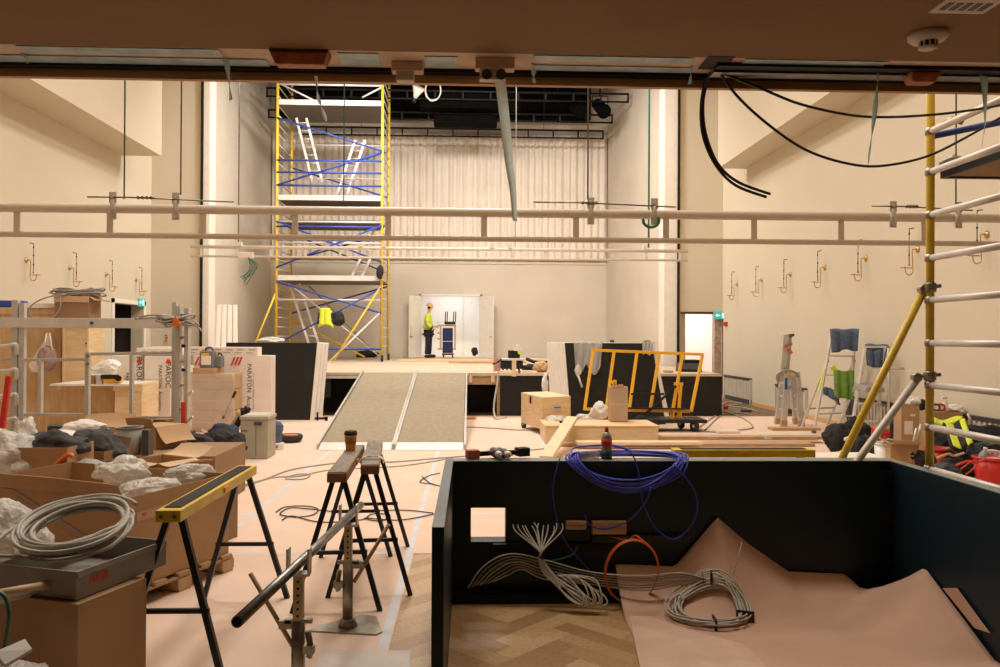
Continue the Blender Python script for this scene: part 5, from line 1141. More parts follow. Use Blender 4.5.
o = MB().blob(K(223, 437, 10.2), (.44, .34, .4), 42, .2, 2).build('navy_bag', mat('navy_bag_cloth', (.02, .025, .07), .8, var=.2)); tag(o, 'navy cloth bag under the broom stick behind the black bag', 'bag', 'black bags by the cabinet')
o = MB().blob(K(199, 446, 8.6), (.3, .3, .3), 43, .2, 2, zmin=.01).build('black_bag', m_bkcl); tag(o, 'dark bag standing at the foot of the ladder with red labels', 'bag', 'black bags by the cabinet')
b = MB().tube([G(213, 452) + V((0, 0, .18)), K(233, 397, 9.9)], .012, 8); o = thing('broom', 'broom with pale telescopic stick and green end leaning over black bags', 'broom', G(213, 452)); b.build('stick', m_aluw, o)
q0, q1 = G(213, 452) + V((0, 0, .18)), K(233, 397, 9.9); MB().tube([q0.lerp(q1, -.05), q0.lerp(q1, .2)], .017, 8).build('green_sleeve', mat('green_plastic', (.05, .38, .10), .4), o); MB().tube([q1, q1.lerp(q0, -.1)], .017, 8).build('black_grip', m_blk, o); MB().tube([q0.lerp(q1, .55), q0.lerp(q1, .58)], .018, 8).build('stick_collar', m_blk, o)
c = carton('carton', 'open brown carton with tools beside the beige cabinet', K(231, 440, 11.2), .5, .4, .26, .3, m_card, (('l', 60, .15), ('f', 100, .15)))
c.location.z = .006
for i in range(3): p = K(236 + i * 3.5, 420 - 2 * i, 11.1); tag(MB().lathe([(.03, -.2), (.035, .05), (.05, .08), (.05, .14)], p, (.5, .1, .9), 10).build('hand_tool', m_plyd if i == 0 else m_blkm), ['brown handled tool poking from the carton by the beige cabinet', 'black tool head poking from the carton, next to brown handle', 'black tool head poking from the carton, nearest the lettered board'][i], 'tool')
for i, (a, b_, lab) in enumerate((((203, 470), (243, 452), 'aluminium profile lying by the biggest carton, nearer one'), ((208, 475), (247, 449), 'aluminium profile lying beside the black bag, outer one'), ((200, 463), (236, 452), 'aluminium profile lying under the black bag, inner one'))):
    p, q = G(a[0], a[1] + 6, .0), G(*b_); p = p.lerp(q, -.25) if 0 else p; o = thing('aluminium_profile', lab, 'profile', p); MB().bar(p + V((0, 0, .05 + .02 * i)), q + V((0, 0, .05 + .02 * i)), .09, .03).build('profile_body', m_alu, o, bev=.003); MB().bar(p + V((0, 0, .07 + .02 * i)), q + V((0, 0, .07 + .02 * i)), .02, .012).build('profile_lip', m_aluw, o)
o = thing('toolbox', 'grey white-lidded tool crate with yellow packet at the ladder foot', 'case', G(200, 452)); p = G(200, 452, 0); p = V((p.x, 10.6, .2)); MB().box(p, (.26, .3, .36)).build('crate_body', m_greyd, o, bev=.01); MB().box(p + V((-.05, 0, .22)), (.14, .2, .08)).build('white_packet', m_bag, o); MB().box(p + V((.07, -.05, .21)), (.08, .1, .07)).build('yellow_packet', m_org, o)
p = G(275, 450); o = thing('white_packet', 'white paper packet on the floor beside the beige cabinet', 'packet', p); MB().box(p + V((0, .05, .05)), (.22, .16, .09), .1).build('packet_body', m_bag, o, bev=.006); MB().box(p + V((0, -.034, .05)), (.1, .004, .04), .1).build('packet_label', m_inkg, o)
o = MB().blob(K(276, 432, 11.6), (.2, .16, .36), 51, .2, 2, zmin=.006).build('blue_cloth', mat('slate_blue_cloth', (.10, .13, .20), .9, var=.2)); tag(o, 'slate blue cloth bundle standing beside the round rubber pad', 'cloth')
p = G(289, 443); o = thing('rubber_tub', 'low black rubber tub with orange insert lying on the floor', 'tub', p); MB().lathe([(.10, .006), (.17, .03), (.19, .09), (.17, .12), (.13, .11)], p + V((0, .1, 0)), seg=24).build('tub_body', m_tire, o); MB().lathe([(.125, .105), (.09, .12), (.05, .122)], p + V((0, .1, 0)), seg=20).build('orange_insert', m_caor, o)
# floor cables
def fcable(pts, r, m, lab): return cable('floor_cable', [G(x, y, .014) for x, y in pts], r, m, lab, 'grey and black cables on the hall floor', 6)
fcable(((235, 487), (262, 480), (290, 470), (320, 465), (350, 462), (390, 462), (440, 458), (500, 453), (560, 447)), .008, m_cabd, 'long grey floor cable running from the yellow sawhorse past worn sawhorses')
fcable(((238, 489), (270, 478), (300, 476), (330, 470), (400, 466), (446, 459)), .007, m_cabd, 'second grey floor cable running beside the long one')
fcable(((285, 477), (300, 474), (310, 475), (303, 479), (285, 479)), .007, m_cabd, 'small grey cable loop beside the long floor cables')
fcable(((276, 512), (285, 507), (305, 506), (318, 509), (312, 515), (295, 517), (280, 514), (290, 508), (310, 509), (345, 512), (400, 510), (433, 513)), .0055, m_cabb, 'black floor cable with loops behind the worn sawhorses')
fcable(((282, 520), (292, 516), (320, 522), (360, 520), (372, 514), (390, 515), (380, 521), (365, 518), (400, 520), (434, 514)), .0055, m_cabb, 'black floor cable with flat loop beneath the cup sawhorse')
fcable(((434, 484), (420, 482), (428, 476), (440, 473)), .0055, m_cabb, 'short black floor cable entering behind the dark side panel')
fcable(((422, 476), (430, 483), (440, 486)), .0055, m_cabb, 'short curved black cable end beside the dark side panel')
fcable(((466, 427), (490, 428), (520, 430), (545, 429), (560, 426)), .012, m_cabd, 'grey floor cable running from the ramp under the wooden case')
# ================================================================== STAGE FRONT RIGHT
# plywood flight case on castors
n_, l_, r_ = G(542, 436), G(521, 428), V((0, 0, 0))
hc = .61; zb_ = .10
nv = V((n_.x, n_.y, zb_)); lv = V((l_.x, l_.y, zb_)); ld_ = (lv - nv); rd_ = V((-ld_.y, ld_.x, 0)).normalized(); 
rd_ = -rd_ if rd_.x < 0 else rd_
rv = nv + V((K(571, 396, 13.4).x - nv.x, .28, 0)); bv = rv + ld_
nv.y, lv.y = nv.y, lv.y
o = thing('flight_case', 'plywood case with metal handle and castors standing before the black stage front', 'case', (nv + bv) / 2 - V((0, 0, .095)))
MB().prism([nv, rv, bv, lv], (0, 0, hc - zb_)).build('case_body', m_ply, o, bev=.006); MB().prism([nv + V((0, 0, hc - zb_)), rv + V((0, 0, hc - zb_)), bv + V((0, 0, hc - zb_)), lv + V((0, 0, hc - zb_))], (0, 0, .03)).build('case_lid', m_pine, o, bev=.006)
for q in (nv, rv, bv, lv):
    q = q.lerp((nv + bv) / 2, .12); MB().lathe([(.045, -.02), (.045, .02)], V((q.x, q.y, .05)), (.8, .6, 0), 14).build('castor', m_tire, o); MB().lathe([(.05, .06), (.05, .10)], V((q.x, q.y, 0)), seg=8).build('castor_plate', m_galv, o)
q = nv.lerp(rv, .5) + V((0, 0, .36)); fdir = (rv - nv).normalized(); fn = V((fdir.y, -fdir.x, 0))
MB().bar(q - fdir * .075, q + fdir * .075, .012, .10).build('handle_plate', m_aluw, o); MB().tube([q - fdir * .05 + fn * .01, q - fdir * .05 + fn * .04, q + fdir * .05 + fn * .04, q + fdir * .05 + fn * .01], .01, 6).build('case_handle', m_greyd, o)
q = nv.lerp(lv, .5) + V((0, 0, .45)); fd2 = ld_.normalized(); f2 = V((fd2.y, -fd2.x, 0)); f2 = f2 if f2.x < 0 else -f2; MB().bar(q + f2 * .01 - V((0, 0, .06)), q + f2 * .01 + V((0, 0, .06)), .04, .02).build('case_latch', m_blkm, o)
# stack of white boards with black face
A1, A2 = K(565, 345, 15.0), K(652, 345, 15.25); A0 = K(547, 343, 15.8); zt6 = K(600, 343, 15.1).z
o = thing('board_stack', 'white-edged board stack with big black face leaning at the stage front, plastic on top', 'board', ((A1.x + A2.x) / 2, 15.3, .006))
def L2(p, z): return V((p.x, p.y + .10 * (z - zt6), z)) if 1 else p
def L3(p, z, f): return V((p.x + f * (zt6 - z), p.y - .22 * (zt6 - z), z))
ed = V((A0.x - A1.x, A0.y - A1.y, 0))
MB().hexa([L3(A1, .006, .06), L3(A2, .006, .12), L3(A2 + V((0, .07, 0)), .006, .12), L3(A1 + V((0, .07, 0)), .006, .06), L3(A1, zt6, 0), L3(A2, zt6, 0), L3(A2 + V((0, .07, 0)), zt6, 0), L3(A1 + V((0, .07, 0)), zt6, 0)]).build('black_face', m_panel, o)
for k in range(5):
    e0_, e1_ = A1 + V((0, .08, 0)) + ed * (k / 5), A1 + V((0, .08, 0)) + ed * ((k + .93) / 5); f = .06 - .006 * k
    B0, B1 = e0_ + (A2 - A1) * .96 + V((0, .08, 0)), e1_ + (A2 - A1) * .96 + V((0, .08, 0))
    MB().hexa([L3(e1_, .006, f), L3(e0_, .006, f), L3(B0, .006, f), L3(B1, .006, f), L3(e1_, zt6 + .01 * (k % 2), 0), L3(e0_, zt6 + .01 * (k % 2), 0), L3(B0, zt6, 0), L3(B1, zt6, 0)]).build('white_sheet', m_white, o, bev=.005)
for k in range(2): MB().hexa([L3(A2 + V((.0 + .05 * k, .02 + .05 * k, 0)), .006, .13), L3(A2 + V((.06 + .05 * k, .02 + .05 * k, 0)), .006, .13), L3(A2 + V((.06 + .05 * k, .07 + .05 * k, 0)), .006, .13), L3(A2 + V((.0 + .05 * k, .07 + .05 * k, 0)), .006, .13), L3(A2 + V((0, .02, 0)), zt6 - .03, 0), L3(A2 + V((.05, .02, 0)), zt6 - .03, 0), L3(A2 + V((.05, .07, 0)), zt6 - .03, 0), L3(A2 + V((0, .07, 0)), zt6 - .03, 0)]).build('pale_edge_board', m_white, o, bev=.004)
def drape(lab, px0, px1, py1, Y, seed):
    a, b_ = K(px0, 342, Y), K(px1, 342, Y); zl = K(px0, py1, Y).z
    def fn(u, v):
        ln = (.65 + .35 * abs(math.sin(u * 5 + seed))) * (zt6 - zl); z = zt6 + .03 - v * ln
        return (a.x + (b_.x - a.x) * (u * (1 - .15 * v) + .05 * v), Y - .06 - .22 * (zt6 - z) - .03 * abs(math.sin(u * 11 + seed + v * 2)), z)
    return tag(MB().sheet(fn, 18, 12, .002).build('plastic_sheet', m_film2), lab, 'plastic', 'clear plastic draped on the black-faced stack')
drape('clear plastic sheet hanging over the black face of the leaning stack', 573, 602, 376, 15.05, 1)
drape('clear plastic corner at the far top corner of the black face', 641, 654, 357, 15.2, 2)
o = MB().blob(K(578, 371, 14.65), (.14, .08, .22), 3, .25, 2).build('plastic_end', m_film); tag(o, 'knotted plastic end hanging on the black face', 'plastic'); 
b = MB().tube([K(578, 375, 14.6), K(582, 387, 14.5)], .02, 6); tag(b.build('plastic_tail', m_film), 'thin plastic tail hanging below the knotted end', 'plastic')
bag_ = MB().blob(K(545, 385, 15.2), (.14, .2, .4), 61, .25, 2).build('plastic_bag', m_bag); tag(bag_, 'white plastic bulging out beside the white board edges', 'plastic')
p = K(612, 341, 15.2); tag(MB().box((p.x, 15.2, zt6 + .035), (.07, .05, .05)).build('top_block', m_greyd), 'small dark block on top of the black-faced stack', 'block'); p = K(647, 341, 15.3); tag(MB().box((p.x, 15.3, zt6 + .03), (.12, .06, .045)).build('top_block', m_cardd), 'brown block on top of the black-faced stack end', 'block')
# yellow tilting board trolley
YY = 13.9
tr = thing('board_trolley', 'yellow tubular board trolley with black wheeled base before the black boards', 'trolley', (G(660, 430).x, YY, .005))
def yb(a, b, n='frame_tube', w=.05, m=m_org, da=0, db=0): MB().bar(K(a[0], a[1], YY + da), K(b[0], b[1], YY + db), w, w, (0, 1, 0)).build(n, m, tr, bev=.004)
yb((591.5, 350), (703.5, 354.5), da=.35, db=.35); yb((584, 409), (690, 411.5))
for a, b in (((593, 351), (584.5, 410)), ((614, 352), (605, 418)), ((637, 352), (629, 411)), ((659.5, 353), (650, 411)), ((682.5, 354), (671, 420)), ((702.5, 355), (691, 412))): yb(a, b, da=.35)
yb((678, 420), (681, 383)); yb((671, 420), (684, 421)); yb((674, 384), (683, 384)); yb((612, 381), (615, 386)); yb((615, 380), (615, 393))
for k in (0, 1): MB().bar(K(676 + k * 2, 385, YY - .02), K(673.5 + k * 8, 419, YY - .05), .02, .02, (0, 1, 0)).build('frame_tube', m_org, tr)
def kb(a, b, w=.035): MB().bar(K(a[0], a[1], YY - .05), K(b[0], b[1], YY - .05), w, w, (0, 1, 0)).build('black_arm', m_blkm, tr)
kb((631, 394), (664, 394)); kb((645, 415), (676, 386)); kb((622, 408), (690, 409), .03); kb((667, 394), (645, 414), .025)
a, b_ = K(644, 424, YY), K(703, 424, YY); MB().bx(a.x, b_.x, YY - .25, YY + .35, .16, .22).build('base_plate', m_blkm, tr, bev=.01)
for px, yy, r_ in ((694.5, -.18, .1), (681, .3, .08), (652, -.2, .12), (640, .3, .12)):
    x = K(px, 425, YY + yy).x; w_ = MB().lathe([(r_ * .6, -.025), (r_, -.02), (r_, .02), (r_ * .6, .025)], (x, YY + yy, r_ + .006), (.9, .45, 0) if px > 680 else (.35, .9, 0), 18).build('wheel', m_tire, tr); MB().lathe([(r_ * .3, -.03), (r_ * .3, .03)], (x, YY + yy, r_ + .006), (.9, .45, 0) if px > 680 else (.35, .9, 0), 10).build('hub', m_aluw, w_)
# wrapped carton by the trolley
a, b_ = K(610.5, 419, 12.7), K(628, 387, 12.7); o = thing('wrapped_carton', 'film-wrapped upright carton standing in front of the yellow trolley', 'box', ((a.x + b_.x) / 2, 12.85, .285))
MB().bx(a.x, b_.x, 12.7, 12.98, .285, b_.z).build('box_body', m_card, o, bev=.008); MB().bx(a.x + .01, b_.x - .005, 12.692, 12.99, .30, b_.z + .005).build('film_wrap', m_wrap, o); MB().bx(a.x, b_.x, 12.697, 12.7, .55, .58).build('box_tape', m_cardl, o)
MB().prism([V((a.x, 12.7, b_.z)), V((b_.x - .05, 12.7, b_.z)), V((b_.x - .1, 12.65, b_.z + .05)), V((a.x + .05, 12.65, b_.z + .03))], (0, .006, 0)).build('lid_flap', m_cardl, o)
o = MB().blob(K(600, 411, 13.5), (.34, .25, .28), 71, .3, 2.2).build('plastic_bag', m_bag); tag(o, 'white plastic bunched at the foot of the yellow trolley bars', 'plastic')
o = MB().blob(K(588, 418, 13.6), (.5, .25, .16), 72, .25, 2).build('dark_film', m_film); tag(o, 'clear film lying flat beside the white plastic at the trolley', 'plastic')
# plywood platform box
a, b_ = K(545, 443, 12.2), K(658.5, 424.5, 12.2); zpl = .28
o = thing('plywood_platform', 'long low plywood box lying in front of the wrapped carton', 'platform', ((a.x + b_.x) / 2, 12.8, .006))
MB().bx(a.x, b_.x, 12.2, 13.04, .006, zpl - .02).build('platform_body', m_pine, o, bev=.004); MB().bx(a.x - .01, b_.x + .01, 12.18, 13.06, zpl - .02, zpl).build('platform_top', m_ply, o, bev=.003); MB().bx(a.x - .008, a.x + .03, 12.185, 12.2, .006, zpl - .02).build('corner_post', m_pine, o)
o = MB().blob(K(557, 420, 12.9), (.36, .25, .14), 73, .3, 2.4, zmin=zpl + .002).build('plastic_bag', m_film); tag(o, 'small clear plastic bag lying on the low plywood box corner', 'plastic')
tag(MB().box((K(563, 422, 12.6).x, 12.55, zpl + .018), (.12, .04, .03), .2).build('black_tool', m_blk, bev=.004), 'small black tool lying on the low plywood box', 'tool')
# leaning white batten
p0, p1 = V((K(553, 457, 5.22).x, 5.22, .845)), K(573, 417.5, 12.3); p1.z = zpl + .06
q0 = G(546, 463, .0); q0 = K(549, 458, 10.6); q0.z = .03; q0 = K(546, 458, 10.2)
tag(MB().bar(q0, K(572, 418, 12.16), .17, .05).build('white_batten', m_pine), 'pale wooden batten leaning up against the low plywood box', 'batten')
# planks on the floor
for i, (x0, x1, y, zz_, m, lab) in enumerate(((573, 816, 440, .03, m_ply, 'long wooden plank bundle lying on the floor, farthest layer'), (586, 820, 443, .085, m_raw, 'long brown plank lying in the middle of the bundle'), (560, 812, 446.5, .03, m_raw, 'long brown plank lying nearest to the dark enclosure'), (770, 818, 437.5, .14, m_card, 'short cardboard-coloured board lying at the bundle end'), (576, 700, 449, .085, m_pine, 'shorter pale plank lying behind the blue coil'))):
    a, b_ = G(x0, y), G(x1, y); Ym = 1.62 * 800 / (y - 338); o = thing('plank', lab, 'plank', ((a.x + b_.x) / 2, Ym, zz_), 'planks on the floor behind the enclosure')
    MB().bx(K(x0, y, Ym).x, K(x1, y, Ym).x, Ym - .12, Ym + .12, zz_ - .022, zz_ + .022).build('plank_body', m, o, bev=.004)
    if i in (0, 1): 
        for f in (.25, .75): xx = K(x0 + (x1 - x0) * f, y, Ym).x; MB().bx(xx, xx + .12, Ym - .124, Ym + .124, zz_ - .026, zz_ + .026).build('packing_tape', m_film, o)
for (x0, x1, y, lab) in ((806, 895, 461, 'white board lying low behind the enclosure top by the braces'), (700, 812, 458, 'white board lying low behind the sideways sawhorse')):
    Ym = 8.6; a, b_ = K(x0, 450, Ym), K(x1, 450, Ym); tag(MB().bx(a.x, b_.x, Ym, Ym + .6, .25, .30).build('white_board', m_white, bev=.004), lab, 'board')
    tag(carton('carton', 'low carton under the ' + lab.split(' lying')[0] + (' by the braces' if x0 > 800 else ' behind the sawhorse'), ((a.x + b_.x) / 2, Ym + .3, .006), b_.x - a.x - .1, .5, .24, 0, m_card, (), open_=False), None, None)
# ---- stage objects right of the door: saw bench
zs = ZS
def stg_box(px0, px1, py0, py1, Y, dep, m, name, par, bev=.01): a, b_ = K(px0, py1, Y), K(px1, py0, Y); return MB().bx(a.x, b_.x, Y, Y + dep, a.z, b_.z).build(name, m, par, bev=bev)
o = thing('saw_bench', 'black saw bench with navy case and yellow knob standing on the stage edge', 'saw', V((K(523, 380, 17).x, 17.2, ZS)))
stg_box(501, 523, 360.5, 369, 17, .4, m_navy, 'navy_case', o); stg_box(502, 525, 358.5, 360.5, 16.95, .5, m_aluw, 'bench_top', o)
stg_box(508.5, 520, 350.5, 358.3, 17.1, .3, m_blk, 'motor_box', o); p = K(517, 350, 17.2); MB().prism([K(514, 351, 17.1), K(522, 352, 17.1), K(519, 344.5, 17.1), K(516.5, 344.5, 17.1)], (0, .12, 0)).build('blade_guard', m_bag, o, bev=.01)
MB().lathe([(.04, 0), (.04, .04)], K(519.5, 352.5, 17.05), (0, -1, 0), 12).build('yellow_knob', m_hiv, o)
for px in (503, 507, 511, 519, 523): a = K(px, 369, 17.05); MB().bx(a.x - .02, a.x + .02, 17.03, 17.1, ZS + .001, a.z).build('bench_foot', m_blkm, o)
a, b_ = K(512, 376.5, 16.4), K(516.3, 359, 16.4); tag(MB().bx(a.x, b_.x, 16.41, 16.47, a.z, b_.z).build('upright_batten', m_pine), 'pale upright batten fixed at the stage edge in front of saw bench', 'batten')
stgp = thing('offcut', 'pink insulation offcut standing on the stage beside the saw bench', 'offcut', V((K(497, 370, 17.4).x, 17.5, ZS + .001))); a, b_ = K(493.5, 370.5, 17.4), K(500.5, 358, 17.4); MB().bx(a.x, b_.x, 17.4, 17.5, ZS + .001, b_.z).build('offcut_body', mat('pink_foam', (.75, .36, .30), .8), stgp)
for i, (px, py, d, m, lab) in enumerate(((531, 361.5, (.5, .3, .16), m_bkcl, 'dark clamp heap lying on the stage behind the saw bench'), (541, 366.5, (.34, .3, .28), m_plyd, 'brown offcut heap on the stage edge beside the white board stack'))):
    p = K(px, py, 18 - i); o = MB().blob((p.x, p.y, ZS + d[2] * .42), d, 80 + i, .3, 2.6, zmin=ZS + .002).build('offcut_heap', m); tag(o, lab, 'heap')
tag(MB().tube(crom([K(527, 359, 18.2), K(535, 362, 18.0), K(547, 362.5, 18)], 5), .04, 8).build('black_bar', m_blk), 'black bar lying on the stage behind the brown offcuts', 'bar')
for k, (x0, x1) in enumerate(((501, 520), (518, 532))):
    p = K(x0, 372, 16.7); q = K(x1, 372, 16.7); tag(MB().bx(p.x, q.x, 16.6, 16.75, ZS + .001, ZS + .05).build('white_offcut', m_white), ['white batten offcut lying under the saw bench feet', 'white batten offcut lying beside the saw bench'][k], 'offcut')
cable('pale_cable', [K(498.5, 371, 16.4), K(497, 385, 16.36), K(494.5, 400, 16.3), K(494, 412, 16.2), G(497, 419, .02), G(506, 417, .02)], .02, m_cab, 'pale cable dropping from the saw bench over the stage front')
cable('black_cable', [K(492.5, 364, 17.3), K(496, 363, 17.3), K(500, 360.5, 17.3), K(502, 359, 17.2)], .02, m_cabb, 'short black cable end beside the pink offcut on stage')
# chairs on stage right
p = K(690, 364, 17.5); o = thing('dark_case', 'dark case with lid standing on the stage before white-lit doorway', 'case', (p.x, 17.5, ZS)); stg_box(681.5, 702, 363.5, 369.5, 17.4, .5, m_greyd, 'case_body', o); stg_box(685, 701, 360, 363.5, 17.45, .4, m_blk, 'case_lid', o)
MB().bx(K(681.5, 369, 17.4).x, K(702, 369, 17.4).x, 17.4, 17.9, ZS + .001, K(690, 369.5, 17.4).z).build('case_base', m_blkm, o)
tag(MB().bx(K(664, 371, 17).x, K(672, 371, 17).x, 16.9, 17.1, ZS + .001, ZS + .05).build('offcut', m_raw), 'small timber offcut on the stage edge behind the trolley', 'offcut')
tag(MB().box(G(470, 418.5, .02), (.22, .1, .03), .2).build('red_rag', m_caor), 'flat red rag on the floor below the open stage framing', 'rag')
# ---- person in the doorway
def skin(name, joints, edges, m, parent, sub=2, root=0):
    bm = bmesh.new(); lay = bm.verts.layers.skin.verify(); fr = FR[parent.name]
    vs = []
    for i, (p, r) in enumerate(joints):
        v = bm.verts.new(fr @ V(p)); v[lay].radius = (r, r) if not isinstance(r, tuple) else r; v[lay].use_root = (i == root); vs.append(v)
    for a, b in edges: bm.edges.new((vs[a], vs[b]))
    me = bpy.data.meshes.new(name); bm.to_mesh(me); bm.free(); me.materials.append(m)
    o = bpy.data.objects.new(name, me); COL.objects.link(o); o.parent = parent; FR[o.name] = fr
    s = o.modifiers.new('skin', 'SKIN'); s.use_smooth_shade = True; d = o.modifiers.new('sub', 'SUBSURF'); d.levels = sub; d.render_levels = sub
    return o
pb = G(428.5, 356.8, ZS); pb = V((K(428.5, 340, YW - .25).x, YW - .25, ZS + .002))
pe = thing('person', 'person in neon yellow jacket and helmet standing in the lit stage doorway', 'person', pb)
S = 1.05
def B(x, y, z): return pb + V((x * S, y * S, z * S))   # +x: facing direction (towards the trolley)
J = [(B(0, 0, .98), .13), (B(-.01, 0, 1.18), .13), (B(-.02, 0, 1.38), .15), (B(0, 0, 1.53), .055), (B(.02, 0, 1.60), .07), (B(.035, 0, 1.70), .095), (B(.03, 0, 1.78), .075),
     (B(-.02, -.17, 1.42), .06), (B(-.03, -.24, 1.16), .048), (B(.14, -.22, 1.0), .038), (B(.20, -.20, .97), .035),
     (B(-.02, .17, 1.42), .06), (B(-.02, .24, 1.16), .048), (B(.16, .2, 1.06), .038), (B(.24, .18, 1.06), .035),
     (B(-.01, -.1, .9), .095), (B(-.03, -.12, .5), .062), (B(-.06, -.13, .1), .045), (B(.08, -.14, .05), .04),
     (B(.02, .1, .9), .095), (B(.04, .11, .5), .062), (B(.03, .12, .1), .045), (B(.16, .12, .05), .04)]
E = [(0, 1), (1, 2), (2, 3), (3, 4), (4, 5), (5, 6), (2, 7), (7, 8), (8, 9), (9, 10), (2, 11), (11, 12), (12, 13), (13, 14), (0, 15), (15, 16), (16, 17), (17, 18), (0, 19), (19, 20), (20, 21), (21, 22)]
for hp, sy in ((10, -1), (14, 1)):   # five fingers on each hand
    h0 = J[hp][0]
    for f in range(4):
        i = len(J); J.append((h0 + V((.035, sy * .0 + (f - 1.5) * .018, -.01)), .010)); J.append((h0 + V((.075 + .008 * (f in (1, 2)), (f - 1.5) * .02, -.03)), .009)); J.append((h0 + V((.085 + .012 * (f in (1, 2)), (f - 1.5) * .02, -.065)), .008))
        E += [(hp, i), (i, i + 1), (i + 1, i + 2)]
    i = len(J); J.append((h0 + V((.01, -sy * .035, .015)), .011)); J.append((h0 + V((.045, -sy * .045, .0)), .009)); E += [(hp, i), (i, i + 1)]
skin('body', J, E, m_skin, pe)
# nose, ear
hd = MB().blob(B(.125, 0, 1.685), (.04, .03, .05), 1, .05, 1, sub=2); hd.build('nose', m_skin, pe)
for s in (-1, 1): MB().blob(B(.02, s * .088, 1.69), (.05, .03, .07), 2, .05, 1, sub=2).build('ear', m_skin, pe); MB().blob(B(.118, s * .035, 1.71), (.012, .02, .014), 2, .02, 1, sub=1).build('eye', m_blk, pe)
MB().box(B(.118, 0, 1.635), (.012, .05, .008)).build('mouth', m_fade, pe)
jk = [(B(-.01, 0, .84), .20), (B(-.01, 0, 1.12), .20), (B(-.02, 0, 1.38), .19), (B(0, 0, 1.51), .075), (B(-.02, -.19, 1.42), .1), (B(-.03, -.26, 1.16), .085), (B(.12, -.23, 1.01), .07), (B(-.02, .19, 1.42), .085), (B(-.02, .26, 1.16), .07), (B(.14, .21, 1.06), .055)]
skin('jacket', jk, [(0, 1), (1, 2), (2, 3), (2, 4), (4, 5), (5, 6), (2, 7), (7, 8), (8, 9)], m_hiv, pe)
MB().lathe([(.222, 0), (.224, .045)], B(-.01, 0, 1.02), seg=24).build('reflective_band', m_refl, pe); MB().lathe([(.22, 0), (.215, .07)], B(-.01, 0, .76), seg=24).build('jacket_hem', m_navy, pe)
MB().lathe([(.105, 0), (.105, .04)], B(-.028, -.245, 1.20), (0, .1, 1), 14).build('sleeve_band', m_refl, pe)
MB().lathe([(.085, 0), (.08, .05)], B(.09, -.235, 1.02), (.85, .15, -.3), 14).build('cuff', m_navy, pe)
tj = [(B(0, 0, .9), .15), (B(-.01, -.1, .84), .115), (B(-.03, -.12, .48), .085), (B(-.06, -.13, .09), .072), (B(.02, .1, .84), .115), (B(.04, .11, .48), .085), (B(.03, .12, .09), .072)]
skin('trousers', tj, [(0, 1), (1, 2), (2, 3), (0, 4), (4, 5), (5, 6)], m_navy, pe)
for x, y in ((-.06, -.13), (.03, .12)): MB().blob(B(x + .07, y, .055), (.31, .11, .13), 3, .05, 1, sub=3, zmin=pb.z).build('boot', m_blk, pe)
MB().lathe([(.112, 0), (.118, .02), (.112, .07), (.085, .115), (.04, .135), (.0, .138)], B(.03, 0, 1.735), seg=22).build('helmet_shell', m_org, pe); MB().blob(B(.13, 0, 1.742), (.14, .17, .022), 1, .0, 1, sub=3).build('helmet_peak', m_white, pe); MB().lathe([(.121, -.002), (.121, .018)], B(.03, 0, 1.735), seg=22).build('helmet_band', m_white, pe)
for s in (-1, 1): MB().lathe([(.05, 0), (.045, .03)], B(.02, s * .09, 1.70), (0, s, 0), 14).build('ear_defender', m_blk, pe)
tag(MB().box(B(.31, .1, 1.12), (.02, .2, .26), .2, 0, .2).build('paper_sheet', m_bag), 'white paper sheet held by the person in the neon jacket', 'paper')
# chair trolley
YCt = YW - .35
def cp(px, py, dy=0): return K(px, py, YCt + dy)
o = thing('chair_trolley', 'wooden trolley with blue padded chairs standing in the lit stage doorway', 'trolley', (cp(447, 356).x, YCt, ZS))
for px in (440.5, 455): a, b_ = cp(px, 350), cp(px, 325); MB().bx(a.x - .03, a.x + .03, YCt - .03, YCt + .03, a.z, b_.z).build('side_post', m_raw, o)
for py in (325.5, 349): a, b_ = cp(437.5, py), cp(456, py); MB().bx(a.x, b_.x, YCt - .025, YCt + .025, a.z - .03, a.z + .03).build('cross_rail', m_raw, o)
for py in (333, 339): a, b_ = cp(437.5, py), cp(441, py); MB().bx(a.x, b_.x, YCt - .025, YCt + .025, a.z - .03, a.z + .03).build('side_peg', m_raw, o)
for k, (py0, py1) in enumerate(((328, 341), (341.5, 353))): a, b_ = cp(442.5, py1), cp(453, py0); MB().bx(a.x, b_.x, YCt - .06, YCt - .02, a.z, b_.z).build('blue_pad', mat('blue_upholstery_' + 'ab'[k], (.02, .028, .10), .9), o, bev=.02)
for py in (327, 354): a, b_ = cp(442.5, py + 1), cp(453.5, py - 1); MB().bx(a.x, b_.x, YCt - .05, YCt + .1, a.z, b_.z).build('pad_board', m_pine, o)
a, b_ = cp(442, 356), cp(454, 353.5); MB().bx(a.x, b_.x, YCt - .15, YCt + .25, ZS + .11, ZS + .16).build('trolley_base', m_blkm, o)
for px in (443.5, 452.5): 
    for dy in (-.12, .2): MB().lathe([(.05, -.02), (.05, .02)], V((cp(px, 355).x, YCt + dy, ZS + .055)), (1, 0, 0), 12).build('castor', m_tire, o)
ch = thing('stacked_chair', 'black chair upside down on top of the wooden chair trolley', 'chair', (cp(450, 325).x, YCt, cp(450, 325).z))
a, b_ = cp(444.5, 324.5), cp(455.5, 322); MB().bx(a.x, b_.x, YCt - .1, YCt + .25, a.z + .005, b_.z + .01).build('seat', m_blk, ch, bev=.01)
for px, dy in ((445.2, 0), (447, .2), (453.3, 0), (455.3, .2)): a, b_ = cp(px, 322, dy), cp(px + .5, 311.5, dy); MB().bar(a, b_, .035, .035, (0, 1, 0)).build('leg', m_blk, ch)
o = MB().blob(V((cp(475, 352, .6).x, YW + .8, ZS + .2)), (.26, .2, .3), 91, .3, 2.2, zmin=ZS + .002).build('cable_heap', m_navy); tag(o, 'small dark cable heap on the floor inside the lit doorway', 'heap')
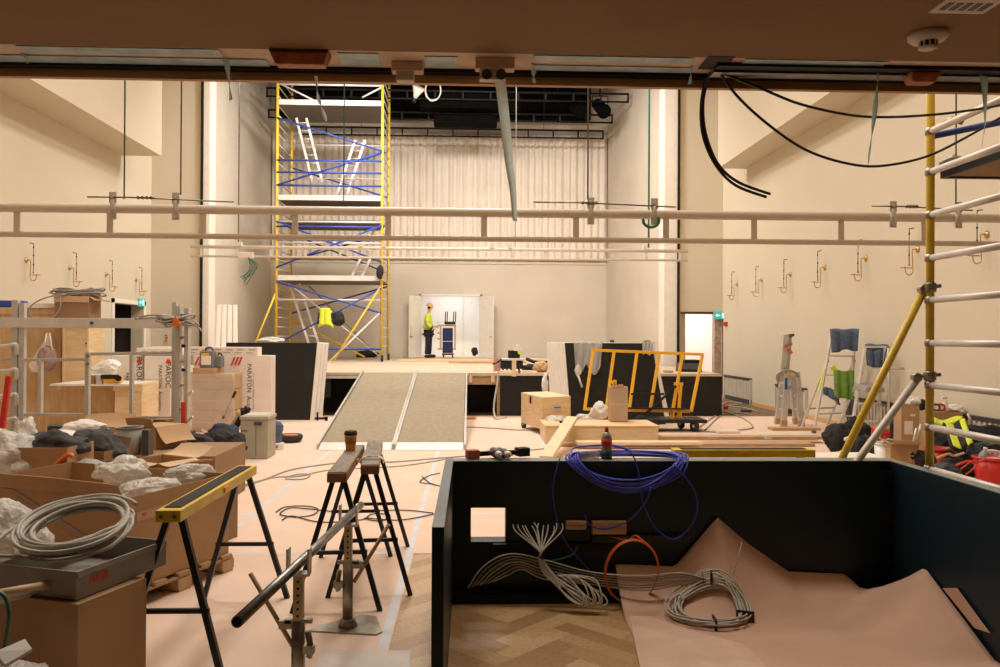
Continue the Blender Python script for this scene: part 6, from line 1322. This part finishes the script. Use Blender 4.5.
st(MB().bx(K(462.5, 330, YW + 2.35).x, K(463.5, 330, YW + 2.35).x, YW + 2.36, YW + 2.4, ZS, 3.3).build('door_5', m_bag))
# ---- ladders on the right
def glad():
    p = G(790, 427); x0 = p.x; Y = p.y
    r = thing('folding_ladder', 'folded aluminium multi-joint ladder standing like a giraffe near the wall', 'ladder', (x0, Y, .005))
    def Q(px, py, dy=0): return K(px, py, Y + dy)
    a0, a1 = Q(787, 334), Q(784, 374)
    for k, d in enumerate((-.06, .06)): MB().bar(Q(787.5, 335) + V((d * .9, d, 0)), Q(784.5, 372) + V((d * .9, d, 0)), .10, .05, (0, 1, 0)).build('neck_stile', m_alu, r, bev=.003)
    MB().bar(Q(784, 336.5), Q(793, 335), .12, .05).build('neck_cap', m_greyd, r)
    for y in (343, 345): pass
    for px, py in ((785.5, 346), (790, 344)): MB().lathe([(.03, 0), (.03, .05)], Q(px, py, -.08), (0, -1, 0), 10).build('bolt', m_fade, r)
    MB().bar(Q(788, 349, -.12), Q(792, 353.5, -.12), .05, .02, (0, 1, 0)).build('orange_tag', m_caor, r)
    MB().bar(Q(786.5, 369, -.1), Q(786, 371, -.1), .1, .1).build('hinge', m_greyd, r)
    legs = (((783, 372), (777.5, 424)), ((787, 372), (783.5, 427)), ((793, 374), (796, 424)), ((797, 374), (801.5, 427.5)))
    for i, (a, b) in enumerate(legs):
        dy = .25 if i % 2 == 0 else -.05
        e = Q(b[0], b[1], 0); e = G(b[0], b[1], .005); l = MB().bar(Q(*a, dy), e + V((0, 0, .02)), .10, .07, (0, 1, 0)).build('ladder_leg', m_alu, r, bev=.003)
        t_ = e + (Q(*a, dy) - e).normalized() * .13; MB().bar(e, t_, .11, .08, (0, 1, 0)).build('brown_foot', m_raw, l, bev=.005)
    MB().bar(Q(779, 376), Q(800, 375), .06, .12).build('shoulder_hinge', m_alu, r, bev=.01)
    for k in range(3): y = 383 + k * 13; MB().tube([Q(781 - k * .5, y, .1), Q(786 - k * .5, y + 1, -.05)], .016, 6).build('rung', m_aluw, r); MB().tube([Q(794.5, y, .1), Q(799, y + 1, -.05)], .016, 6).build('rung', m_aluw, r)
    MB().bx(Q(784.8, 380, -.15).x, Q(787.3, 380, -.15).x, Y - .16, Y - .15, Q(786, 389).z, Q(786, 377.5).z).build('blue_label', m_blab, r)
    b = MB()
    for k in range(4): b.tube(crom([Q(778 + k * .5, 384 - k, -.2), Q(776.5 + k, 376, -.22), Q(781 + k, 371.5 - k * .5, -.25), Q(788, 370 + k * .7, -.25), Q(796, 372.5 + k, -.2), Q(799, 377, -.18)], 5), .014, 6)
    tag(b.build('strap_bundle', m_cabd), 'grey and yellow straps slung over the shoulder of the folded ladder', 'strap')
    MB().box(Q(791, 374, -.22), (.12, .05, .05), 0, 0, .3).build('yellow_lock', m_yel, r)
glad()
def towel(pts, th, m, lab, name='towel'):
    """pts: rows of world points (front hanging surface)"""
    nr, nc = len(pts) - 1, len(pts[0]) - 1
    def fn(u, v):
        a, b = v * nr, u * nc; i, j = min(int(a), nr - 1), min(int(b), nc - 1); s, t = a - i, b - j
        p = pts[i][j].lerp(pts[i][j + 1], t).lerp(pts[i + 1][j].lerp(pts[i + 1][j + 1], t), s)
        return p + V((0, -.02 * math.sin(u * 14) * (.4 + v), .012 * math.sin(u * 9 + v * 3)))
    return tag(MB().sheet(fn, 16, 14, th).build(name, m), lab, 'towel')
def stepladder(xs, Y, ytop, lab, feet):
    r = thing('stepladder', lab, 'ladder', (K(sum(xs) / 2, 430, Y).x, Y, .005))
    (t0, t1), (f0, f1) = (xs, feet)
    ta, tb = K(t0, ytop, Y + .35), K(t1, ytop, Y + .35); fa, fb = G(*f0, .008), G(*f1, .008)
    sa, sb = MB().bar(fa, ta, .03, .075, (0, 1, 0)), MB().bar(fb, tb, .03, .075, (0, 1, 0)); sa.build('front_stile', m_aluw, r, bev=.003); sb.build('front_stile', m_aluw, r, bev=.003)
    for k in range(1, 5): f = k / 5.2; MB().bar(fa.lerp(ta, f), fb.lerp(tb, f), .10, .022).build('step', m_aluw, r)
    ra, rb = fa + V((.1, .75, 0)), fb + V((-.06, .75, 0)); h = .72
    MB().bar(ra, fa.lerp(ta, h), .025, .045, (0, 1, 0)).build('rear_leg', m_aluw, r); MB().bar(rb, fb.lerp(tb, h), .025, .045, (0, 1, 0)).build('rear_leg', m_aluw, r)
    MB().bar(ra.lerp(fa.lerp(ta, h), .3), rb.lerp(fb.lerp(tb, h), .3), .03, .03).build('rear_bar', m_aluw, r)
    MB().bar(ta + V((-.03, 0, 0)), tb + V((.03, 0, 0)), .06, .03).build('top_bar', m_aluw, r)
    for q, t in ((fa, ta), (fb, tb)): MB().lathe([(.03, 0), (.03, .03)], q.lerp(t, h), (1, 0, 0), 10).build('hinge', m_galv, r); MB().bar(q, q.lerp(t, .06), .045, .085, (0, 1, 0)).build('foot', m_greyd, r)
    return fa, fb, ta, tb
fa, fb, ta, tb = stepladder((832, 855), 13.2, 333, 'aluminium stepladder with blue and green towels drying on it', ((813.5, 433), (849, 431)))
MB().bar(fa.lerp(ta, .62) + V((-.02, -.05, 0)), fa.lerp(ta, .95) + V((-.02, -.05, 0)), .02, .05, (0, 1, 0))
Yt = 13.35
towel([[K(830, 331, Yt + .12), K(844, 330.3, Yt + .12), K(858.5, 331, Yt + .12)], [K(830, 331.5, Yt), K(844, 331, Yt), K(858, 331.5, Yt)], [K(832, 352.5, Yt), K(845, 350, Yt), K(857, 350.5, Yt)]], .03, m_blcl, 'slate blue towel folded over the top of the taller stepladder')
towel([[K(833.5, 371, 13.02), K(843, 370.5, 13.02), K(853.5, 371, 13.02)], [K(834, 385, 12.98), K(844, 385, 12.98), K(853.5, 386, 12.98)], [K(835, 396, 12.98), K(844, 399, 12.98), K(852.5, 399, 12.98)]], .02, m_gncl, 'green towel hanging on the taller stepladder')
towel([[K(823, 388, 13.3), K(828, 387, 13.3), K(834, 391, 13.25)], [K(824, 393, 13.3), K(831, 396, 13.25), K(836, 396, 13.2)], [K(833, 398, 13.2), K(837, 400, 13.2), K(840, 404, 13.2)]], .03, m_blcl, 'dark blue cloth hanging behind the green towel')
towel([[K(847, 399, 13.3), K(852, 399, 13.3), K(857, 399, 13.3)], [K(846, 408, 13.3), K(852, 408, 13.3), K(857, 409, 13.3)], [K(847, 417, 13.3), K(851, 419, 13.3), K(855, 418, 13.3)]], .03, mat('grey_cloth', (.15, .15, .16), .95), 'grey cloth hanging low behind the taller stepladder', 'cloth')
tag(MB().bar(K(835, 371, 13.05), K(832, 366, 13.05), .03, .07).build('yellow_sponge', m_hiv), 'yellow-green cloth end on the taller stepladder step', 'cloth')
b = MB().bar(K(818.5, 392, 12.95), K(824, 370, 13.0), .02, .03, (0, 1, 0)); tag(b.build('yellow_stick', m_hiv), 'yellow-green stick leaning along the stile of the taller stepladder', 'stick')
fa, fb, ta, tb = stepladder((865, 884), 12.4, 347, 'lower aluminium stepladder with a dark blue cloth over its top', ((850, 439), (876, 439)))
towel([[K(865.5, 346, 12.9), K(876, 345.5, 12.9), K(887, 347, 12.9)], [K(866, 352, 12.75), K(876, 352, 12.75), K(886, 351, 12.75)], [K(868, 365, 12.75), K(876, 368, 12.75), K(883, 367, 12.75)]], .035, m_blcl, 'dark blue cloth bunched over the lower stepladder top')
a, b_ = K(862, 392, 12.5), K(876, 384.5, 12.7); tag(MB().hexa([(a.x, 12.4, a.z), (b_.x, 12.4, a.z), (b_.x, 12.8, a.z + .06), (a.x, 12.8, a.z + .06), (a.x + .03, 12.4, a.z + .08), (b_.x - .02, 12.4, a.z + .08), (b_.x - .02, 12.8, a.z + .13), (a.x + .03, 12.8, a.z + .13)]).build('dust_tray', m_grey, bev=.01), 'grey plastic tray on the step of the lower stepladder', 'tray')
for k, (a, b, lab) in enumerate((((888.5, 436), (888.5, 348), 'grey pole standing behind the lower stepladder'), ((880, 369), (904, 368.5), 'thin grey pole lying level behind the yellow brace'))):
    tag(MB().tube([K(*a, 12.5 - .4 * k), K(*b, 12.5 - .4 * k)], .02, 8).build('pole', m_alu), lab, 'pole')
# ---- right heap
def heap(px, py, Y, d, seed, m, lab, name='clothes_heap', cat='clothes', zmin=.006, rz=0): o = MB().blob(K(px, py + 3, Y), tuple(x * .74 for x in d), seed, .28, 2.3, rz, zmin=zmin, ridge=.55).build(name, m); return tag(o, lab, cat, 'dark clothes and bags heap by the radiators')
heap(838, 434, 10.9, (.62, .5, .55), 101, m_bkcl, 'black crumpled bag at the tip of the heap beside stepladder foot')
heap(856, 428, 11.4, (.55, .5, .55), 102, m_bkcl, 'black crumpled bag beneath the hanging green towel')
heap(866, 446, 10.2, (.6, .5, .5), 103, m_bkcl, 'black crumpled cloth seen between the yellow and silver braces')
heap(850, 436, 10.5, (.22, .2, .12), 104, m_bag, 'pale yellow cloth lying on the black heap', 'pale_cloth', 'cloth', None)
heap(880, 430, 10.7, (.34, .3, .30), 105, m_red, 'red bag lying between the yellow and silver braces', 'red_bag', 'bag')
heap(902, 425, 11.0, (.42, .4, .6), 106, m_bkcl, 'black bag behind the tall carton and silver brace')
heap(890, 440, 9.8, (.24, .2, .16), 107, mat('light_blue_cloth', (.30, .42, .60), .9, var=.1), 'light blue cloth lying behind the white bucket', 'blue_cloth', 'cloth', None)
heap(948, 442, 9.9, (.7, .6, .5), 108, m_bkcl, 'black cloth heap under the neon jacket behind the yellow post')
heap(985, 436, 9.3, (.95, .6, .46), 109, m_navy, 'dark heap below the ribbed radiator behind the red bucket')
heap(962, 468, 9.0, (.6, .4, .28), 110, m_bkcl, 'black heap on the floor between the two red buckets')
for i, (px, py, Y, d, m, lab) in enumerate(((952, 462, 8.9, (.34, .3, .26), m_bkcl, 'small black bag between the two red buckets, nearer the post'), (970, 452, 9.5, (.5, .4, .4), m_navy, 'navy cloth lump behind the far side of the near red bucket'), (945, 470, 7.6, (.42, .3, .3), m_grcl, 'charcoal cloth lump against the outside of the dark side panel'), (925, 456, 8.4, (.3, .3, .26), m_bkcl, 'small black bag at the foot of the carton with pictogram'), (966, 440, 10.2, (.5, .4, .5), m_bkcl, 'black bag under the near end of the ribbed radiator'), (976, 447, 9.2, (.3, .3, .3), m_blcl, 'blue grey cloth lump beside the rim of the near red bucket'))):
    heap(px, py, Y, d, 140 + i, m, lab)
for i, (px, py, Y, m) in enumerate(((958, 447, 8.9, m_gncl), (968, 463, 8.5, m_red), (983, 445, 9.0, m_cagr), (948, 456, 8.7, m_plyd))):
    p = K(px, py, Y); tag(MB().tube(crom([p + V((-.14, 0, -.03)), p + V((-.03, -.05, .03)), p + V((.08, .02, .0)), p + V((.16, -.04, .04))], 5), .014, 6).build('strap', m), ['green strap lying over the dark heap behind red buckets', 'red strap lying on the black bag between red buckets', 'dark green strap lying on the heap under the radiator', 'brown strap lying on the small black bag by the post'][i], 'strap')
def bucket(px, py, Y, rt, lab, items=True):
    c = K(px, py, Y); h = c.z; p = V((c.x, Y, .006)); o = thing('bucket', lab, 'bucket', p, 'red buckets')
    MB().lathe([(rt * .74, 0), (rt * .78, .01), (rt, h - .03), (rt - .008, h - .03), (rt * .74, .02)], p, seg=28).build('bucket_body', m_red, o); MB().lathe([(rt, h - .03), (rt + .012, h - .025), (rt + .012, h), (rt - .006, h), (rt - .008, h - .03)], p, seg=28).build('bucket_rim', m_red, o)
    MB().lathe([(rt - .012, h - .09), (.01, h - .085)], p, seg=24).build('bucket_content', m_greyd, o)
    return p, h
p, h = bucket(991, 457, 8.6, .175, 'red bucket with white handle and bottle, below the ribbed radiator')
oo = thing('white_jug', 'white plastic jug handle sticking out of the red bucket', 'jug', p + V((-.02, 0, h - .12))); MB().box(p + V((.0, 0, h - .05)), (.16, .12, .08)).build('jug_body', m_bag, oo, bev=.02); MB().tube(crom([p + V((-.08, 0, h - .02)), p + V((-.06, 0, h + .055)), p + V((.08, 0, h + .05)), p + V((.1, 0, h - .02))], 5), .016, 8).build('jug_handle', m_bag, oo)
oo = thing('clear_bottle', 'clear blueish bottle lying in the red bucket beside white jug', 'bottle', p + V((-.11, 0, h - .1))); MB().lathe([(.04, 0), (.04, .12), (.02, .15), (.02, .17)], p + V((-.12, 0, h - .08)), (.2, -.2, 1), 14).build('bottle_body', mat('clear_blue', (.5, .6, .7), .2, alpha=.6), oo); MB().lathe([(.022, .17), (.022, .19)], p + V((-.12, 0, h - .08)), (.2, -.2, 1), 12).build('bottle_cap', m_bag, oo)
p, h = bucket(938.5, 448, 9.2, .15, 'red bucket with dark glove hanging on it, behind the yellow post')
o = MB().blob(p + V((.04, -.16, h - .12)), (.12, .08, .26), 7, .2, 2).build('black_glove', m_bkcl); tag(o, 'dark glove hanging over the rim of the red bucket', 'glove')
# neon vest draped
q = K(952, 437, 9.4)
tag(MB().sheet(lambda u, v: K(942 + 22 * u + 8 * v, 424 + 24 * v + 3 * math.sin(u * 6), 9.3 - .5 * v) + V((0, -.05 * math.sin(u * PI), 0)), 10, 12, .03).build('neon_jacket', m_bkcl), 'dark jacket with neon bands thrown over the black heap', 'jacket')
nj = bpy.data.objects['neon_jacket']
for k, (u0, u1) in enumerate(((.0, .28), (.55, .8))): MB().sheet(lambda u, v: K(942 + 22 * (u0 + (u1 - u0) * u) + 8 * v, 424 + 24 * v + 3 * math.sin((u0 + (u1 - u0) * u) * 6), 9.3 - .5 * v) + V((0, -.05 * math.sin((u0 + (u1 - u0) * u) * PI) - .06, .035)), 4, 12, .01).build('neon_band', m_hiv, nj)
tag(MB().sheet(lambda u, v: K(932 + 30 * u, 419 + 5 * v + 3 * math.sin(u * 5) + 3 * u, 10.2 - .3 * v), 12, 5, .04).build('neon_vest', m_hiv), 'neon yellow vest lying across cartons below the scaffold rung', 'vest')
# cartons right
c = carton('carton', 'tall carton with white label standing beside the yellow scaffold post', K(912.5, 446, 9.9), .24, .26, .01, .0, m_card, ()) if 0 else None
def rc(px0, px1, py0, Y, lab, dep=.35, rz=-.25, flaps=(), m=m_card, open_=True, z0=.006):
    a, b_ = K(px0, py0, Y), K(px1, py0, Y); return carton('carton', lab, ((a.x + b_.x) / 2, Y + dep / 2, z0), b_.x - a.x, dep, a.z - z0, rz, m, flaps, open_=open_)
c = rc(904.5, 921, 406, 9.9, 'tall carton with white label standing beside the yellow scaffold post', .3, -.2, (('l', 20, .08),))
hh = K(910, 406, 9.9).z; MB().box((-.02, -.1515, hh - .28), (.1, .003, .17)).build('white_label', m_board, c); MB().box((.03, -.1515, hh - .12), (.06, .003, .03)).build('white_label', m_board, c)
c = rc(897, 922, 444, 8.5, 'open carton with black pictogram standing low by the enclosure corner', .35, -.3, (('f', 75, .14), ('l', 60, .12)))
hh = K(905, 444, 8.5).z; MB().box((.08, -.1765, hh - .13), (.09, .003, .13)).build('print_panel', m_cardl, c)
t = MB(); t.prism([(.05, -.179, hh - .125), (.11, -.179, hh - .125), (.08, -.179, hh - .085)], (0, .001, 0)); t.prism([(.05, -.179, hh - .14), (.08, -.179, hh - .18), (.11, -.179, hh - .14)], (0, .001, 0)); t.build('arrow_print', m_ink, c)
rc(930, 947, 412.5, 10.6, 'carton behind the yellow post with bottles on top', .35, 0, (), m_card, False)
rc(946.5, 963, 413.5, 10.7, 'carton with white bag on top below the radiator end', .35, 0, (), m_card, False)
for i, (px, py, Y, d, m, lab) in enumerate(((911, 402, 10.0, (.26, .22, .14), m_bag, 'pale yellow bag stuffed in the top of the tall carton'), (954, 409, 10.85, (.28, .22, .12), m_bag, 'pale cloth lying on the carton below the radiator end'), (922, 405, 10.3, (.14, .14, .16), m_bkcl, 'black cap on top of the tall carton by the post'))):
    o = MB().blob(K(px, py, Y), d, 120 + i, .25, 2.2).build('cloth_wad', m); tag(o, lab, 'cloth')
zz7 = K(938, 412.5, 10.6).z
p = V((K(945, 410, 10.75).x, 10.75, zz7 + .002)); o = thing('spray_bottle', 'white spray bottle standing on the cartons behind the yellow post', 'bottle', p); MB().lathe([(.035, 0), (.04, .01), (.04, .1), (.015, .15), (.015, .17)], p, seg=14).build('bottle_body', m_bag, o); MB().prism([p + V((-.05, -.01, .17)), p + V((.03, -.01, .17)), p + V((.03, -.01, .2)), p + V((-.03, -.01, .205))], (0, .02, 0)).build('spray_head', m_white, o)
for i, (px, m, lab) in enumerate(((935.5, m_greyd, 'dark green spool lying on the carton behind the post'), (940.5, m_red, 'dark red spool lying on the carton beside the spray bottle'))):
    p = V((K(px, 410, 10.72).x, 10.72, zz7 + .06)); o = thing('tape_roll', lab, 'tape roll', p - V((0, 0, .055)), 'tape rolls on the carton'); MB().lathe([(.055, -.03), (.055, .03)], p, (.2, 1, 0), 18).build('roll_body', m, o); MB().lathe([(.028, -.032), (.028, .032)], p, (.2, 1, 0), 14).build('roll_core', m_bag, o)
p = V((K(887, 449, 8.9).x, 8.9, .006)); hb = K(890, 443, 8.9).z; o = thing('white_bucket', 'white bucket with small red label behind the silver brace', 'bucket', p); MB().lathe([(.11, 0), (.135, hb - .02), (.125, hb - .02), (.1, .02)], p, seg=22).build('bucket_body', m_bag, o); MB().lathe([(.135, hb - .02), (.145, hb - .015), (.145, hb), (.125, hb), (.125, hb - .02)], p, seg=22).build('bucket_rim', m_bag, o); MB().box(p + V((.02, -.133, hb - .11)), (.06, .006, .06)).build('red_label', m_inkr, o)
for i, (a, b) in enumerate((((917, 440), (921, 424)), ((913, 444), (916.5, 428)), ((972, 424), (968, 414)))): tag(MB().tube([K(*a, 9.3), K(*b, 9.3)], .014, 8).build('white_tube', m_aluw), ['white tube leaning at the post beside the tall carton, nearer the post', 'white tube leaning in the low carton with pictogram', 'white tube end poking up below the ribbed radiator'][i], 'tube')
cable('red_cable', [K(x, y, 8.3) for x, y in ((958, 471), (965, 466), (972, 461), (978, 462), (972, 470), (966, 474))], .008, m_red, 'red cable curling beside the red bucket')
# floor cables by the trolley
for pts, lab in ((((700, 427), (712, 418), (724, 412), (742, 418), (753, 427), (740, 430), (715, 432), (690, 430)), 'grey floor cable looping beside the trolley wheels'), (((705, 430), (722, 415), (740, 413), (748, 414)), 'grey floor cable running from the trolley to the power block'), (((722, 405), (730, 402), (742, 404), (730, 406), (745, 408), (760, 412)), 'dark floor cable coil at the end of the black stage front')):
    fcable(pts, .016, m_cabd, lab)
p = G(746, 412); tag(MB().box(p + V((0, 0, .03)), (.24, .09, .05), .1).build('power_block', m_greyd, bev=.01), 'dark power strip lying on the floor by the wall radiators', 'power strip')
p = G(726, 409); tag(MB().lathe([(.05, 0), (.06, .05), (.03, .1)], p + V((0, 0, .006)), seg=12).build('red_plug', m_red), 'small red socket block at the foot of the black stage front', 'socket')
o = MB().box(G(727, 433) + V((0, 0, .03)), (.4, .2, .04), .1).build('white_packet', m_bag, bev=.01); tag(o, 'flat white packet lying on the floor behind the plank bundle', 'packet')
